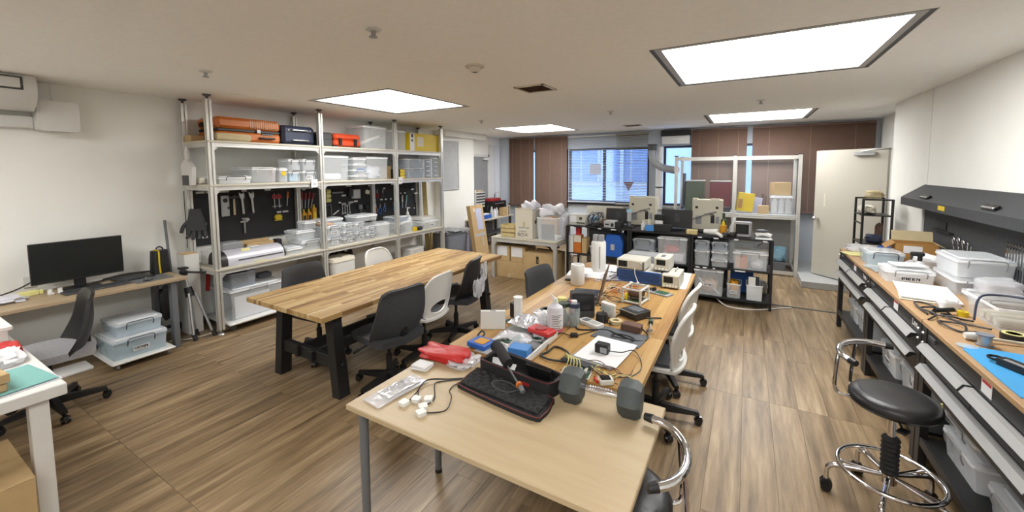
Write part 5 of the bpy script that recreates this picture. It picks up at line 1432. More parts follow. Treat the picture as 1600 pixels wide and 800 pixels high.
obj('led_strip', B((-.0865, -.01, .05), (-.085, -.004, .09)), 'mid_grey', ro)
A('tube', 'tall white plastic tube standing beside the router', 'tube', G().cyl((0, 0, 0), (0, 0, .17), .03, n=24).cyl((0, 0, .17), (0, 0, .185), .033, n=24), 'white', (-1.40, 2.49, ZB))
A('black_box', 'black upright box behind the router and tube', 'box', B((-.035, -.03, 0), (.035, .03, .11), .004), 'black', (-1.46, 2.56, ZB), -.4)
A('green_ring', 'green ring shaped cable between router and tube', 'cable', G().tube([(.03 * math.cos(a), .02 * math.sin(a), .006) for a in [2 * PI * k / 12 for k in range(12)]], .006, 6, closed=True), 'teal', (-1.45, 2.46, ZB))
A('ear_clip', 'small dark clip with wire at the left rim of the cluttered table', 'clip', G().tube([(0, 0, 0.01), (.02, .02, .04), (.05, .01, .03), (.04, -.02, .01)], .006, 6, 5), 'charcoal', (-1.50, 2.12, ZB))
sb_ = T('bottle', 'white wash bottle with printed label and pink base liquid on the cluttered table', 'bottle', (-1.10, 2.47, ZB), .2)
obj('body', G().lathe([(.001, 0), (.052, 0), (.055, .012), (.055, .15), (.05, .17), (.026, .185), (.02, .195), (.001, .195)], n=26), 'bag_white', sb_)
obj('nozzle_cap', G().cyl((0, 0, .195), (0, 0, .225), .022, .016, 18).cyl((0, 0, .225), (-.03, 0, .25), .008, .004, 8), 'plastic_white', sb_)
obj('label', G().prism([(.0555 * math.cos(a), .0555 * math.sin(a)) for a in [-1.9 + 1.6 * k / 10 for k in range(11)]] + [(.05 * math.cos(a), .05 * math.sin(a)) for a in [-.3 - 1.6 * k / 10 for k in range(11)]], .03, .135), 'paper', sb_)
g = G()
for k in range(8):
    a0 = -1.8; a1 = -.45 - .25 * (k % 3)
    rows = [[(.0562 * math.cos(a0 + (a1 - a0) * j / 8), .0562 * math.sin(a0 + (a1 - a0) * j / 8), .124 - k * .012 - q * .004) for j in range(9)] for q in range(2)]
    g.sheet(rows, .0004)
obj('print', g, 'slate', sb_)
obj('pink_band', G().cyl((0, 0, .002), (0, 0, .035), .0556, n=26), 'pink', sb_)
for k, (x, y, m, lab) in enumerate(((-1.09, 2.60, 'dark_green', 'glass jar with green lid behind the wash bottle'), (-1.02, 2.62, 'navy', 'glass jar with blue lid beside the black upright device'))):
    t = T('jar', lab, 'jar', (x, y, ZB))
    obj('glass', G().lathe([(.001, 0), (.036, 0), (.04, .01), (.04, .12), (.034, .135), (.001, .135)], n=22), 'jar_glass', t)
    obj('lid', G().cyl((0, 0, .135), (0, 0, .16), .038, n=22), m, t)
    obj('contents', G().blob((0, 0, .045), (.028, .028, .04), 90 + k, .2), 'mid_grey', t)
A('cap', 'white cap topping the blue lidded jar', 'cap', G().cyl((0, 0, 0), (0, 0, .02), .02, n=16), 'white', (-1.02, 2.62, ZB + .16))
A('pink_cap', 'pink round cap in front of the black upright device', 'cap', G().cyl((0, 0, 0), (0, 0, .15), .018, n=16), 'pink', (-1.07, 2.70, ZB))
A('cream_jar', 'cream lidded small jar left of the black upright device', 'jar', G().cyl((0, 0, 0), (0, 0, .12), .03, n=18).cyl((0, 0, .12), (0, 0, .145), .033, n=18), 'pale_yellow', (-1.165, 2.745, ZB))
t = T('tape_roll', 'brown tape roll standing behind the wash bottle', 'tape roll', (-1.27, 2.72, ZB), .3)
obj('roll', G().lathe([(.04, 0), (.06, 0), (.06, .045), (.04, .045), (.04, 0)], n=26), 'black', t)
A('paper_heap', 'crumpled white paper between the tube and the wash bottle', 'paper', G().blob((0, 0, .03), (.08, .06, .035), 93, .3), 'paper', (-1.25, 2.60, ZB))
bdv = T('drive_enclosure', 'black upright box shaped device in the middle of the cluttered table', 'device', (-1.04, 2.83, ZB), .55)
obj('case', B((-.085, -.05, 0), (.085, .05, .185), .008), 'black', bdv)
obj('front_panel', B((-.07, -.053, .06), (.07, -.05, .175), .002), 'black_gloss', bdv)
obj('lower_panel', B((-.08, -.052, .004), (.08, -.05, .052), .001), 'dark_grey', bdv)
for z in (.14, .11): obj('button', G().cyl((-.087, -.02, z), (-.085, -.02, z), .007, n=10), 'pale_grey', bdv)
sp = T('speaker', 'white rounded cylinder speaker standing at the far left of the cluttered table', 'speaker', (-1.37, 3.60, ZB))
obj('body', G().lathe([(.001, 0), (.06, 0), (.066, .01), (.066, .185), (.06, .197), (.04, .2), (.001, .2)], n=30), 'plastic_white', sp)
obj('top_recess', G().cyl((0, 0, .2), (0, 0, .201), .045, n=24), 'pale_grey', sp)
wbx = T('box', 'low white box under a paper sheet behind the white speaker', 'box', (-1.46, 3.78, ZB), .2)
obj('case', B((-.08, -.09, .015), (.06, .1, .06), .008), 'white', wbx)
obj('base', B((-.09, -.1, 0), (.07, .1, .015), .004), 'black', wbx)
A('paper_sheet', 'white paper sheet lying over the low white box', 'paper', G().sheet([[(-.1 + .2 * j / 6, -.12 + .26 * i / 6, .012 * math.sin(i * .9) * (j / 6)) for j in range(7)] for i in range(7)], .0015), 'paper', (-1.42, 3.86, ZB + .074), .4)
cyl_ = T('air_purifier', 'tall white slotted cylinder standing at the far end of the cluttered table', 'purifier', (-1.36, 4.20, ZB))
obj('body', G().lathe([(.001, 0), (.075, 0), (.078, .01), (.078, .31), (.07, .325), (.001, .325)], n=28), 'plastic_white', cyl_)
obj('slot', G().at((0, 0, .16), rz=.45).box((-.006, -.0795, -.12), (.006, -.076, .12)), 'mid_grey', cyl_)
for k, x in enumerate((-.035, .03)): obj('top_block', CB((x, 0, .36), (.05, .05, .07), .004), 'mid_grey', cyl_)
lt = T('laptop', 'slim dark laptop seen from behind its right side, opened on the cluttered table', 'laptop', (-1.17, 3.28, ZB), -1.38)
obj('base', B((-.19, -.13, 0), (.19, .12, .014), .004), 'dark_grey', lt)
g = G()
for r in range(5):
    for c in range(14): g.box((-.17 + c * .0245, -.03 + r * .025, .014), (-.149 + c * .0245, -.009 + r * .025, .0165))
q = obj('keys', g, 'navy', lt); q['kind'] = 'stuff'
obj('touchpad', B((-.05, -.115, .014), (.05, -.045, .0146)), 'charcoal', lt)
obj('screen_lid', G().at((0, .12, .008), rx=-.22).box((-.19, -.004, 0), (.19, .004, .26), .002), 'brown', lt)

# instruments at the far end
bi = T('signal_analyser', 'large pale instrument with dark blue front panel at the table end', 'instrument', (-.86, 4.06, ZB), -.03)
obj('case', B((-.2, -.15, .012), (.2, .22, .125), .006), 'instrument', bi)
obj('front_panel', B((-.2, -.158, .014), (.2, -.15, .123), .002), 'front_blue', bi)
for k in range(7): obj('front_groove', B((-.19, -.161, .03 + k * .013), (.19, -.158, .035 + k * .013)), 'navy', bi)
obj('plinth', B((-.195, -.14, 0), (.195, .2, .012)), 'steel_grey', bi)
obj('side_grip', G().box((-.225, -.13, .03), (-.2, -.02, .12), .006), 'navy', bi)
def scope(lab, x, y, z, rz, wd, d, h, scr, knobs=True, m='instrument'):
    t = T('oscilloscope', lab, 'oscilloscope', (x, y, z), rz)
    obj('case', B((-wd / 2, -d / 2, .008), (wd / 2, d / 2, h), .006), m, t)
    obj('bezel', B((-wd / 2 + .006, -d / 2 - .008, .012), (wd / 2 - .006, -d / 2, h - .006), .004), 'ivory', t)
    obj('screen', B((-wd / 2 + scr[0], -d / 2 - .0095, h * scr[2]), (-wd / 2 + scr[1], -d / 2 - .008, h * scr[3])), 'screen', t)
    if knobs:
        for k in range(knobs): obj('knob', G().cyl((wd * (-.35 + .7 * k / max(1, knobs - 1)), -d / 2 - .022, h * .2), (wd * (-.35 + .7 * k / max(1, knobs - 1)), -d / 2 - .008, h * .2), .009, n=12), 'white', t)
    for s in (-1, 1): obj('foot', B((s * wd * .38 - .012, -d / 2 + .02, 0), (s * wd * .38 + .012, d / 2 - .02, .008)), 'dark_grey', t)
    return t
o1 = scope('wide pale oscilloscope with dark screen on top of the blue fronted instrument', -.94, 4.02, ZB + .126, -.05, .27, .24, .1, (.02, .105, .28, .86), 0)
obj('knob', G().cyl((.1, -.145, .07), (.1, -.125, .07), .012), 'pale_grey', o1)
obj('key_field', B((-.01, -.1285, .02), (.07, -.1275, .085)), 'instrument', o1)
obj('vent_strip', B((.115, -.131, .01), (.13, -.127, .09)), 'slate', o1)
o2 = scope('small pale oscilloscope stacked on the lower scope at the right table edge', -.665, 4.06, ZB + .133, -.04, .135, .24, .13, (.025, .105, .48, .86), 4)
obj('logo_plate', G().box((-.02, -.06, .13), (.015, .03, .1312)), 'slate', o2)
o3 = scope('tall pale oscilloscope with grey screen, lowest at the right table edge', -.575, 4.02, ZB, -.02, .15, .3, .13, (.02, .1, .42, .86), 5)
obj('handle', G().tube([(.02, .0, .13), (.025, .0, .15), (.025, .09, .15), (.02, .09, .13)], .006, 6, 3), 'pale_grey', o3)
A('probe_lead', 'white probe lead hanging over the blue front panel', 'cable', G().tube([(-.9, 3.88, ZB + .15), (-.895, 3.87, ZB + .1), (-.87, 3.86, ZB + .04), (-.86, 3.84, ZB + .012)], .004, 6, 5).cyl((-.86, 3.84, ZB + .001), (-.86, 3.84, ZB + .03), .012), 'white')
A('connector_plug', 'small white plug before the blue fronted instrument', 'plug', G().cyl((0, 0, 0), (0, 0, .03), .014), 'white', (-.92, 3.83, ZB))
A('white_sheet', 'large white paper sheet under the instruments at the table end', 'paper', B((-.5, -.34, 0), (.5, .3, .0012)), 'paper', (-.96, 4.24, ZB - .0008), .03)
A('grey_case', 'flat beige instrument case behind the wide oscilloscope', 'case', B((-.16, -.1, 0), (.16, .1, .2), .01), 'mid_grey', (-.93, 4.40, ZB + .001))
t = T('circuit_tray', 'flat aluminium strip board with parts before the oscilloscopes', 'tray', (-.66, 3.68, ZB), -.35)
obj('plate', B((-.15, -.05, 0), (.13, .06, .012), .002), 'mid_grey', t)
obj('board', B((.0, -.03, .012), (.1, .045, .016)), 'pcb_green', t)
obj('relay', G().box((-.1, -.02, .012), (-.06, .02, .03)).box((-.04, -.01, .012), (-.02, .03, .04)), 'black', t)

# acrylic frame rig and messy wires
fr = T('frame_rig', 'white printed open frame rig holding dark motors on the cluttered table', 'rig', (-.77, 3.36, ZB), -.15)
for x in (-.075, .075):
    for y in (-.09, .09): obj('post', CB((x, y, .065), (.016, .016, .13), .002), 'plastic_white', fr)
for z in (.015, .12):
    for y in (-.09, .09): obj('bar', B((-.075, y - .006, z - .006), (.075, y + .006, z + .006)), 'plastic_white', fr)
    for x in (-.075, .075): obj('bar', B((x - .006, -.09, z - .006), (x + .006, .09, z + .006)), 'plastic_white', fr)
obj('motor', G().cyl((-.05, 0, .07), (.05, 0, .07), .035, n=16), 'brown', fr)
obj('motor', G().cyl((-.05, .055, .06), (.05, .055, .06), .025, n=14), 'black', fr)
obj('yellow_gear', G().cyl((-.062, -.05, .045), (-.05, -.05, .045), .03, n=18), 'yellow', fr)
obj('base_plate', B((-.07, -.085, .012), (.07, .085, .018)), 'smoke_green', fr)
R = random.Random(77)
def wires(lab, n, x0, x1, y0, y1, m, seed, rad=.0022):
    R = random.Random(seed); g = G()
    for k in range(n):
        x, y = R.uniform(x0, x1), R.uniform(y0, y1); a = R.uniform(0, 6); p = []
        for q in range(7):
            p.append((min(x1, max(x0, x)), min(y1, max(y0, y)), ZB + R.uniform(.003, .022)))
            a += R.uniform(-1.3, 1.3); x += .055 * math.cos(a); y += .055 * math.sin(a)
        g.tube(p, rad, 5, 4)
    o = A('wire_tangle', lab, 'wires', g, m); o['kind'] = 'stuff'; return o
wires('tangle of orange hookup wires beside the open frame rig', 12, -1.0, -.86, 3.35, 3.75, 'orange', 4)
wires('tangle of pale hookup wires right of the laptop', 12, -1.08, -.88, 3.2, 3.7, 'cream', 5)
wires('tangle of black leads between the laptop and the frame rig', 8, -1.06, -.84, 3.05, 3.6, 'black', 6, .003)
wires('tangle of red and copper hookup wires before the blue instrument', 10, -1.02, -.84, 3.5, 3.85, 'copper', 14)
wires('tangle of thin black leads beside the white meter', 6, -1.0, -.8, 2.75, 3.1, 'black', 15, .003)
wires('tangle of lilac leads behind the laptop lid', 8, -1.26, -1.02, 3.75, 4.15, 'lilac', 7)
wires('tangle of dark leads beside the tall white cylinder', 6, -1.28, -1.0, 3.8, 4.2, 'navy', 8, .003)
wires('loose red and brown hookup wires near the circuit board and dumbbell', 8, -.85, -.5, 1.98, 2.15, 'brown', 9)
wires('loose yellow hookup wires beside the small white gadget', 5, -.72, -.48, 1.96, 2.12, 'pale_yellow', 10)

t = T('radio', 'black square radio meter tilted on the cluttered table', 'radio', (-.69, 3.01, ZB), -.5)
obj('case', B((-.08, -.08, 0), (.08, .08, .055), .006), 'black', t)
obj('display', B((-.055, -.03, .055), (.055, .05, .0565)), 'slate', t)
obj('rim', G().box((-.08, -.083, .048), (.08, -.08, .056)), 'silver', t)
for k in range(3): obj('button', B((-.05 + k * .035, -.065, .055), (-.03 + k * .035, -.048, .059)), 'dark_grey', t)
t = T('thermostat', 'white upright square meter behind the black plug adapter', 'meter', (-.86, 2.90, ZB), -.45)
obj('case', B((-.065, -.018, 0), (.065, .018, .11), .01), 'plastic_white', t)
obj('stripes', G().box((-.045, -.0195, .07), (.04, -.018, .075)).box((-.045, -.0195, .055), (.03, -.018, .06)), 'aqua', t)
t = T('power_adapter', 'round black plug adapter with cable before the white meter', 'adapter', (-.875, 2.79, ZB), .3)
obj('body', G().cyl((0, 0, 0), (0, 0, .06), .045, .04, 18), 'black', t)
obj('antenna', G().cyl((.01, -.045, .01), (.01, -.045, .1), .004), 'dark_grey', t)
mm = T('multimeter', 'white handheld remote with grey display lying on the cluttered table', 'remote', (-.92, 2.69, ZB), -.42)
obj('case', G().rrect(-.09, .09, -.04, .04, 0, .024, .015, 4), 'plastic_white', mm)
obj('display', B((-.068, -.026, .024), (-.02, .026, .0255)), 'steel_grey', mm)
for r in range(3):
    for c in range(4): obj('key', B((-.005 + c * .02, -.025 + r * .018, .024), (.009 + c * .02, -.013 + r * .018, .027), .001), 'pale_grey', mm)
t = T('power_supply', 'brown brick power supply right of the coiled cable', 'power supply', (-.645, 2.72, ZB), -.1)
obj('case', B((-.065, -.035, 0), (.065, .045, .05), .006), 'brown', t)
A('supply_cable', 'black cable looping from the brown power supply over the dark sheet', 'cable', G().tube([(-.58, 2.72, ZB + .03), (-.53, 2.68, ZB + .01), (-.53, 2.6, ZB + .006), (-.6, 2.56, ZB + .006), (-.72, 2.6, ZB + .01), (-.8, 2.64, ZB + .005), (-.95, 2.56, ZB + .005), (-1.0, 2.6, ZB + .005), (-1.03, 2.66, ZB + .005)], .005, 6, 6), 'black')
A('tape_roll', 'pale tape roll with dark core beside the brown power supply', 'tape roll', G().lathe([(.022, 0), (.045, 0), (.045, .025), (.022, .025), (.022, 0)], n=24), 'pale_card', (-.775, 2.80, ZB))
t = T('wrench', 'silver socket wrench lying at the right edge of the cluttered table', 'wrench', (-.545, 2.83, ZB), .15)
obj('shaft', G().cyl((0, -.08, .012), (0, .06, .012), .009, n=10), 'chrome', t)
obj('head', G().cyl((0, -.095, 0), (0, -.095, .022), .022, n=14), 'chrome', t)
obj('grip', G().cyl((0, .06, .014), (0, .11, .014), .017, n=10), 'dark_green', t)
A('pen', 'dark pen near the socket wrench', 'pen', G().cyl((-.05, -.02, .006), (.05, .03, .006), .005), 'black', (-.56, 3.02, ZB))
A('dark_sheet', 'dark grey sheet lying under the papers and coiled cable', 'sheet', B((-.16, -.09, 0), (.16, .12, .005), .001), 'slate', (-.69, 2.57, ZB), -.12)
A('coiled_cable', 'coiled black cable on the dark grey sheet', 'cable', G().tube([(.06 * math.cos(a) * (1 + .02 * a), .03 * math.sin(a), .008 + .003 * (a % 3)) for a in [.4 * k for k in range(40)]], .0035, 5), 'black', (-.66, 2.55, ZB + .006))
for k, (x, y, r, z) in enumerate(((-.70, 2.32, -.1, .006), (-.71, 2.30, -.16, .001))):
    A('paper_stack', ('white document sheets lying under the black charger', 'grey folder beneath the white document sheets')[k], 'papers', B((-.13, -.17, 0), (.13, .18, .005), .001), ('paper', 'mid_grey')[k], (x, y, ZB + z), r)
A('dark_tablet', 'flat dark module under the near edge of the papers', 'module', B((-.12, -.03, 0), (.08, .03, .018), .003), 'charcoal', (-.77, 2.09, ZB), -.15)
t = T('charger', 'black square charger with grey label on the white documents', 'charger', (-.71, 2.285, ZB + .012), -.05)
obj('body', B((-.04, -.028, 0), (.04, .028, .055), .005), 'black', t)
obj('label', B((-.005, -.0295, .008), (.035, -.028, .04)), 'mid_grey', t)
A('charger_cable', 'thin black cable sweeping around the white documents to the table edge', 'cable', G().tube([(-.67, 2.28, ZB + .03), (-.6, 2.3, ZB + .03), (-.55, 2.38, ZB + .02), (-.49, 2.3, ZB + .004), (-.47, 2.18, ZB + .004), (-.52, 2.07, ZB + .004), (-.62, 2.06, ZB + .006), (-.72, 2.06, ZB + .022)], .0028, 6, 6), 'black')
A('looped_cable', 'black barrel cable looped left of the white documents', 'cable', G().tube([(-.84, 2.1, ZB + .008), (-.9, 2.2, ZB + .006), (-.99, 2.23, ZB + .006), (-1.0, 2.14, ZB + .006), (-1.02, 2.08, ZB + .006), (-.94, 2.05, ZB + .01), (-.86, 2.08, ZB + .008)], .006, 6, 6), 'black')
A('thin_cable', 'thin black cable running along the seam of the cluttered table', 'cable', G().tube([(-1.0, 2.12, ZB + .005), (-1.06, 2.3, ZB + .005), (-1.05, 2.44, ZB + .005), (-.96, 2.44, ZB + .005), (-.9, 2.52, ZB + .005), (-.85, 2.62, ZB + .005)], .003, 6, 6), 'black')
A('usb_plug', 'small black plug block left of the dark grey sheet', 'plug', B((-.025, -.018, 0), (.025, .018, .022), .004), 'black', (-.95, 2.44, ZB), .4)
t = T('circuit_board', 'green circuit board with jumper wires behind the dumbbell', 'circuit board', (-.76, 1.99, ZB), .1)
obj('board', B((-.07, -.04, .008), (.07, .04, .011)), 'pcb_green', t)
obj('tray', B((-.08, -.045, 0), (.075, .045, .008), .002), 'plastic_white', t)
for q in range(4): obj('pin_header', B((-.05 + q * .03, .0, .011), (-.035 + q * .03, .03, .025)), 'pale_grey', t)
g = G()
for q in range(5): g.tube([(-.06 + q * .02, .0, .02), (-.05 + q * .015, .02, .07), (-.09 + q * .01, .09, .06 - q * .006), (-.1, .13, .01)], .003, 5, 5)
obj('jumper_wire', g, 'pale_yellow', t)
t = T('gadget', 'small white box with dark red screen between the dumbbell heads', 'gadget', (-.595, 1.975, ZB + .0), .6)
obj('case', B((-.035, -.03, 0), (.035, .03, .028), .004), 'plastic_white', t)
obj('screen', B((-.03, -.024, .028), (.022, .024, .0292)), 'black_gloss', t)
obj('red_board', B((-.05, .0, .0), (-.036, .05, .01)), 'red', t)
# ================================================================ packing table load
ZP = 0.691
cw = T('crate', 'small pale wooden crate on the left end of the packing table', 'crate', (-3.47, 5.93, ZP))
for z in (0, .07, .14):
    for y in (-.1, .1): obj('slat', B((-.135, y - .006, z + .005), (.135, y + .006, z + .06), .002), 'crate_wood', cw)
    for x in (-.135, .135): obj('slat', B((x - .006, -.1, z + .005), (x + .006, .1, z + .06), .002), 'crate_wood', cw)
for x in (-.12, .12):
    for y in (-.085, .085): obj('corner_post', CB((x, y, .1), (.02, .02, .2)), 'crate_wood', cw)
obj('bottom', B((-.13, -.095, 0), (.13, .095, .008)), 'crate_wood', cw)
A('crumpled_paper', 'crumpled tan packing paper inside the pale wooden crate', 'paper', G().blob((0, 0, .07), (.095, .062, .07), 99, .15), 'pale_card', (-3.47, 5.93, ZP + .009))
bxw = T('box', 'tall white printed cardboard box on the packing table', 'box', (-3.14, 5.98, ZP))
obj('carton', B((-.16, -.19, 0), (.16, .19, .46), .003), 'cream', bxw)
obj('flap', G().add([(-.16, -.19, .46), (.16, -.19, .46), (.16, -.2, .5), (-.16, -.2, .5), (-.16, -.186, .46), (.16, -.186, .46), (.16, -.196, .5), (-.16, -.196, .5)], [(0, 1, 2, 3), (7, 6, 5, 4), (2, 1, 5, 6), (0, 3, 7, 4), (3, 2, 6, 7)]), 'cream', bxw)
obj('gold_mark', B((-.02, -.1915, .19), (.03, -.1902, .27)), 'pale_card', bxw)
obj('small_print', G().box((-.1, -.1915, .17), (.05, -.1902, .185)).box((.06, -.1915, .16), (.09, -.1902, .19)), 'mid_grey', bxw)
def text(s, size, m, parent, loc, rot, name='lettering', ext=.0006, sx=1.0):
    cu = bpy.data.curves.new(name, 'FONT'); cu.body = s; cu.size = size; cu.extrude = ext; cu.align_x = 'CENTER'
    cu.materials.append(MATS[m])
    tmp = bpy.data.objects.new('tmp', cu); COL.objects.link(tmp)
    dg = bpy.context.evaluated_depsgraph_get()
    me = bpy.data.meshes.new_from_object(tmp.evaluated_get(dg))
    bpy.data.objects.remove(tmp)
    o = bpy.data.objects.new(name, me); COL.objects.link(o); o.parent = parent
    o.location = loc; o.rotation_euler = rot; o.scale = (sx, 1, 1)
    return o
text('BOX', .078, 'navy', bxw, (-.02, -.1915, .035), (PI / 2, 0, 0), sx=1.25)
text('STORAGE', .032, 'navy', bxw, (-.02, -.1915, .105), (PI / 2, 0, 0), sx=1.0)
obj('side_mark', G().box((-.164, -.16, .08), (-.1605, -.1, .16)), 'navy', bxw)
obj('logo_ring', G().at((.1605, -.08, .27), ry=PI / 2).lathe([(.02, 0), (.032, 0), (.032, .002), (.02, .002), (.02, 0)], n=18), 'slate', bxw)
A('plastic_bag', 'white crumpled plastic bags spilling from the tall printed box', 'bag', G().blob((0, 0, .06), (.135, .14, .075), 101, .3, .7, 30, 16), 'bag_white', (-3.13, 6.02, ZP + .462))
cbn = bin_('large clear bin with grey panel and white bags on the packing table', -2.73, 6.0, ZP, .36, .42, .36, rz=0, lid=None, handle='white')
A('grey_board', 'grey panel standing inside the large clear bin of the packing table', 'panel', B((-.11, -.01, 0), (.12, .01, .25), .004), 'steel_grey', (-2.73, 5.84, ZP + .007))
A('plastic_bag', 'heaped white plastic bags topping the large clear bin', 'bag', G().blob((0, 0, .1), (.175, .19, .09), 103, .28, .6, 32, 16), 'bag_white', (-2.73, 6.01, ZP + .362))
A('plastic_bag', 'translucent white bag hanging at the right side of the large clear bin', 'bag', G().blob((0, 0, .2), (.025, .15, .2), 104, .12, .6, 22, 14), 'bag_white', (-2.512, 6.07, ZP + .001))
# below the packing table
lb = T('cardboard_box', 'wide brown carton on the floor below the packing table, left', 'box', (-3.40, 6.05, 0))
obj('carton', B((-.32, -.25, 0), (.26, .25, .27), .003), 'cardboard', lb)
obj('tape', B((-.06, -.2512, 0), (-.01, -.2502, .07)), 'pale_card', lb)
for k, x in enumerate((-3.58, -3.285)):
    t = T('cardboard_box', ('brown carton with white sheet, left of two on the wide carton', 'brown carton with white sheet, right of two on the wide carton')[k], 'box', (x, 6.02, .272))
    obj('carton', B((-.13, -.2, 0), (.15, .2, .27), .003), 'cardboard', t)
    obj('paper_sheet', B((-.11, -.2025, .09), (.1, -.2005, .25)), 'paper', t)
A('grey_bag', 'folded grey plastic under the packing table top', 'bag', G().blob((0, 0, .02), (.26, .15, .025), 106, .3), 'mid_grey', (-3.42, 6.05, .545))
ab = T('cardboard_box', 'large brown carton with black smile arrow below the packing table', 'box', (-2.86, 6.02, 0))
obj('carton', B((-.27, -.25, 0), (.25, .25, .44), .003), 'cardboard', ab)
for s in (-1, 1):
    obj('flap', G().at((0, s * .25, .44), rx=-s * .25).box((-.27, -.0 if s < 0 else -.2, 0), (.25, .2 if s < 0 else 0, .004)), 'cardboard', ab)
sm = [(-.14 + .2 * k / 12, .115 - .03 * math.sin(PI * k / 12)) for k in range(13)]
g = G().tube([(x, -.2508, z) for x, z in sm], lambda t: .005 + .006 * math.sin(PI * t), 6)
g.prism([(.02, .128), (.075, .135), (.068, .085), (.055, .118)], -.2535, -.2505, 'y')
obj('smile_arrow', g, 'black', ab)
obj('tape_mark', G().box((-.045, -.252, .3), (.0, -.2502, .42)), 'black', ab)
obj('tape_letter', G().at((-.022, -.2525, .37)).lathe([(.001, 0), (.012, 0), (.012, .001), (.001, .001)], n=12).cbox((0, 0, -.03), (.012, .001, .04)), 'cardboard', ab)
A('dark_hose', 'dark cable bundle on top of the cartons under the packing table', 'cable', G().tube([(-3.08, 6.1, .58), (-3.0, 5.95, .575), (-2.9, 6.1, .55), (-2.75, 6.0, .53), (-2.65, 6.1, .54)], .02, 8, 5), 'black')

# ================================================================ bins and leaning carton by the column
gb = T('recycling_bin', 'grey recycling bin stuffed with plastic bags beside the column', 'bin', (-5.255, 6.50, 0))
obj('body', G().rrect(-.2, .2, -.27, .25, 0, .52, .04, 3, taper=1.12), 'bin_grey', gb)
obj('rim', G().rrect(-.235, .235, -.305, .285, .52, .545, .05, 3), 'slate', gb)
A('plastic_bag', 'grey folded plastic on the grey recycling bin', 'bag', G().blob((0, 0, .03), (.19, .24, .04), 111, .3), 'mid_grey', (-5.255, 6.50, .548))
lb2 = T('recycling_bin', 'pale lilac bin with bag between the grey bin and leaning carton', 'bin', (-5.25, 7.02, 0))
obj('body', G().rrect(-.2, .2, -.17, .17, 0, .5, .04, 3, taper=1.1), 'lilac', lb2)
obj('bag_rim', G().blob((0, 0, .53), (.21, .19, .035), 113, .3), 'bag_white', lb2)
lc = T('carton', 'flattened brown carton with pasted papers leaning on the column', 'carton', (-4.86, 7.05, 0), 0, None, (0, -.16, .0))
obj('board', B((-.05, -.22, .01), (.05, .24, 1.08), .003), 'cardboard', lc)
obj('paper', G().box((.0505, -.05, .55), (.053, .16, 1.0)), 'lilac', lc)
obj('label', G().box((.0505, -.12, .94), (.053, -.08, 1.02)), 'paper', lc)
obj('tape', G().box((.0505, .06, .2), (.052, .1, .5)).box((.0505, -.18, .42), (.052, .2, .47)), 'pale_grey', lc)
# far corner desk
dcb = T('drawer_cabinet', 'small white parts cabinet with fifteen dark drawers on the corner desk', 'drawer unit', (-5.56, 7.95, .93), PI / 2)
obj('case', B((-.19, -.08, 0), (.19, .08, .36), .004), 'white', dcb)
for r in range(5):
    for c in range(3):
        d = obj('drawer', B((-.175 + c * .12, -.086, .02 + r * .067), (-.065 + c * .12, -.08, .073 + r * .067), .002), 'charcoal', dcb)
        obj('label', B((-.165 + c * .12, -.088, .022 + r * .067), (-.075 + c * .12, -.0855, .035 + r * .067)), 'paper', d)
A('dark_box', 'dark box carrying the small white parts cabinet', 'box', B((-.09, -.2, 0), (.09, .2, .238), .004), 'black', (-5.56, 7.95, .691))
for k in range(4):
    A('trinket', 'tiny pale object on the parts cabinet, %s along it' % ('first', 'second', 'third', 'fourth')[k], 'trinket', G().blob((0, 0, .02), (.03, .035, .025), 120 + k, .3), ('white', 'pale_orange', 'cream', 'pale_card')[k], (-5.55, 7.81 + k * .09, 1.291))
ov = T('oven', 'black small oven below the dark red case on the corner desk', 'oven', (-5.43, 8.47, .691), PI / 2)
obj('case', B((-.3, -.17, 0), (.3, .17, .36), .006), 'black', ov)
obj('door', B((-.28, -.18, .03), (.16, -.17, .33), .003), 'black_gloss', ov)
obj('handle', G().tube([(-.25, -.18, .31), (-.25, -.21, .31), (.12, -.21, .31), (.12, -.18, .31)], .007, 6), 'silver', ov)
A('red_case', 'flat dark red case on top of the small black oven', 'case', B((-.13, -.28, 0), (.13, .16, .07), .008), 'dark_red', (-5.44, 8.44, 1.052))
A('wire_stand', 'thin wire stand on the right of the small black oven', 'stand', G().tube([(0, -.1, 0), (0, -.1, .2), (0, .12, .2), (0, .12, 0)], .006, 6), 'steel', (-5.45, 8.68, 1.052))
A('blue_tray', 'bright blue tray at the front of the corner desk', 'tray', G().box((-.07, -.2, 0), (.07, .2, .09), .006), 'blue', (-5.22, 7.72, .691))
A('white_slips', 'white papers in the blue tray', 'papers', B((-.05, -.16, 0), (.05, .14, .03), .004), 'paper', (-5.22, 7.72, .782))
for k, (y, h, m, l) in enumerate(((8.13, .2, 'bag_white', 'white bottle on the corner desk, nearest the blue tray'), (8.22, .22, 'clear_lid', 'clear bottle on the corner desk beside the brown carton'), (8.0, .26, 'pale_grey', 'pale grey can with dark cap on the corner desk'))):
    A('bottle', l, 'bottle', G().lathe([(.001, 0), (.04, 0), (.042, h * .65), (.018, h * .85), (.018, h), (.001, h)], n=16), m, (-5.2, y, .691))
A('spray_can', 'black spray can behind the blue tray on the corner desk', 'can', G().cyl((0, 0, 0), (0, 0, .26), .033, n=14).cyl((0, 0, .26), (0, 0, .29), .02), 'black', (-5.3, 7.98, .691))
A('cardboard_box', 'brown carton on the corner desk before the oven', 'box', B((-.06, -.13, 0), (.06, .13, .2), .003), 'cardboard', (-5.17, 8.5, .691))
wf = T('picture_frame', 'white thin standing frame at the end of the corner desk', 'frame', (-5.1, 8.62, .69))
g = G().box((-.01, -.05, 0), (.012, .05, .02)).box((-.01, -.05, .23), (.012, .05, .25)).box((-.01, -.05, .02), (.012, -.035, .23)).box((-.01, .035, .02), (.012, .05, .23))
obj('frame', g, 'cream', wf)
obj('backing', B((-.008, -.035, .02), (0, .035, .23)), 'brown', wf)
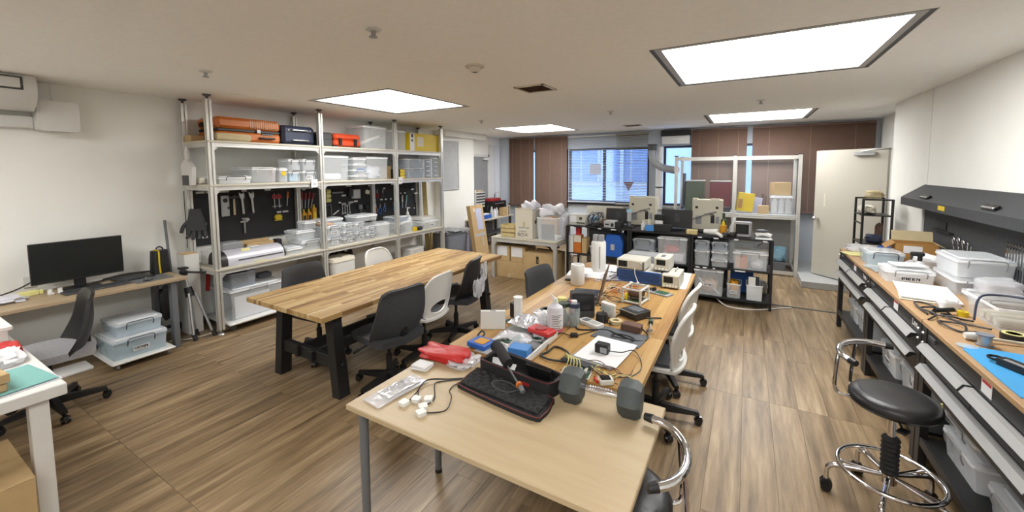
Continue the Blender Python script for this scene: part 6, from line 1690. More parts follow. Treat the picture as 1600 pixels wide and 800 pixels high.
A('dark_cabinet', 'dark crate on the lower shelf of the corner desk', 'crate', B((-.16, -.3, 0), (.16, .3, .26), .004), 'charcoal', (-5.4, 7.8, .321))
A('leaning_board', 'tall olive brown board standing beside the corner desk under the window', 'board', B((-.6, -.02, 0), (.5, .02, .87), .003), 'kraft', (-4.45, 9.06, 0))

# ================================================================ racks: blue bag unit
ZR1, ZR2 = .491, .931
t = T('tool_bag', 'blue tool bag with black sides on the rack middle shelf', 'bag', (-1.72, 6.12, ZR1), 0)
obj('front', G().prism([(-.15, 0), (.13, 0), (.14, .22), (.09, .33), (-.1, .33), (-.155, .22)], -.11, .0, 'y'), 'blue', t)
obj('side', G().prism([(-.14, .0), (.19, .0), (.22, .2), (.16, .33), (-.09, .33), (-.14, .22)], .0, .2, 'y'), 'black', t)
obj('handle', G().tube([(-.06, .0, .33), (-.04, .0, .37), (.03, .0, .37), (.05, .0, .33)], .012, 8, 4), 'black', t)
obj('buckle', B((-.04, -.116, .1), (.02, -.11, .19), .004), 'pale_grey', t)
A('red_bottle', 'red capped spray can on an orange box at the left end of the rack', 'can', G().cyl((0, 0, 0), (0, 0, .07), .045, n=16).cyl((0, 0, .07), (0, 0, .112), .05, .045, 16), 'red', (-2.305, 6.1, ZR1 + .287))
t = T('box', 'orange and white carton below the red capped spray can', 'box', (-2.305, 6.1, ZR1))
obj('carton', B((-.06, -.06, 0), (.06, .06, .285), .003), 'orange', t)
obj('white_band', B((-.061, -.0615, .17), (.061, -.0605, .28)), 'cream', t)
A('white_box', 'white slim carton at the left end of the rack middle shelf', 'box', B((-.045, -.08, 0), (.045, .08, .27), .003), 'white', (-2.415 + .0, 6.1, ZR1), 0)
A('tan_box', 'tan carton right of the orange carton on the rack', 'box', B((-.04, -.08, 0), (.04, .1, .24), .003), 'cardboard', (-2.195, 6.12, ZR1))
A('white_stack', 'white capped pair of jars on the beige bin of the rack', 'jar', B((-.07, -.06, 0), (.07, .06, .14), .01), 'cream', (-1.99, 6.12, ZR1 + .155))
bin_('clear bin with dark mark below the white jar on the rack', -2.0, 6.16, ZR1, .19, .3, .15, rz=0, handle='charcoal', name=True)
A('slanted_case', 'dark slanted case behind the jars on the rack middle shelf', 'case', B((-.2, -.06, 0), (.2, .06, .36), .01), 'slate', (-2.02, 6.4, ZR1))
A('teal_case', 'teal hard case on the bottom shelf of the blue bag rack', 'case', B((-.17, -.15, 0), (.17, .15, .2), .02), 'teal', (-1.8, 6.18, .101))
A('grey_case', 'grey bundle beside the teal hard case on the bottom shelf', 'bundle', G().blob((0, 0, .1), (.11, .13, .1), 131, .2), 'mid_grey', (-2.1, 6.2, .101))
A('hand_truck', 'small silver luggage cart frame at the left end of the bottom shelf', 'cart', G().tube([(-.07, 0, 0), (-.07, 0, .3), (-.05, 0, .33), (.05, 0, .33), (.07, 0, .3), (.07, 0, 0)], .009, 8).box((-.08, -.03, 0), (.08, .1, .012)), 'silver', (-2.33, 6.08, .101))
# middle unit
bin_('grey tinted bin, lower of two behind the wide oscilloscope', -1.28, 6.2, .491, .32, .36, .15, rz=0, m='clear_grey', handle='charcoal')
bin_('grey tinted bin, upper of two behind the wide oscilloscope', -1.28, 6.2, .643, .32, .36, .15, rz=0, m='clear_grey', handle='black')
bin_('large clear bin with red cloth in the rack middle unit', -.88, 6.2, .491, .4, .44, .37, rz=0, handle='mid_grey')
A('red_cloth', 'red cloth inside the large clear bin in the rack middle unit', 'cloth', G().blob((0, 0, .05), (.1, .1, .05), 133, .2), 'red', (-.9, 6.15, .622))
A('white_pack', 'white packages at the bottom of the large clear bin with red cloth', 'package', B((-.15, -.16, 0), (.15, .14, .12), .02), 'bag_white', (-.88, 6.2, .498))
A('lilac_bundle', 'lilac bundle on the bottom shelf of the rack middle unit', 'bundle', G().blob((0, 0, .1), (.15, .15, .1), 135, .15), 'lilac', (-.88, 6.2, .101))
A('black_crate', 'black crate on the bottom shelf left in the rack middle unit', 'crate', B((-.13, -.18, 0), (.13, .18, .22), .004), 'charcoal', (-1.29, 6.2, .101))
# right unit
RB = 'bins on the rack nearest the exit door'
bin_('clear bin with white packets, lower left on the middle shelf nearest the door', -.5, 6.15, .501, .19, .3, .22, rz=0, handle='mid_grey', group=RB)
bin_('small dark filled bin, upper left on the middle shelf nearest the door', -.5, 6.15, .723, .19, .3, .12, rz=0, m='clear_grey', handle='charcoal', group=RB)
bin_('clear bin with white rolls, lower of three on the middle shelf nearest the door', -.285, 6.15, .501, .2, .3, .11, rz=0, handle='mid_grey', group=RB)
bin_('clear bin with white rolls, second of three on the middle shelf nearest the door', -.285, 6.15, .613, .2, .3, .11, rz=0, handle='mid_grey', group=RB)
bin_('clear bin with dark top, highest of three on the middle shelf nearest the door', -.285, 6.15, .725, .2, .3, .11, rz=0, handle='charcoal', group=RB, m='clear_grey')
bin_('wide clear bin with orange packs on the middle shelf nearest the door', .07, 6.15, .501, .4, .31, .24, rz=0, handle='mid_grey', group=RB)
A('orange_pack', 'orange striped pack in the wide clear bin nearest the door', 'pack', B((-.04, -.06, 0), (.04, .06, .16), .006), 'orange', (.0, 6.1, .508))
A('tan_pack', 'tan pack left in the wide clear bin nearest the door', 'pack', B((-.03, -.06, 0), (.03, .06, .15), .006), 'pale_orange', (-.073, 6.1, .508))
A('white_rolls', 'white rolls right in the wide clear bin nearest the door', 'roll', G().blob((0, 0, .05), (.075, .08, .06), 141, .15), 'bag_white', (.15, 6.14, .508))
bin_('pale bin behind the wide clear bin, under the rack top', -.02, 6.42, .501, .36, .13, .34, rz=0, handle=None, group=RB)
bin_('large clear bin with tangled parts on the bottom shelf nearest the door', -.41, 6.2, .101, .37, .42, .36, rz=0, handle='mid_grey', name=True, group=RB)
A('cable_heap', 'tan and white tangled parts in the large bottom bin nearest the door', 'parts', G().blob((0, 0, .09), (.11, .13, .09), 143, .2), 'pale_orange', (-.41, 6.22, .108))
A('white_tube', 'white bent tube in the large bottom bin nearest the door', 'tube', G().tube([(-.12, -.17, .22), (-.05, -.17, .14), (.05, -.17, .1), (.13, -.17, .03)], .012, 8, 5), 'white', (-.41, 6.19, .108))
bin_('small open clear bin with paper label, left on the bottom shelf nearest the door', -.105, 6.16, .101, .17, .3, .19, rz=0, lid=None, handle=None, name=True, group=RB)
bin_('small open milky bin, right on the bottom shelf nearest the door', .13, 6.16, .101, .19, .3, .2, rz=0, lid=None, handle=None, m='clear_lid', group=RB)
A('yellow_part', 'yellow and dark parts heaped in the small open bin with paper label', 'parts', G().blob((0, 0, .1), (.055, .09, .1), 145, .15), 'amber', (-.105, 6.16, .108))
A('dark_bracket', 'dark bracket with white plate standing in the small milky bin', 'bracket', G().box((-.06, -.1, .0), (.05, -.08, .3), .004).box((-.01, -.105, .05), (.03, -.1, .28), .003), 'charcoal', (.13, 6.16, .108))
A('white_plate', 'white perforated plate leaning in the small milky bin', 'plate', G().box((-.05, -.006, .08), (.03, .0, .3), .002), 'white', (.11, 6.03, .108))
A('grey_bowl', 'grey round bowl behind the small milky bin', 'bowl', G().ell((0, 0, .1), (.075, .075, .1)), 'mid_grey', (.22, 6.415, .101))
A('blue_case', 'blue flat case behind the small bins on the bottom shelf', 'case', B((-.14, -.05, 0), (.14, .05, .34), .006), 'front_blue', (-.02, 6.42, .101))
A('floor_cable', 'white cable sagging on the floor under the rack nearest the door', 'cable', G().tube([(-.35, 6.1, .09), (-.2, 5.95, .01), (.0, 5.9, .008), (.2, 5.97, .01), (.4, 6.15, .008), (.55, 6.25, .008)], .008, 6, 6), 'white')

# on top of the racks
ZQ = .931
t = T('bench_supply', 'white bench power supply with knobs at the left end of the rack top', 'instrument', (-2.31, 6.16, ZQ))
obj('case', B((-.15, -.1, 0), (.13, .15, .17), .005), 'instrument', t)
obj('panel', B((-.13, -.104, .05), (-.02, -.1, .15), .002), 'paper', t)
for k in range(4): obj('knob', G().cyl((-.0 + .035 * (k % 4), -.12, .04), (-.0 + .035 * (k % 4), -.1, .04), .012, n=12), 'dark_grey', t)
obj('meter', G().cyl((.05, -.108, .11), (.05, -.1, .11), .025, n=14), 'charcoal', t)
wires_bb = G()
R = random.Random(3)
for k in range(7):
    x = -2.13 + .02 * k
    wires_bb.tube([(x, 6.1, ZQ + .01), (x + R.uniform(-.08, .08), 6.15, ZQ + .12), (x + R.uniform(-.1, .1), 6.25, ZQ + .2), (x + R.uniform(-.1, .1), 6.3, ZQ + .03)], .006, 6, 5)
o = A('cable_tangle', 'dark cable tangle on the rack top beside the bench power supply', 'wires', wires_bb, 'navy'); o['kind'] = 'stuff'
A('soldering_station', 'brown and black clutter of small tools on the rack top', 'tools', G().blob((0, 0, .05), (.05, .06, .05), 151, .25), 'brown', (-1.93, 6.24, ZQ))
A('black_clamp', 'black clamp tool before the brown clutter on the rack top', 'clamp', G().blob((0, 0, .035), (.06, .04, .04), 152, .2), 'black', (-2.0, 6.04, ZQ))
A('paper_stack', 'pale blue sheets heaped at the rear left of the rack top', 'papers', G().blob((0, 0, .05), (.2, .1, .06), 153, .3), 'sky_blue', (-2.32, 6.42, ZQ + .001))
A('pale_board', 'large pale panel leaning behind the rack top under the window', 'panel', B((-.3, -.012, 0), (.3, .012, 1.2), .003), 'cream', (-2.05, 6.62, 0))
t = T('projector', 'small white box with dark ports on the rack top', 'device', (-1.76, 6.1, ZQ))
obj('case', B((-.11, -.09, 0), (.06, .1, .1), .005), 'pale_grey', t)
obj('port', G().box((-.09, -.093, .04), (-.03, -.0895, .06)).box((.0, -.093, .02), (.04, -.0895, .07)), 'black', t)
obj('dark_end', B((.061, -.09, 0), (.15, .1, .09), .004), 'black', t)
def dark_monitor(lab, x, y, wd, h, rz):
    t = T('monitor', lab, 'monitor', (x, y, ZQ), rz)
    obj('panel', G().at((0, 0, .03), rx=-.1).box((-wd / 2, -.012, 0), (wd / 2, .012, h), .004), 'black', t)
    obj('vesa_plate', G().at((0, 0, .03), rx=-.1).box((-.03, -.018, h * .3), (.05, -.012, h * .8), .003), 'charcoal', t)
    obj('base', B((-.1, -.05, 0), (.1, .07, .02), .006), 'black', t)
dark_monitor('black flat monitor seen from behind, left one on the rack top', -1.75, 6.33, .36, .24, .05)
dark_monitor('black flat monitor seen from behind, right one on the rack top', -.87, 6.28, .42, .26, .0)
def cabinet_back(lab, x, y, z, flip):
    t = T('device_case', lab, 'machine', (x, y, z))
    obj('case', B((-.2, -.0, 0), (.2, .2, .44), .006), 'ivory', t)
    obj('top_cap', B((-.2, .02, .44), (-.13, .1, .46), .004), 'cream', t)
    obj('top_cap', B((.04, .02, .44), (.16, .12, .455), .004), 'cream', t)
    for xx in (-.14, .13): obj('port', B((xx - .018, -.004, .31), (xx + .018, .0, .345)), 'black', t)
    obj('socket', B((.05, -.006, .1), (.1, .0, .21), .002), 'black', t)
    obj('plate', B((-.15, -.003, .08), (-.07, .0, .2)), 'mid_grey', t)
    obj('plate', B((.115, -.003, .1), (.16, .0, .2)), 'mid_grey', t)
    obj('cable', G().tube([(-.3, -.06, .1), (-.16, -.05, .17), (-.02, -.04, .23), (.1, -.03, .27), (.12, -.004, .27)], .008, 6, 5), 'mid_grey', t)
    obj('cable', G().tube([(-.12, -.03, .18), (0, -.04, .24), (.09, -.02, .22), (.08, -.006, .16)], .007, 6, 5), 'charcoal', t)
cabinet_back('beige machine case with cables, left one standing behind the rack', -1.42, 6.53, .93 + .001, 0)
cabinet_back('beige machine case with cables, right one standing behind the rack', -.49, 6.53, .92 + .001, 0)
t = T('sideboard', 'dark sideboard behind the racks carrying the beige machine cases', 'sideboard', (-.95, 6.65, 0))
obj('body', B((-.75, -.13, 0), (.75, .13, .915), .004), 'charcoal', t)
A('bottle', 'white squeeze bottle on the rack top left of the blue box', 'bottle', G().cyl((0, 0, 0), (0, 0, .1), .03, n=14).cyl((0, 0, .1), (0, 0, .14), .014), 'white', (-1.30, 6.08, ZQ - .009))
A('white_bottle', 'taller white bottle behind the blue box on the rack top', 'bottle', G().cyl((0, 0, 0), (0, 0, .12), .028, n=14).cyl((0, 0, .12), (0, 0, .15), .018), 'cream', (-1.235, 6.16, ZQ - .009))
A('blue_box', 'light blue box on the rack top before the white bottles', 'box', B((-.06, -.05, 0), (.06, .05, .08), .003), 'light_blue', (-1.19, 6.04, ZQ - .009))
t = T('microscope', 'black microscope on the rack top beside the left machine case', 'microscope', (-1.52, 6.14, ZQ - .0))
obj('base', B((-.04, -.06, 0), (.06, .06, .025), .004), 'black', t)
obj('column', B((-.02, .02, .025), (.02, .05, .22), .004), 'steel_grey', t)
obj('tube', G().cyl((0, -.0, .1), (0, -.0, .24), .03, n=14), 'pale_grey', t)
obj('lamp_head', G().cyl((.0, .0, .24), (0, 0, .28), .045, .035, 16), 'sky_blue', t)
t = T('black_stack', 'white and black charging dock between the two machine cases', 'dock', (-1.09, 6.15, ZQ - .009))
obj('stem', B((-.05, -.03, 0), (.05, .05, .15), .006), 'white', t)
obj('head', B((-.06, -.04, .15), (.06, .05, .23), .006), 'black', t)
A('black_case', 'low black case before the charging dock on the rack top', 'case', B((-.12, -.06, 0), (.12, .06, .1), .006), 'black', (-1.02, 6.05, ZQ - .009))
A('brown_box', 'low tan box right of the black monitor on the rack top', 'box', B((-.07, -.06, 0), (.07, .06, .06), .003), 'crate_wood', (-.635, 6.07, .912))
t = T('heat_gun', 'white heat gun lying on the rack top nearest the door', 'heat gun', (-.37, 6.06, .911), -.3)
obj('barrel', G().cyl((-.15, 0, .045), (.06, 0, .05), .026, .045, 16), 'white', t)
obj('nozzle', G().cyl((-.2, 0, .043), (-.12, 0, .045), .03, .03, 14), 'black', t)
obj('grip', G().tube([(.04, 0, .04), (.1, -.06, .03), (.14, -.09, .02)], .022, 8, 3), 'white', t)
t = T('glue_bottle', 'yellow bottle with pointed cap on the rack top nearest the door', 'bottle', (-.255, 6.14, .911))
obj('body', G().cyl((0, 0, 0), (0, 0, .14), .042, n=18), 'amber', t)
obj('cap', G().cyl((0, 0, .14), (0, 0, .19), .022, .014, 12).cyl((0, 0, .19), (0, 0, .22), .006), 'yellow', t)
A('dark_bottle', 'dark green bottle behind the yellow bottle', 'bottle', G().cyl((0, 0, 0), (0, 0, .2), .035, n=16).cyl((0, 0, .2), (0, 0, .29), .018), 'dark_green', (-.26, 6.3, .911))
A('headphones', 'black headphones lying before the yellow bottle', 'headphones', G().lathe([(.001, 0), (.04, 0), (.045, .03), (.03, .06), (.001, .06)], (-.04, 0, 0), 16).lathe([(.001, 0), (.045, 0), (.05, .04), (.03, .07), (.001, .07)], (.045, .01, 0), 16), 'black', (-.185, 6.02, .911))
t = T('small_monitor', 'small silver framed display on the rack top nearest the door', 'monitor', (-.03, 6.1, .911), -.08)
obj('case', B((-.1, -.03, 0.0), (.1, .12, .2), .012), 'silver', t)
obj('screen', B((-.075, -.034, .045), (.075, -.03, .175), .002), 'screen', t)
A('flask', 'cluster of clear flasks behind the small silver display', 'flask', G().lathe([(.001, 0), (.06, 0), (.06, .1), (.02, .18), (.02, .24), (.001, .24)], n=18), 'clear_lid', (-.13, 6.3, .911))
A('white_tool', 'white power tool with dark handle at the right end of the rack top', 'tool', G().tube([(-.08, 0, .031), (0, .02, .05), (.1, .0, .031)], .03, 10, 4), 'white', (.2, 6.13, .911))
A('dark_lens', 'dark oval cap on the white power tool', 'cap', G().ell((0, 0, 0), (.07, .04, .02)), 'slate', (.19, 6.14, 1.005))
A('paper_sheet', 'white sheets at the right end of the rack top', 'papers', B((-.09, -.05, 0), (.09, .05, .012), .002), 'paper', (.21, 6.04, .911))

# ================================================================ inside the framed enclosure
ZF = 1.021
t = T('welding_booth', 'dark green translucent booth on the left in the framed enclosure', 'booth', (-.85, 8.45, ZF))
obj('shield', G().box((-.16, -.15, 0), (.16, -.14, .56)).box((-.16, -.15, .0), (-.15, .2, .56)).box((.15, -.15, 0), (.16, .2, .56)), 'smoke_green', t)
obj('rim', G().box((-.165, -.155, .56), (.165, .2, .575), .003), 'pale_grey', t)
obj('machine', B((-.12, -.1, 0), (.12, .15, .3), .01), 'charcoal', t)
t = T('printer', 'dark red translucent printer hood in the framed enclosure', 'printer', (-.42, 8.5, ZF))
obj('hood', B((-.17, -.17, .1), (.17, .17, .55), .01), 'smoke_red', t)
obj('base', B((-.17, -.18, 0), (.17, .18, .1), .01), 'black', t)
obj('rim', B((-.175, -.175, .55), (.175, .175, .565), .004), 'pale_grey', t)
A('black_hose', 'black hose curving down the left side inside the enclosure', 'hose', G().tube([(-1.075, 8.7, ZF + .7), (-1.075, 8.65, ZF + .4), (-1.075, 8.6, ZF + .12), (-1.07, 8.45, ZF + .035)], .03, 10, 6), 'navy')
t = T('yellow_box', 'yellow carton lying tilted beside the middle post in the enclosure', 'carton', (-.05, 8.35, ZF), .2)
obj('carton', G().at((0, 0, .0), ry=.12).box((-.12, -.06, .03), (.14, .06, .36), .003), 'yellow', t)
obj('print', G().at((-.05, -.062, .15), ry=.12).box((-.04, -.001, -.06), (.03, .0, .1)), 'kraft', t)
A('pale_folder', 'pale lilac folder leaning beside the yellow carton in the enclosure', 'folder', B((-.09, -.015, 0), (.09, .015, .26), .003), 'lilac', (.14, 8.52, ZF + .012), 0, rot=(0, .12, 0))
A('cardboard_box', 'small brown carton on the enclosure floor', 'box', B((-.08, -.07, 0), (.08, .08, .14), .003), 'cardboard', (.265, 8.33, ZF))
A('white_folders', 'upright papers behind the small brown carton in the enclosure', 'papers', G().box((-.08, -.02, 0), (-.05, .08, .34)).box((-.03, -.02, 0), (-.01, .08, .3)), 'brown', (.325, 8.6, ZF))
cbn = bin_('clear bin with three white bottles at the right end in the enclosure', .53, 8.5, ZF, .34, .4, .32, rz=0, lid='clear_lid', handle=None)
for k in range(3):
    A('bottle', 'white bottle, %s of three in the enclosure bin' % ('left', 'middle', 'right')[k], 'bottle', G().cyl((0, 0, 0), (0, 0, .22), .042, n=14).cyl((0, 0, .22), (0, 0, .25), .025), 'white', (.43 + .1 * k, 8.42, ZF + .007))
A('cardboard_box', 'brown carton tilted on top of the bin in the enclosure', 'box', B((-.12, -.1, 0), (.14, .1, .22), .003), 'cardboard', (.5, 8.5, ZF + .325), .3, rot=(.0, .0, .35))
A('blue_white_bag', 'blue and white patterned bag under the enclosure', 'bag', G().blob((0, 0, .12), (.11, .1, .12), 161, .2), 'sky_blue', (.52, 8.35, 0.21))
A('floor_crate', 'grey crate on the floor under the enclosure', 'crate', B((-.16, -.12, 0), (.14, .12, .2), .004), 'steel_grey', (.48, 8.35, .0))
A('pale_box', 'pale box on the floor left of the grey crate under the enclosure', 'box', B((-.08, -.1, 0), (.08, .1, .28), .004), 'ivory', (.2, 8.4, 0))
# things on the narrow rack by the door
for k, (z, m, l, x) in enumerate(((1.42, 'pale_card', 'paper bag bundle on the top of the narrow rack by the door', 1.42), (1.225, 'cream', 'pale papers drooping from the upper shelf of the narrow rack', 1.36), (.865, 'navy', 'dark notebooks on the middle shelf of the narrow rack', 1.42), (.865, 'brown', 'brown box standing on the narrow rack by the door', 1.5))):
    A('bundle', l, 'bundle', G().blob((0, 0, .05 + .06 * (k == 3)), (.08 if k != 3 else .035, .13 if k < 2 else .06, .05 + .06 * (k == 3)), 170 + k, .2), m, (x, (6.82, 6.82, 6.73, 6.89)[k], z))
# ================================================================ on the black workbenches
ZW = 0.901
A('grey_pouch', 'clear bag of grey parts at the far end of the workbench nearest the door', 'bag', G().blob((0, 0, .035), (.12, .09, .04), 201, .2), 'film', (1.1, 5.7, ZW))
A('paper_heap', 'pale papers under the bag of grey parts on the workbench', 'papers', B((-.12, -.1, 0), (.12, .1, .01), .003), 'pale_yellow', (1.05, 5.5, ZW), .3)
bin_('pale blue bin with dark handle on the workbench nearest the door', 1.14, 5.10, ZW, .28, .3, .13, rz=0, m='clear_blue', lid='clear_lid', handle='charcoal')
A('clear_folder', 'clear blue folder hanging over the front of the pale blue bin', 'folder', G().sheet([[(-.12 + .26 * j / 6, -.14 + .3 * i / 6, .004 + .006 * math.sin(i + j)) for j in range(7)] for i in range(7)], .002), 'clear_blue', (1.10, 4.75, ZW + .006), .1)
A('white_card', 'white card on the clear blue folder', 'card', B((-.05, -.03, 0), (.05, .03, .002)), 'paper', (1.16, 4.74, ZW + .02), .3)
bt = T('bottle', 'white bottle with blue cap and label beside the open kraft box', 'bottle', (1.41, 5.63, ZW))
obj('body', G().lathe([(.001, 0), (.065, 0), (.07, .01), (.07, .12), (.055, .155), (.025, .175), (.001, .175)], n=24), 'white', bt)
obj('cap', G().cyl((0, 0, .175), (0, 0, .21), .028, n=18), 'blue', bt)
obj('label_band', G().cyl((0, 0, .03), (0, 0, .1), .0705, n=24), 'paper', bt)
obj('print', G().at((0, -.0712, .06)).box((-.03, 0, -.015), (.02, .001, .015)), 'navy', bt)
A('tape_roll', 'blue tape roll left of the white bottle on the workbench', 'tape roll', G().lathe([(.035, 0), (.065, 0), (.065, .09), (.035, .09), (.035, 0)], n=26), 'blue', (1.275, 5.57, ZW))
kx = T('cardboard_box', 'open kraft box with raised flaps at the back of the workbench', 'box', (1.42, 5.30, ZW), -.1)
for a, b in (((-.15, -.12, 0), (.15, -.114, .19)), ((-.15, .114, 0), (.15, .12, .19)), ((-.15, -.12, 0), (-.144, .12, .19)), ((.144, -.12, 0), (.15, .12, .19))): obj('side', B(a, b), 'kraft', kx)
obj('bottom', B((-.15, -.12, 0), (.15, .12, .004)), 'kraft', kx)
obj('flap', G().at((-.15, 0, .19), ry=-.7).box((-.09, -.12, 0), (0, .12, .004)), 'kraft', kx)
obj('flap', G().at((.15, 0, .19), ry=.5).box((0, -.12, 0), (.04, .12, .004)), 'pale_card', kx)
obj('flap', G().at((0, .12, .19), rx=1.2).box((-.15, 0, 0), (.15, .1, .004)), 'pale_card', kx)
obj('label', B((-.09, -.1225, .1), (.04, -.1205, .17)), 'paper', kx)
sb_ = T('spray_bottle', 'clear spray bottle with black trigger head on the workbench', 'bottle', (1.28, 4.62, ZW))
obj('body', G().lathe([(.001, 0), (.04, 0), (.045, .02), (.04, .1), (.02, .13), (.001, .13)], n=18), 'clear_lid', sb_)
obj('trigger_head', G().cyl((0, 0, .13), (0, 0, .18), .016).cbox((-.02, -.01, .19), (.09, .03, .035), .008).tube([(-.05, -.01, .18), (-.06, -.02, .14)], .008, 6), 'black', sb_)
A('tissue', 'white tissue heap behind the black trigger spray bottle', 'tissue', G().blob((0, 0, .07), (.1, .085, .075), 205, .35, .7), 'paper', (1.40, 4.82, ZW))
bin_('milky bin with black name tag at the front of the middle workbench', 1.14, 4.41, ZW, .3, .26, .11, rz=0, m='clear_lid', handle='mid_grey', name=True)
A('white_tray', 'white papers on the lid of the milky bin with black name tag', 'papers', B((-.1, -.07, 0), (.1, .07, .012), .003), 'paper', (1.15, 4.41, ZW + .1235), .2)
bin_('small open milky tray against the dark back panel', 1.56, 4.66, ZW, .16, .2, .06, rz=0, handle=None, lid=None, m='clear_lid')
bin_('large clear bin with grey handle, upper of the back stack on the workbench', 1.47, 4.27, ZW + .13, .3, .40, .14, rz=0, m='clear_lid', handle='mid_grey')
bin_('large clear bin with grey handle, lower of the back stack on the workbench', 1.47, 4.27, ZW, .31, .42, .126, rz=0, handle='mid_grey')
A('grey_block', 'grey block inside the upper bin of the back stack', 'block', B((-.09, -.1, 0), (.09, .1, .06), .004), 'mid_grey', (1.47, 4.22, ZW + .137))
bin_('long shallow clear case with handle before the back stack of bins', 1.47, 3.90, ZW, .27, .26, .07, rz=0, handle='mid_grey')
bin_('long clear bin of tubes on the workbench nearest the camera', 1.43, 3.45, ZW, .40, .40, .13, rz=0, handle=None, lid=None, m='clear')
for k in range(3):
    A('white_tube', 'white rolled tube in the long clear bin, %s of three' % ('front', 'middle', 'rear')[k], 'tube', G().cyl((-.17, 0, 0), (.17, .0, .0), .024, n=14), 'cream', (1.43, 3.35 + .09 * k, ZW + .034), .06 * k)
A('plastic_bag', 'clear bubble wrap bulging over the shallow case on the workbench', 'bag', G().blob((0, 0, .05), (.1, .1, .055), 211, .15), 'film', (1.46, 3.88, ZW + .073))
A('document_board', 'large white board lying on papers on the middle workbench', 'board', B((-.15, -.24, 0), (.15, .24, .01), .002), 'paper', (1.14, 3.98, ZW + .012), -.14)
A('folder', 'pale cream folder beneath the large white board', 'folder', B((-.13, -.24, 0), (.14, .22, .008), .002), 'cream', (1.12, 3.96, ZW), -.18)
A('wrapping', 'white crumpled wrapping with yellow tape before the long clear bin', 'wrapping', G().blob((0, 0, .03), (.05, .045, .035), 213, .2), 'paper', (1.155, 3.63, ZW))
A('tape_roll', 'small yellow tape roll beside the white wrapping', 'tape roll', G().lathe([(.012, 0), (.026, 0), (.026, .03), (.012, .03), (.012, 0)], n=18), 'yellow', (1.18, 3.5, ZW))
for k, p in enumerate(([(1.0, 3.42), (.99, 3.62), (1.06, 3.7), (1.08, 3.55), (1.02, 3.45), (1.1, 3.38), (1.14, 3.4), (1.17, 3.34)],
                       [(.97, 3.3), (1.03, 3.4), (1.0, 3.55), (1.08, 3.56), (1.12, 3.48), (1.06, 3.42), (1.12, 3.32), (1.2, 3.22)],
                       [(1.16, 3.13), (1.12, 3.13), (1.05, 3.14), (1.0, 3.22), (1.02, 3.3), (1.1, 3.24), (1.06, 3.1), (1.04, 3.04)])):
    A('black_cable', ('black cable looped on the edge of the middle workbench', 'black cable crossing toward the blue strap', 'black soldering lead curling to the white iron stand')[k], 'cable', G().tube([(x, y, ZW + .006 + .012 * (i % 2)) for i, (x, y) in enumerate(p)], .0055, 6, 6), 'black')
A('cable_hub', 'long black plug block amid the looped cables', 'plug', G().tube([(-.04, -.03, .015), (.06, .03, .018)], .014, 8), 'black', (1.08, 3.48, ZW + .012))
A('cable_strap', 'dark blue strap rising over the long clear bin', 'strap', G().tube([(1.18, 3.36, ZW + .02), (1.21, 3.40, ZW + .15), (1.3, 3.40, ZW + .175), (1.39, 3.3, ZW + .185), (1.43, 3.2, ZW + .17), (1.46, 3.08, ZW + .06)], lambda t: .006 + .016 * max(0, t - .45), 8, 6), 'navy')
so = T('solder_reel', 'silver solder wire reel standing on the workbench nearest the camera', 'reel', (1.085, 2.965, ZW))
obj('core', G().cyl((0, 0, .006), (0, 0, .054), .026, n=22), 'silver', so)
for z in (0, .054): obj('flange', G().cyl((0, 0, z), (0, 0, z + .006), .033, n=22), 'bin_grey', so)
t = T('soldering_iron', 'white soldering iron lying behind the solder reel', 'soldering iron', (1.16, 3.035, ZW), .1)
obj('grip', G().tube([(-.13, 0, .0225), (-.08, 0, .0235), (-.03, 0, .0225)], lambda q: .016 + .006 * math.sin(PI * q), 10, 4), 'white', t)
obj('shaft', G().cyl((-.03, 0, .02), (.14, .0, .012), .008, n=10), 'cream', t)
A('plastic_disc', 'blue grey clear disc on the bench edge before the solder reel', 'disc', G().lathe([(.001, 0), (.035, 0), (.04, .006), (.001, .012)], n=20), 'clear_blue', (1.0, 2.90, ZW))
t = T('tape_reel', 'black reel with yellow rim on the workbench by the back bin', 'reel', (1.25, 3.13, ZW))
obj('reel', G().cyl((0, 0, 0), (0, 0, .035), .05, n=22), 'black', t)
obj('rim', G().lathe([(.03, .035), (.045, .035), (.045, .038), (.03, .038), (.03, .035)], n=22), 'pale_yellow', t)
A('blue_mat', 'bright blue cutting mat on the workbench nearest the camera', 'mat', G().prism([(-.13, -.3), (.2, -.3), (.2, .24), (-.1, .26), (-.13, .2)], 0, .004), 'mat_blue', (1.10, 2.65, ZW))
t = T('hand_tool', 'black pincer tool lying on the blue cutting mat', 'tool', (1.10, 2.62, ZW + .005), .5)
obj('body', G().rrect(-.03, .03, -.1, .11, 0, .03, .02), 'black', t)
obj('loop', G().tube([(.028 * math.cos(a), .12 + .03 * math.sin(a), .018) for a in [2 * PI * k / 12 for k in range(12)]], .006, 6, closed=True), 'black_gloss', t)
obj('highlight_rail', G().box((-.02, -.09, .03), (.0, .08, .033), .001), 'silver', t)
A('black_box', 'black device at the frame edge on the workbench behind the mat', 'device', B((-.05, -.12, 0), (.12, .12, .12), .008), 'black', (1.32, 2.88, ZW))
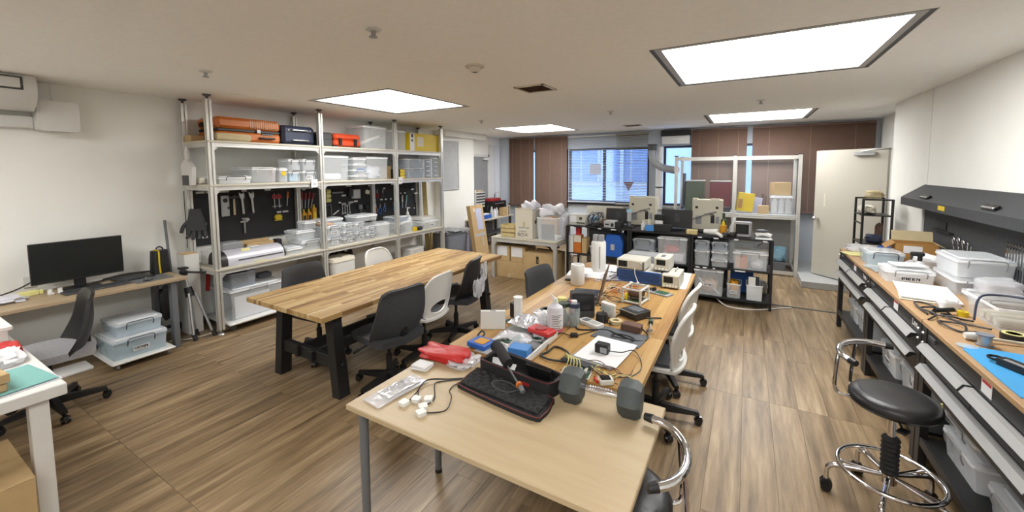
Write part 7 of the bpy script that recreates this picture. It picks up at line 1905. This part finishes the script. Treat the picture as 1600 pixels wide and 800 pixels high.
# on the dark back panel
for k, (y, z) in enumerate(((5.12, 1.1), (5.02, 1.11), (4.93, 1.1))):
    t = T('hook', 'chrome S hook hanging on the dark back panel, %s of three' % ('first', 'second', 'third')[k], 'hook', (1.63, y, z))
    obj('wire', G().tube([(0, -.03, .06), (0, -.01, .085), (0, .02, .07), (0, .0, .03), (0, -.02, -.01), (0, .0, -.045), (0, .03, -.03)], .006, 8, 5), 'chrome', t)
for k, y in enumerate((4.86, 4.80)):
    A('clip', ('small silver clip right of the S hooks, the upper one', 'small silver clip right of the S hooks, the lower one')[k], 'clip', G().tube([(0, -.02, .03), (0, 0, .04), (0, 0, -.04), (0, .02, -.05)], .005, 6, 4), 'chrome', (1.635, y, 1.13 - .02 * k))
t = T('bottle', 'dark standing container with pale label below the S hooks', 'container', (1.58, 4.98, ZW))
obj('body', B((-.05, -.06, 0), (.05, .06, .17), .006), 'black', t)
obj('label', B((-.052, .02, .03), (-.05, .075, .14)), 'pale_orange', t)
sr = T('spanner_rack', 'set of silver spanners in a pale holder on the dark back panel', 'spanner set', (1.645, 4.13, 1.17))
obj('holder', B((-.012, -.14, -.06), (.008, .12, .06), .003), 'pale_grey', sr)
for k in range(7):
    obj('spanner', G().at((-.022, .11 - .036 * k, 0)).box((-.003, -.007, -.1 - .012 * k), (.003, .007, .09)).cyl((-.003, 0, .1), (.004, 0, .1), .015, n=10).cyl((-.003, 0, -.11 - .012 * k), (.004, 0, -.11 - .012 * k), .014, n=10), 'chrome', sr)
# below the workbenches
BB = 'bins under the black workbenches'
for k, (y, h, z, l, m) in enumerate(((5.5, .2, .191, 'milky bin, bottom left under the workbench nearest the door', 'clear_lid'), (5.1, .2, .191, 'milky bin, bottom right under the workbench nearest the door', 'clear_lid'), (5.5, .13, .393, 'milky bin, upper left under the workbench nearest the door', 'clear_blue'), (5.1, .12, .393, 'milky bin, upper right under the workbench nearest the door', 'clear_lid'),
                               (4.25, .2, .191, 'clear bin, bottom left under the middle workbench', 'clear_lid'), (3.75, .22, .191, 'clear bin, bottom right under the middle workbench', 'clear_lid'), (4.2, .12, .393, 'clear bin, upper left under the middle workbench', 'clear_blue'),
                               (2.98, .16, .191, 'clear bin holding blue sheets, further one under the workbench nearest the camera', 'clear_lid'), (2.48, .17, .191, 'clear bin, nearer one under the workbench nearest the camera', 'clear_lid'), (2.98, .1, .353, 'clear bin, upper further one under the workbench nearest the camera', 'clear'))):
    bin_(l, 1.28, y, z, .375, .52, h, rz=-PI / 2, m=m, handle='mid_grey', name=(k in (2, 4)), group=BB)
A('white_bag', 'white rumpled plastic under the middle workbench', 'bag', G().blob((0, 0, .07), (.17, .15, .05), 221, .15), 'bag_white', (1.26, 3.75, .413))
A('blue_sheets', 'blue sheets on the further clear bin under the workbench nearest the camera', 'papers', B((-.12, -.1, 0), (.12, .1, .02), .003), 'front_blue', (1.2, 2.9, .457))
A('tan_folder', 'tan folder beside the nearer clear bin under the workbench', 'folder', B((-.15, -.02, 0), (.2, .0, .24), .002), 'pale_card', (1.26, 2.17, .191))
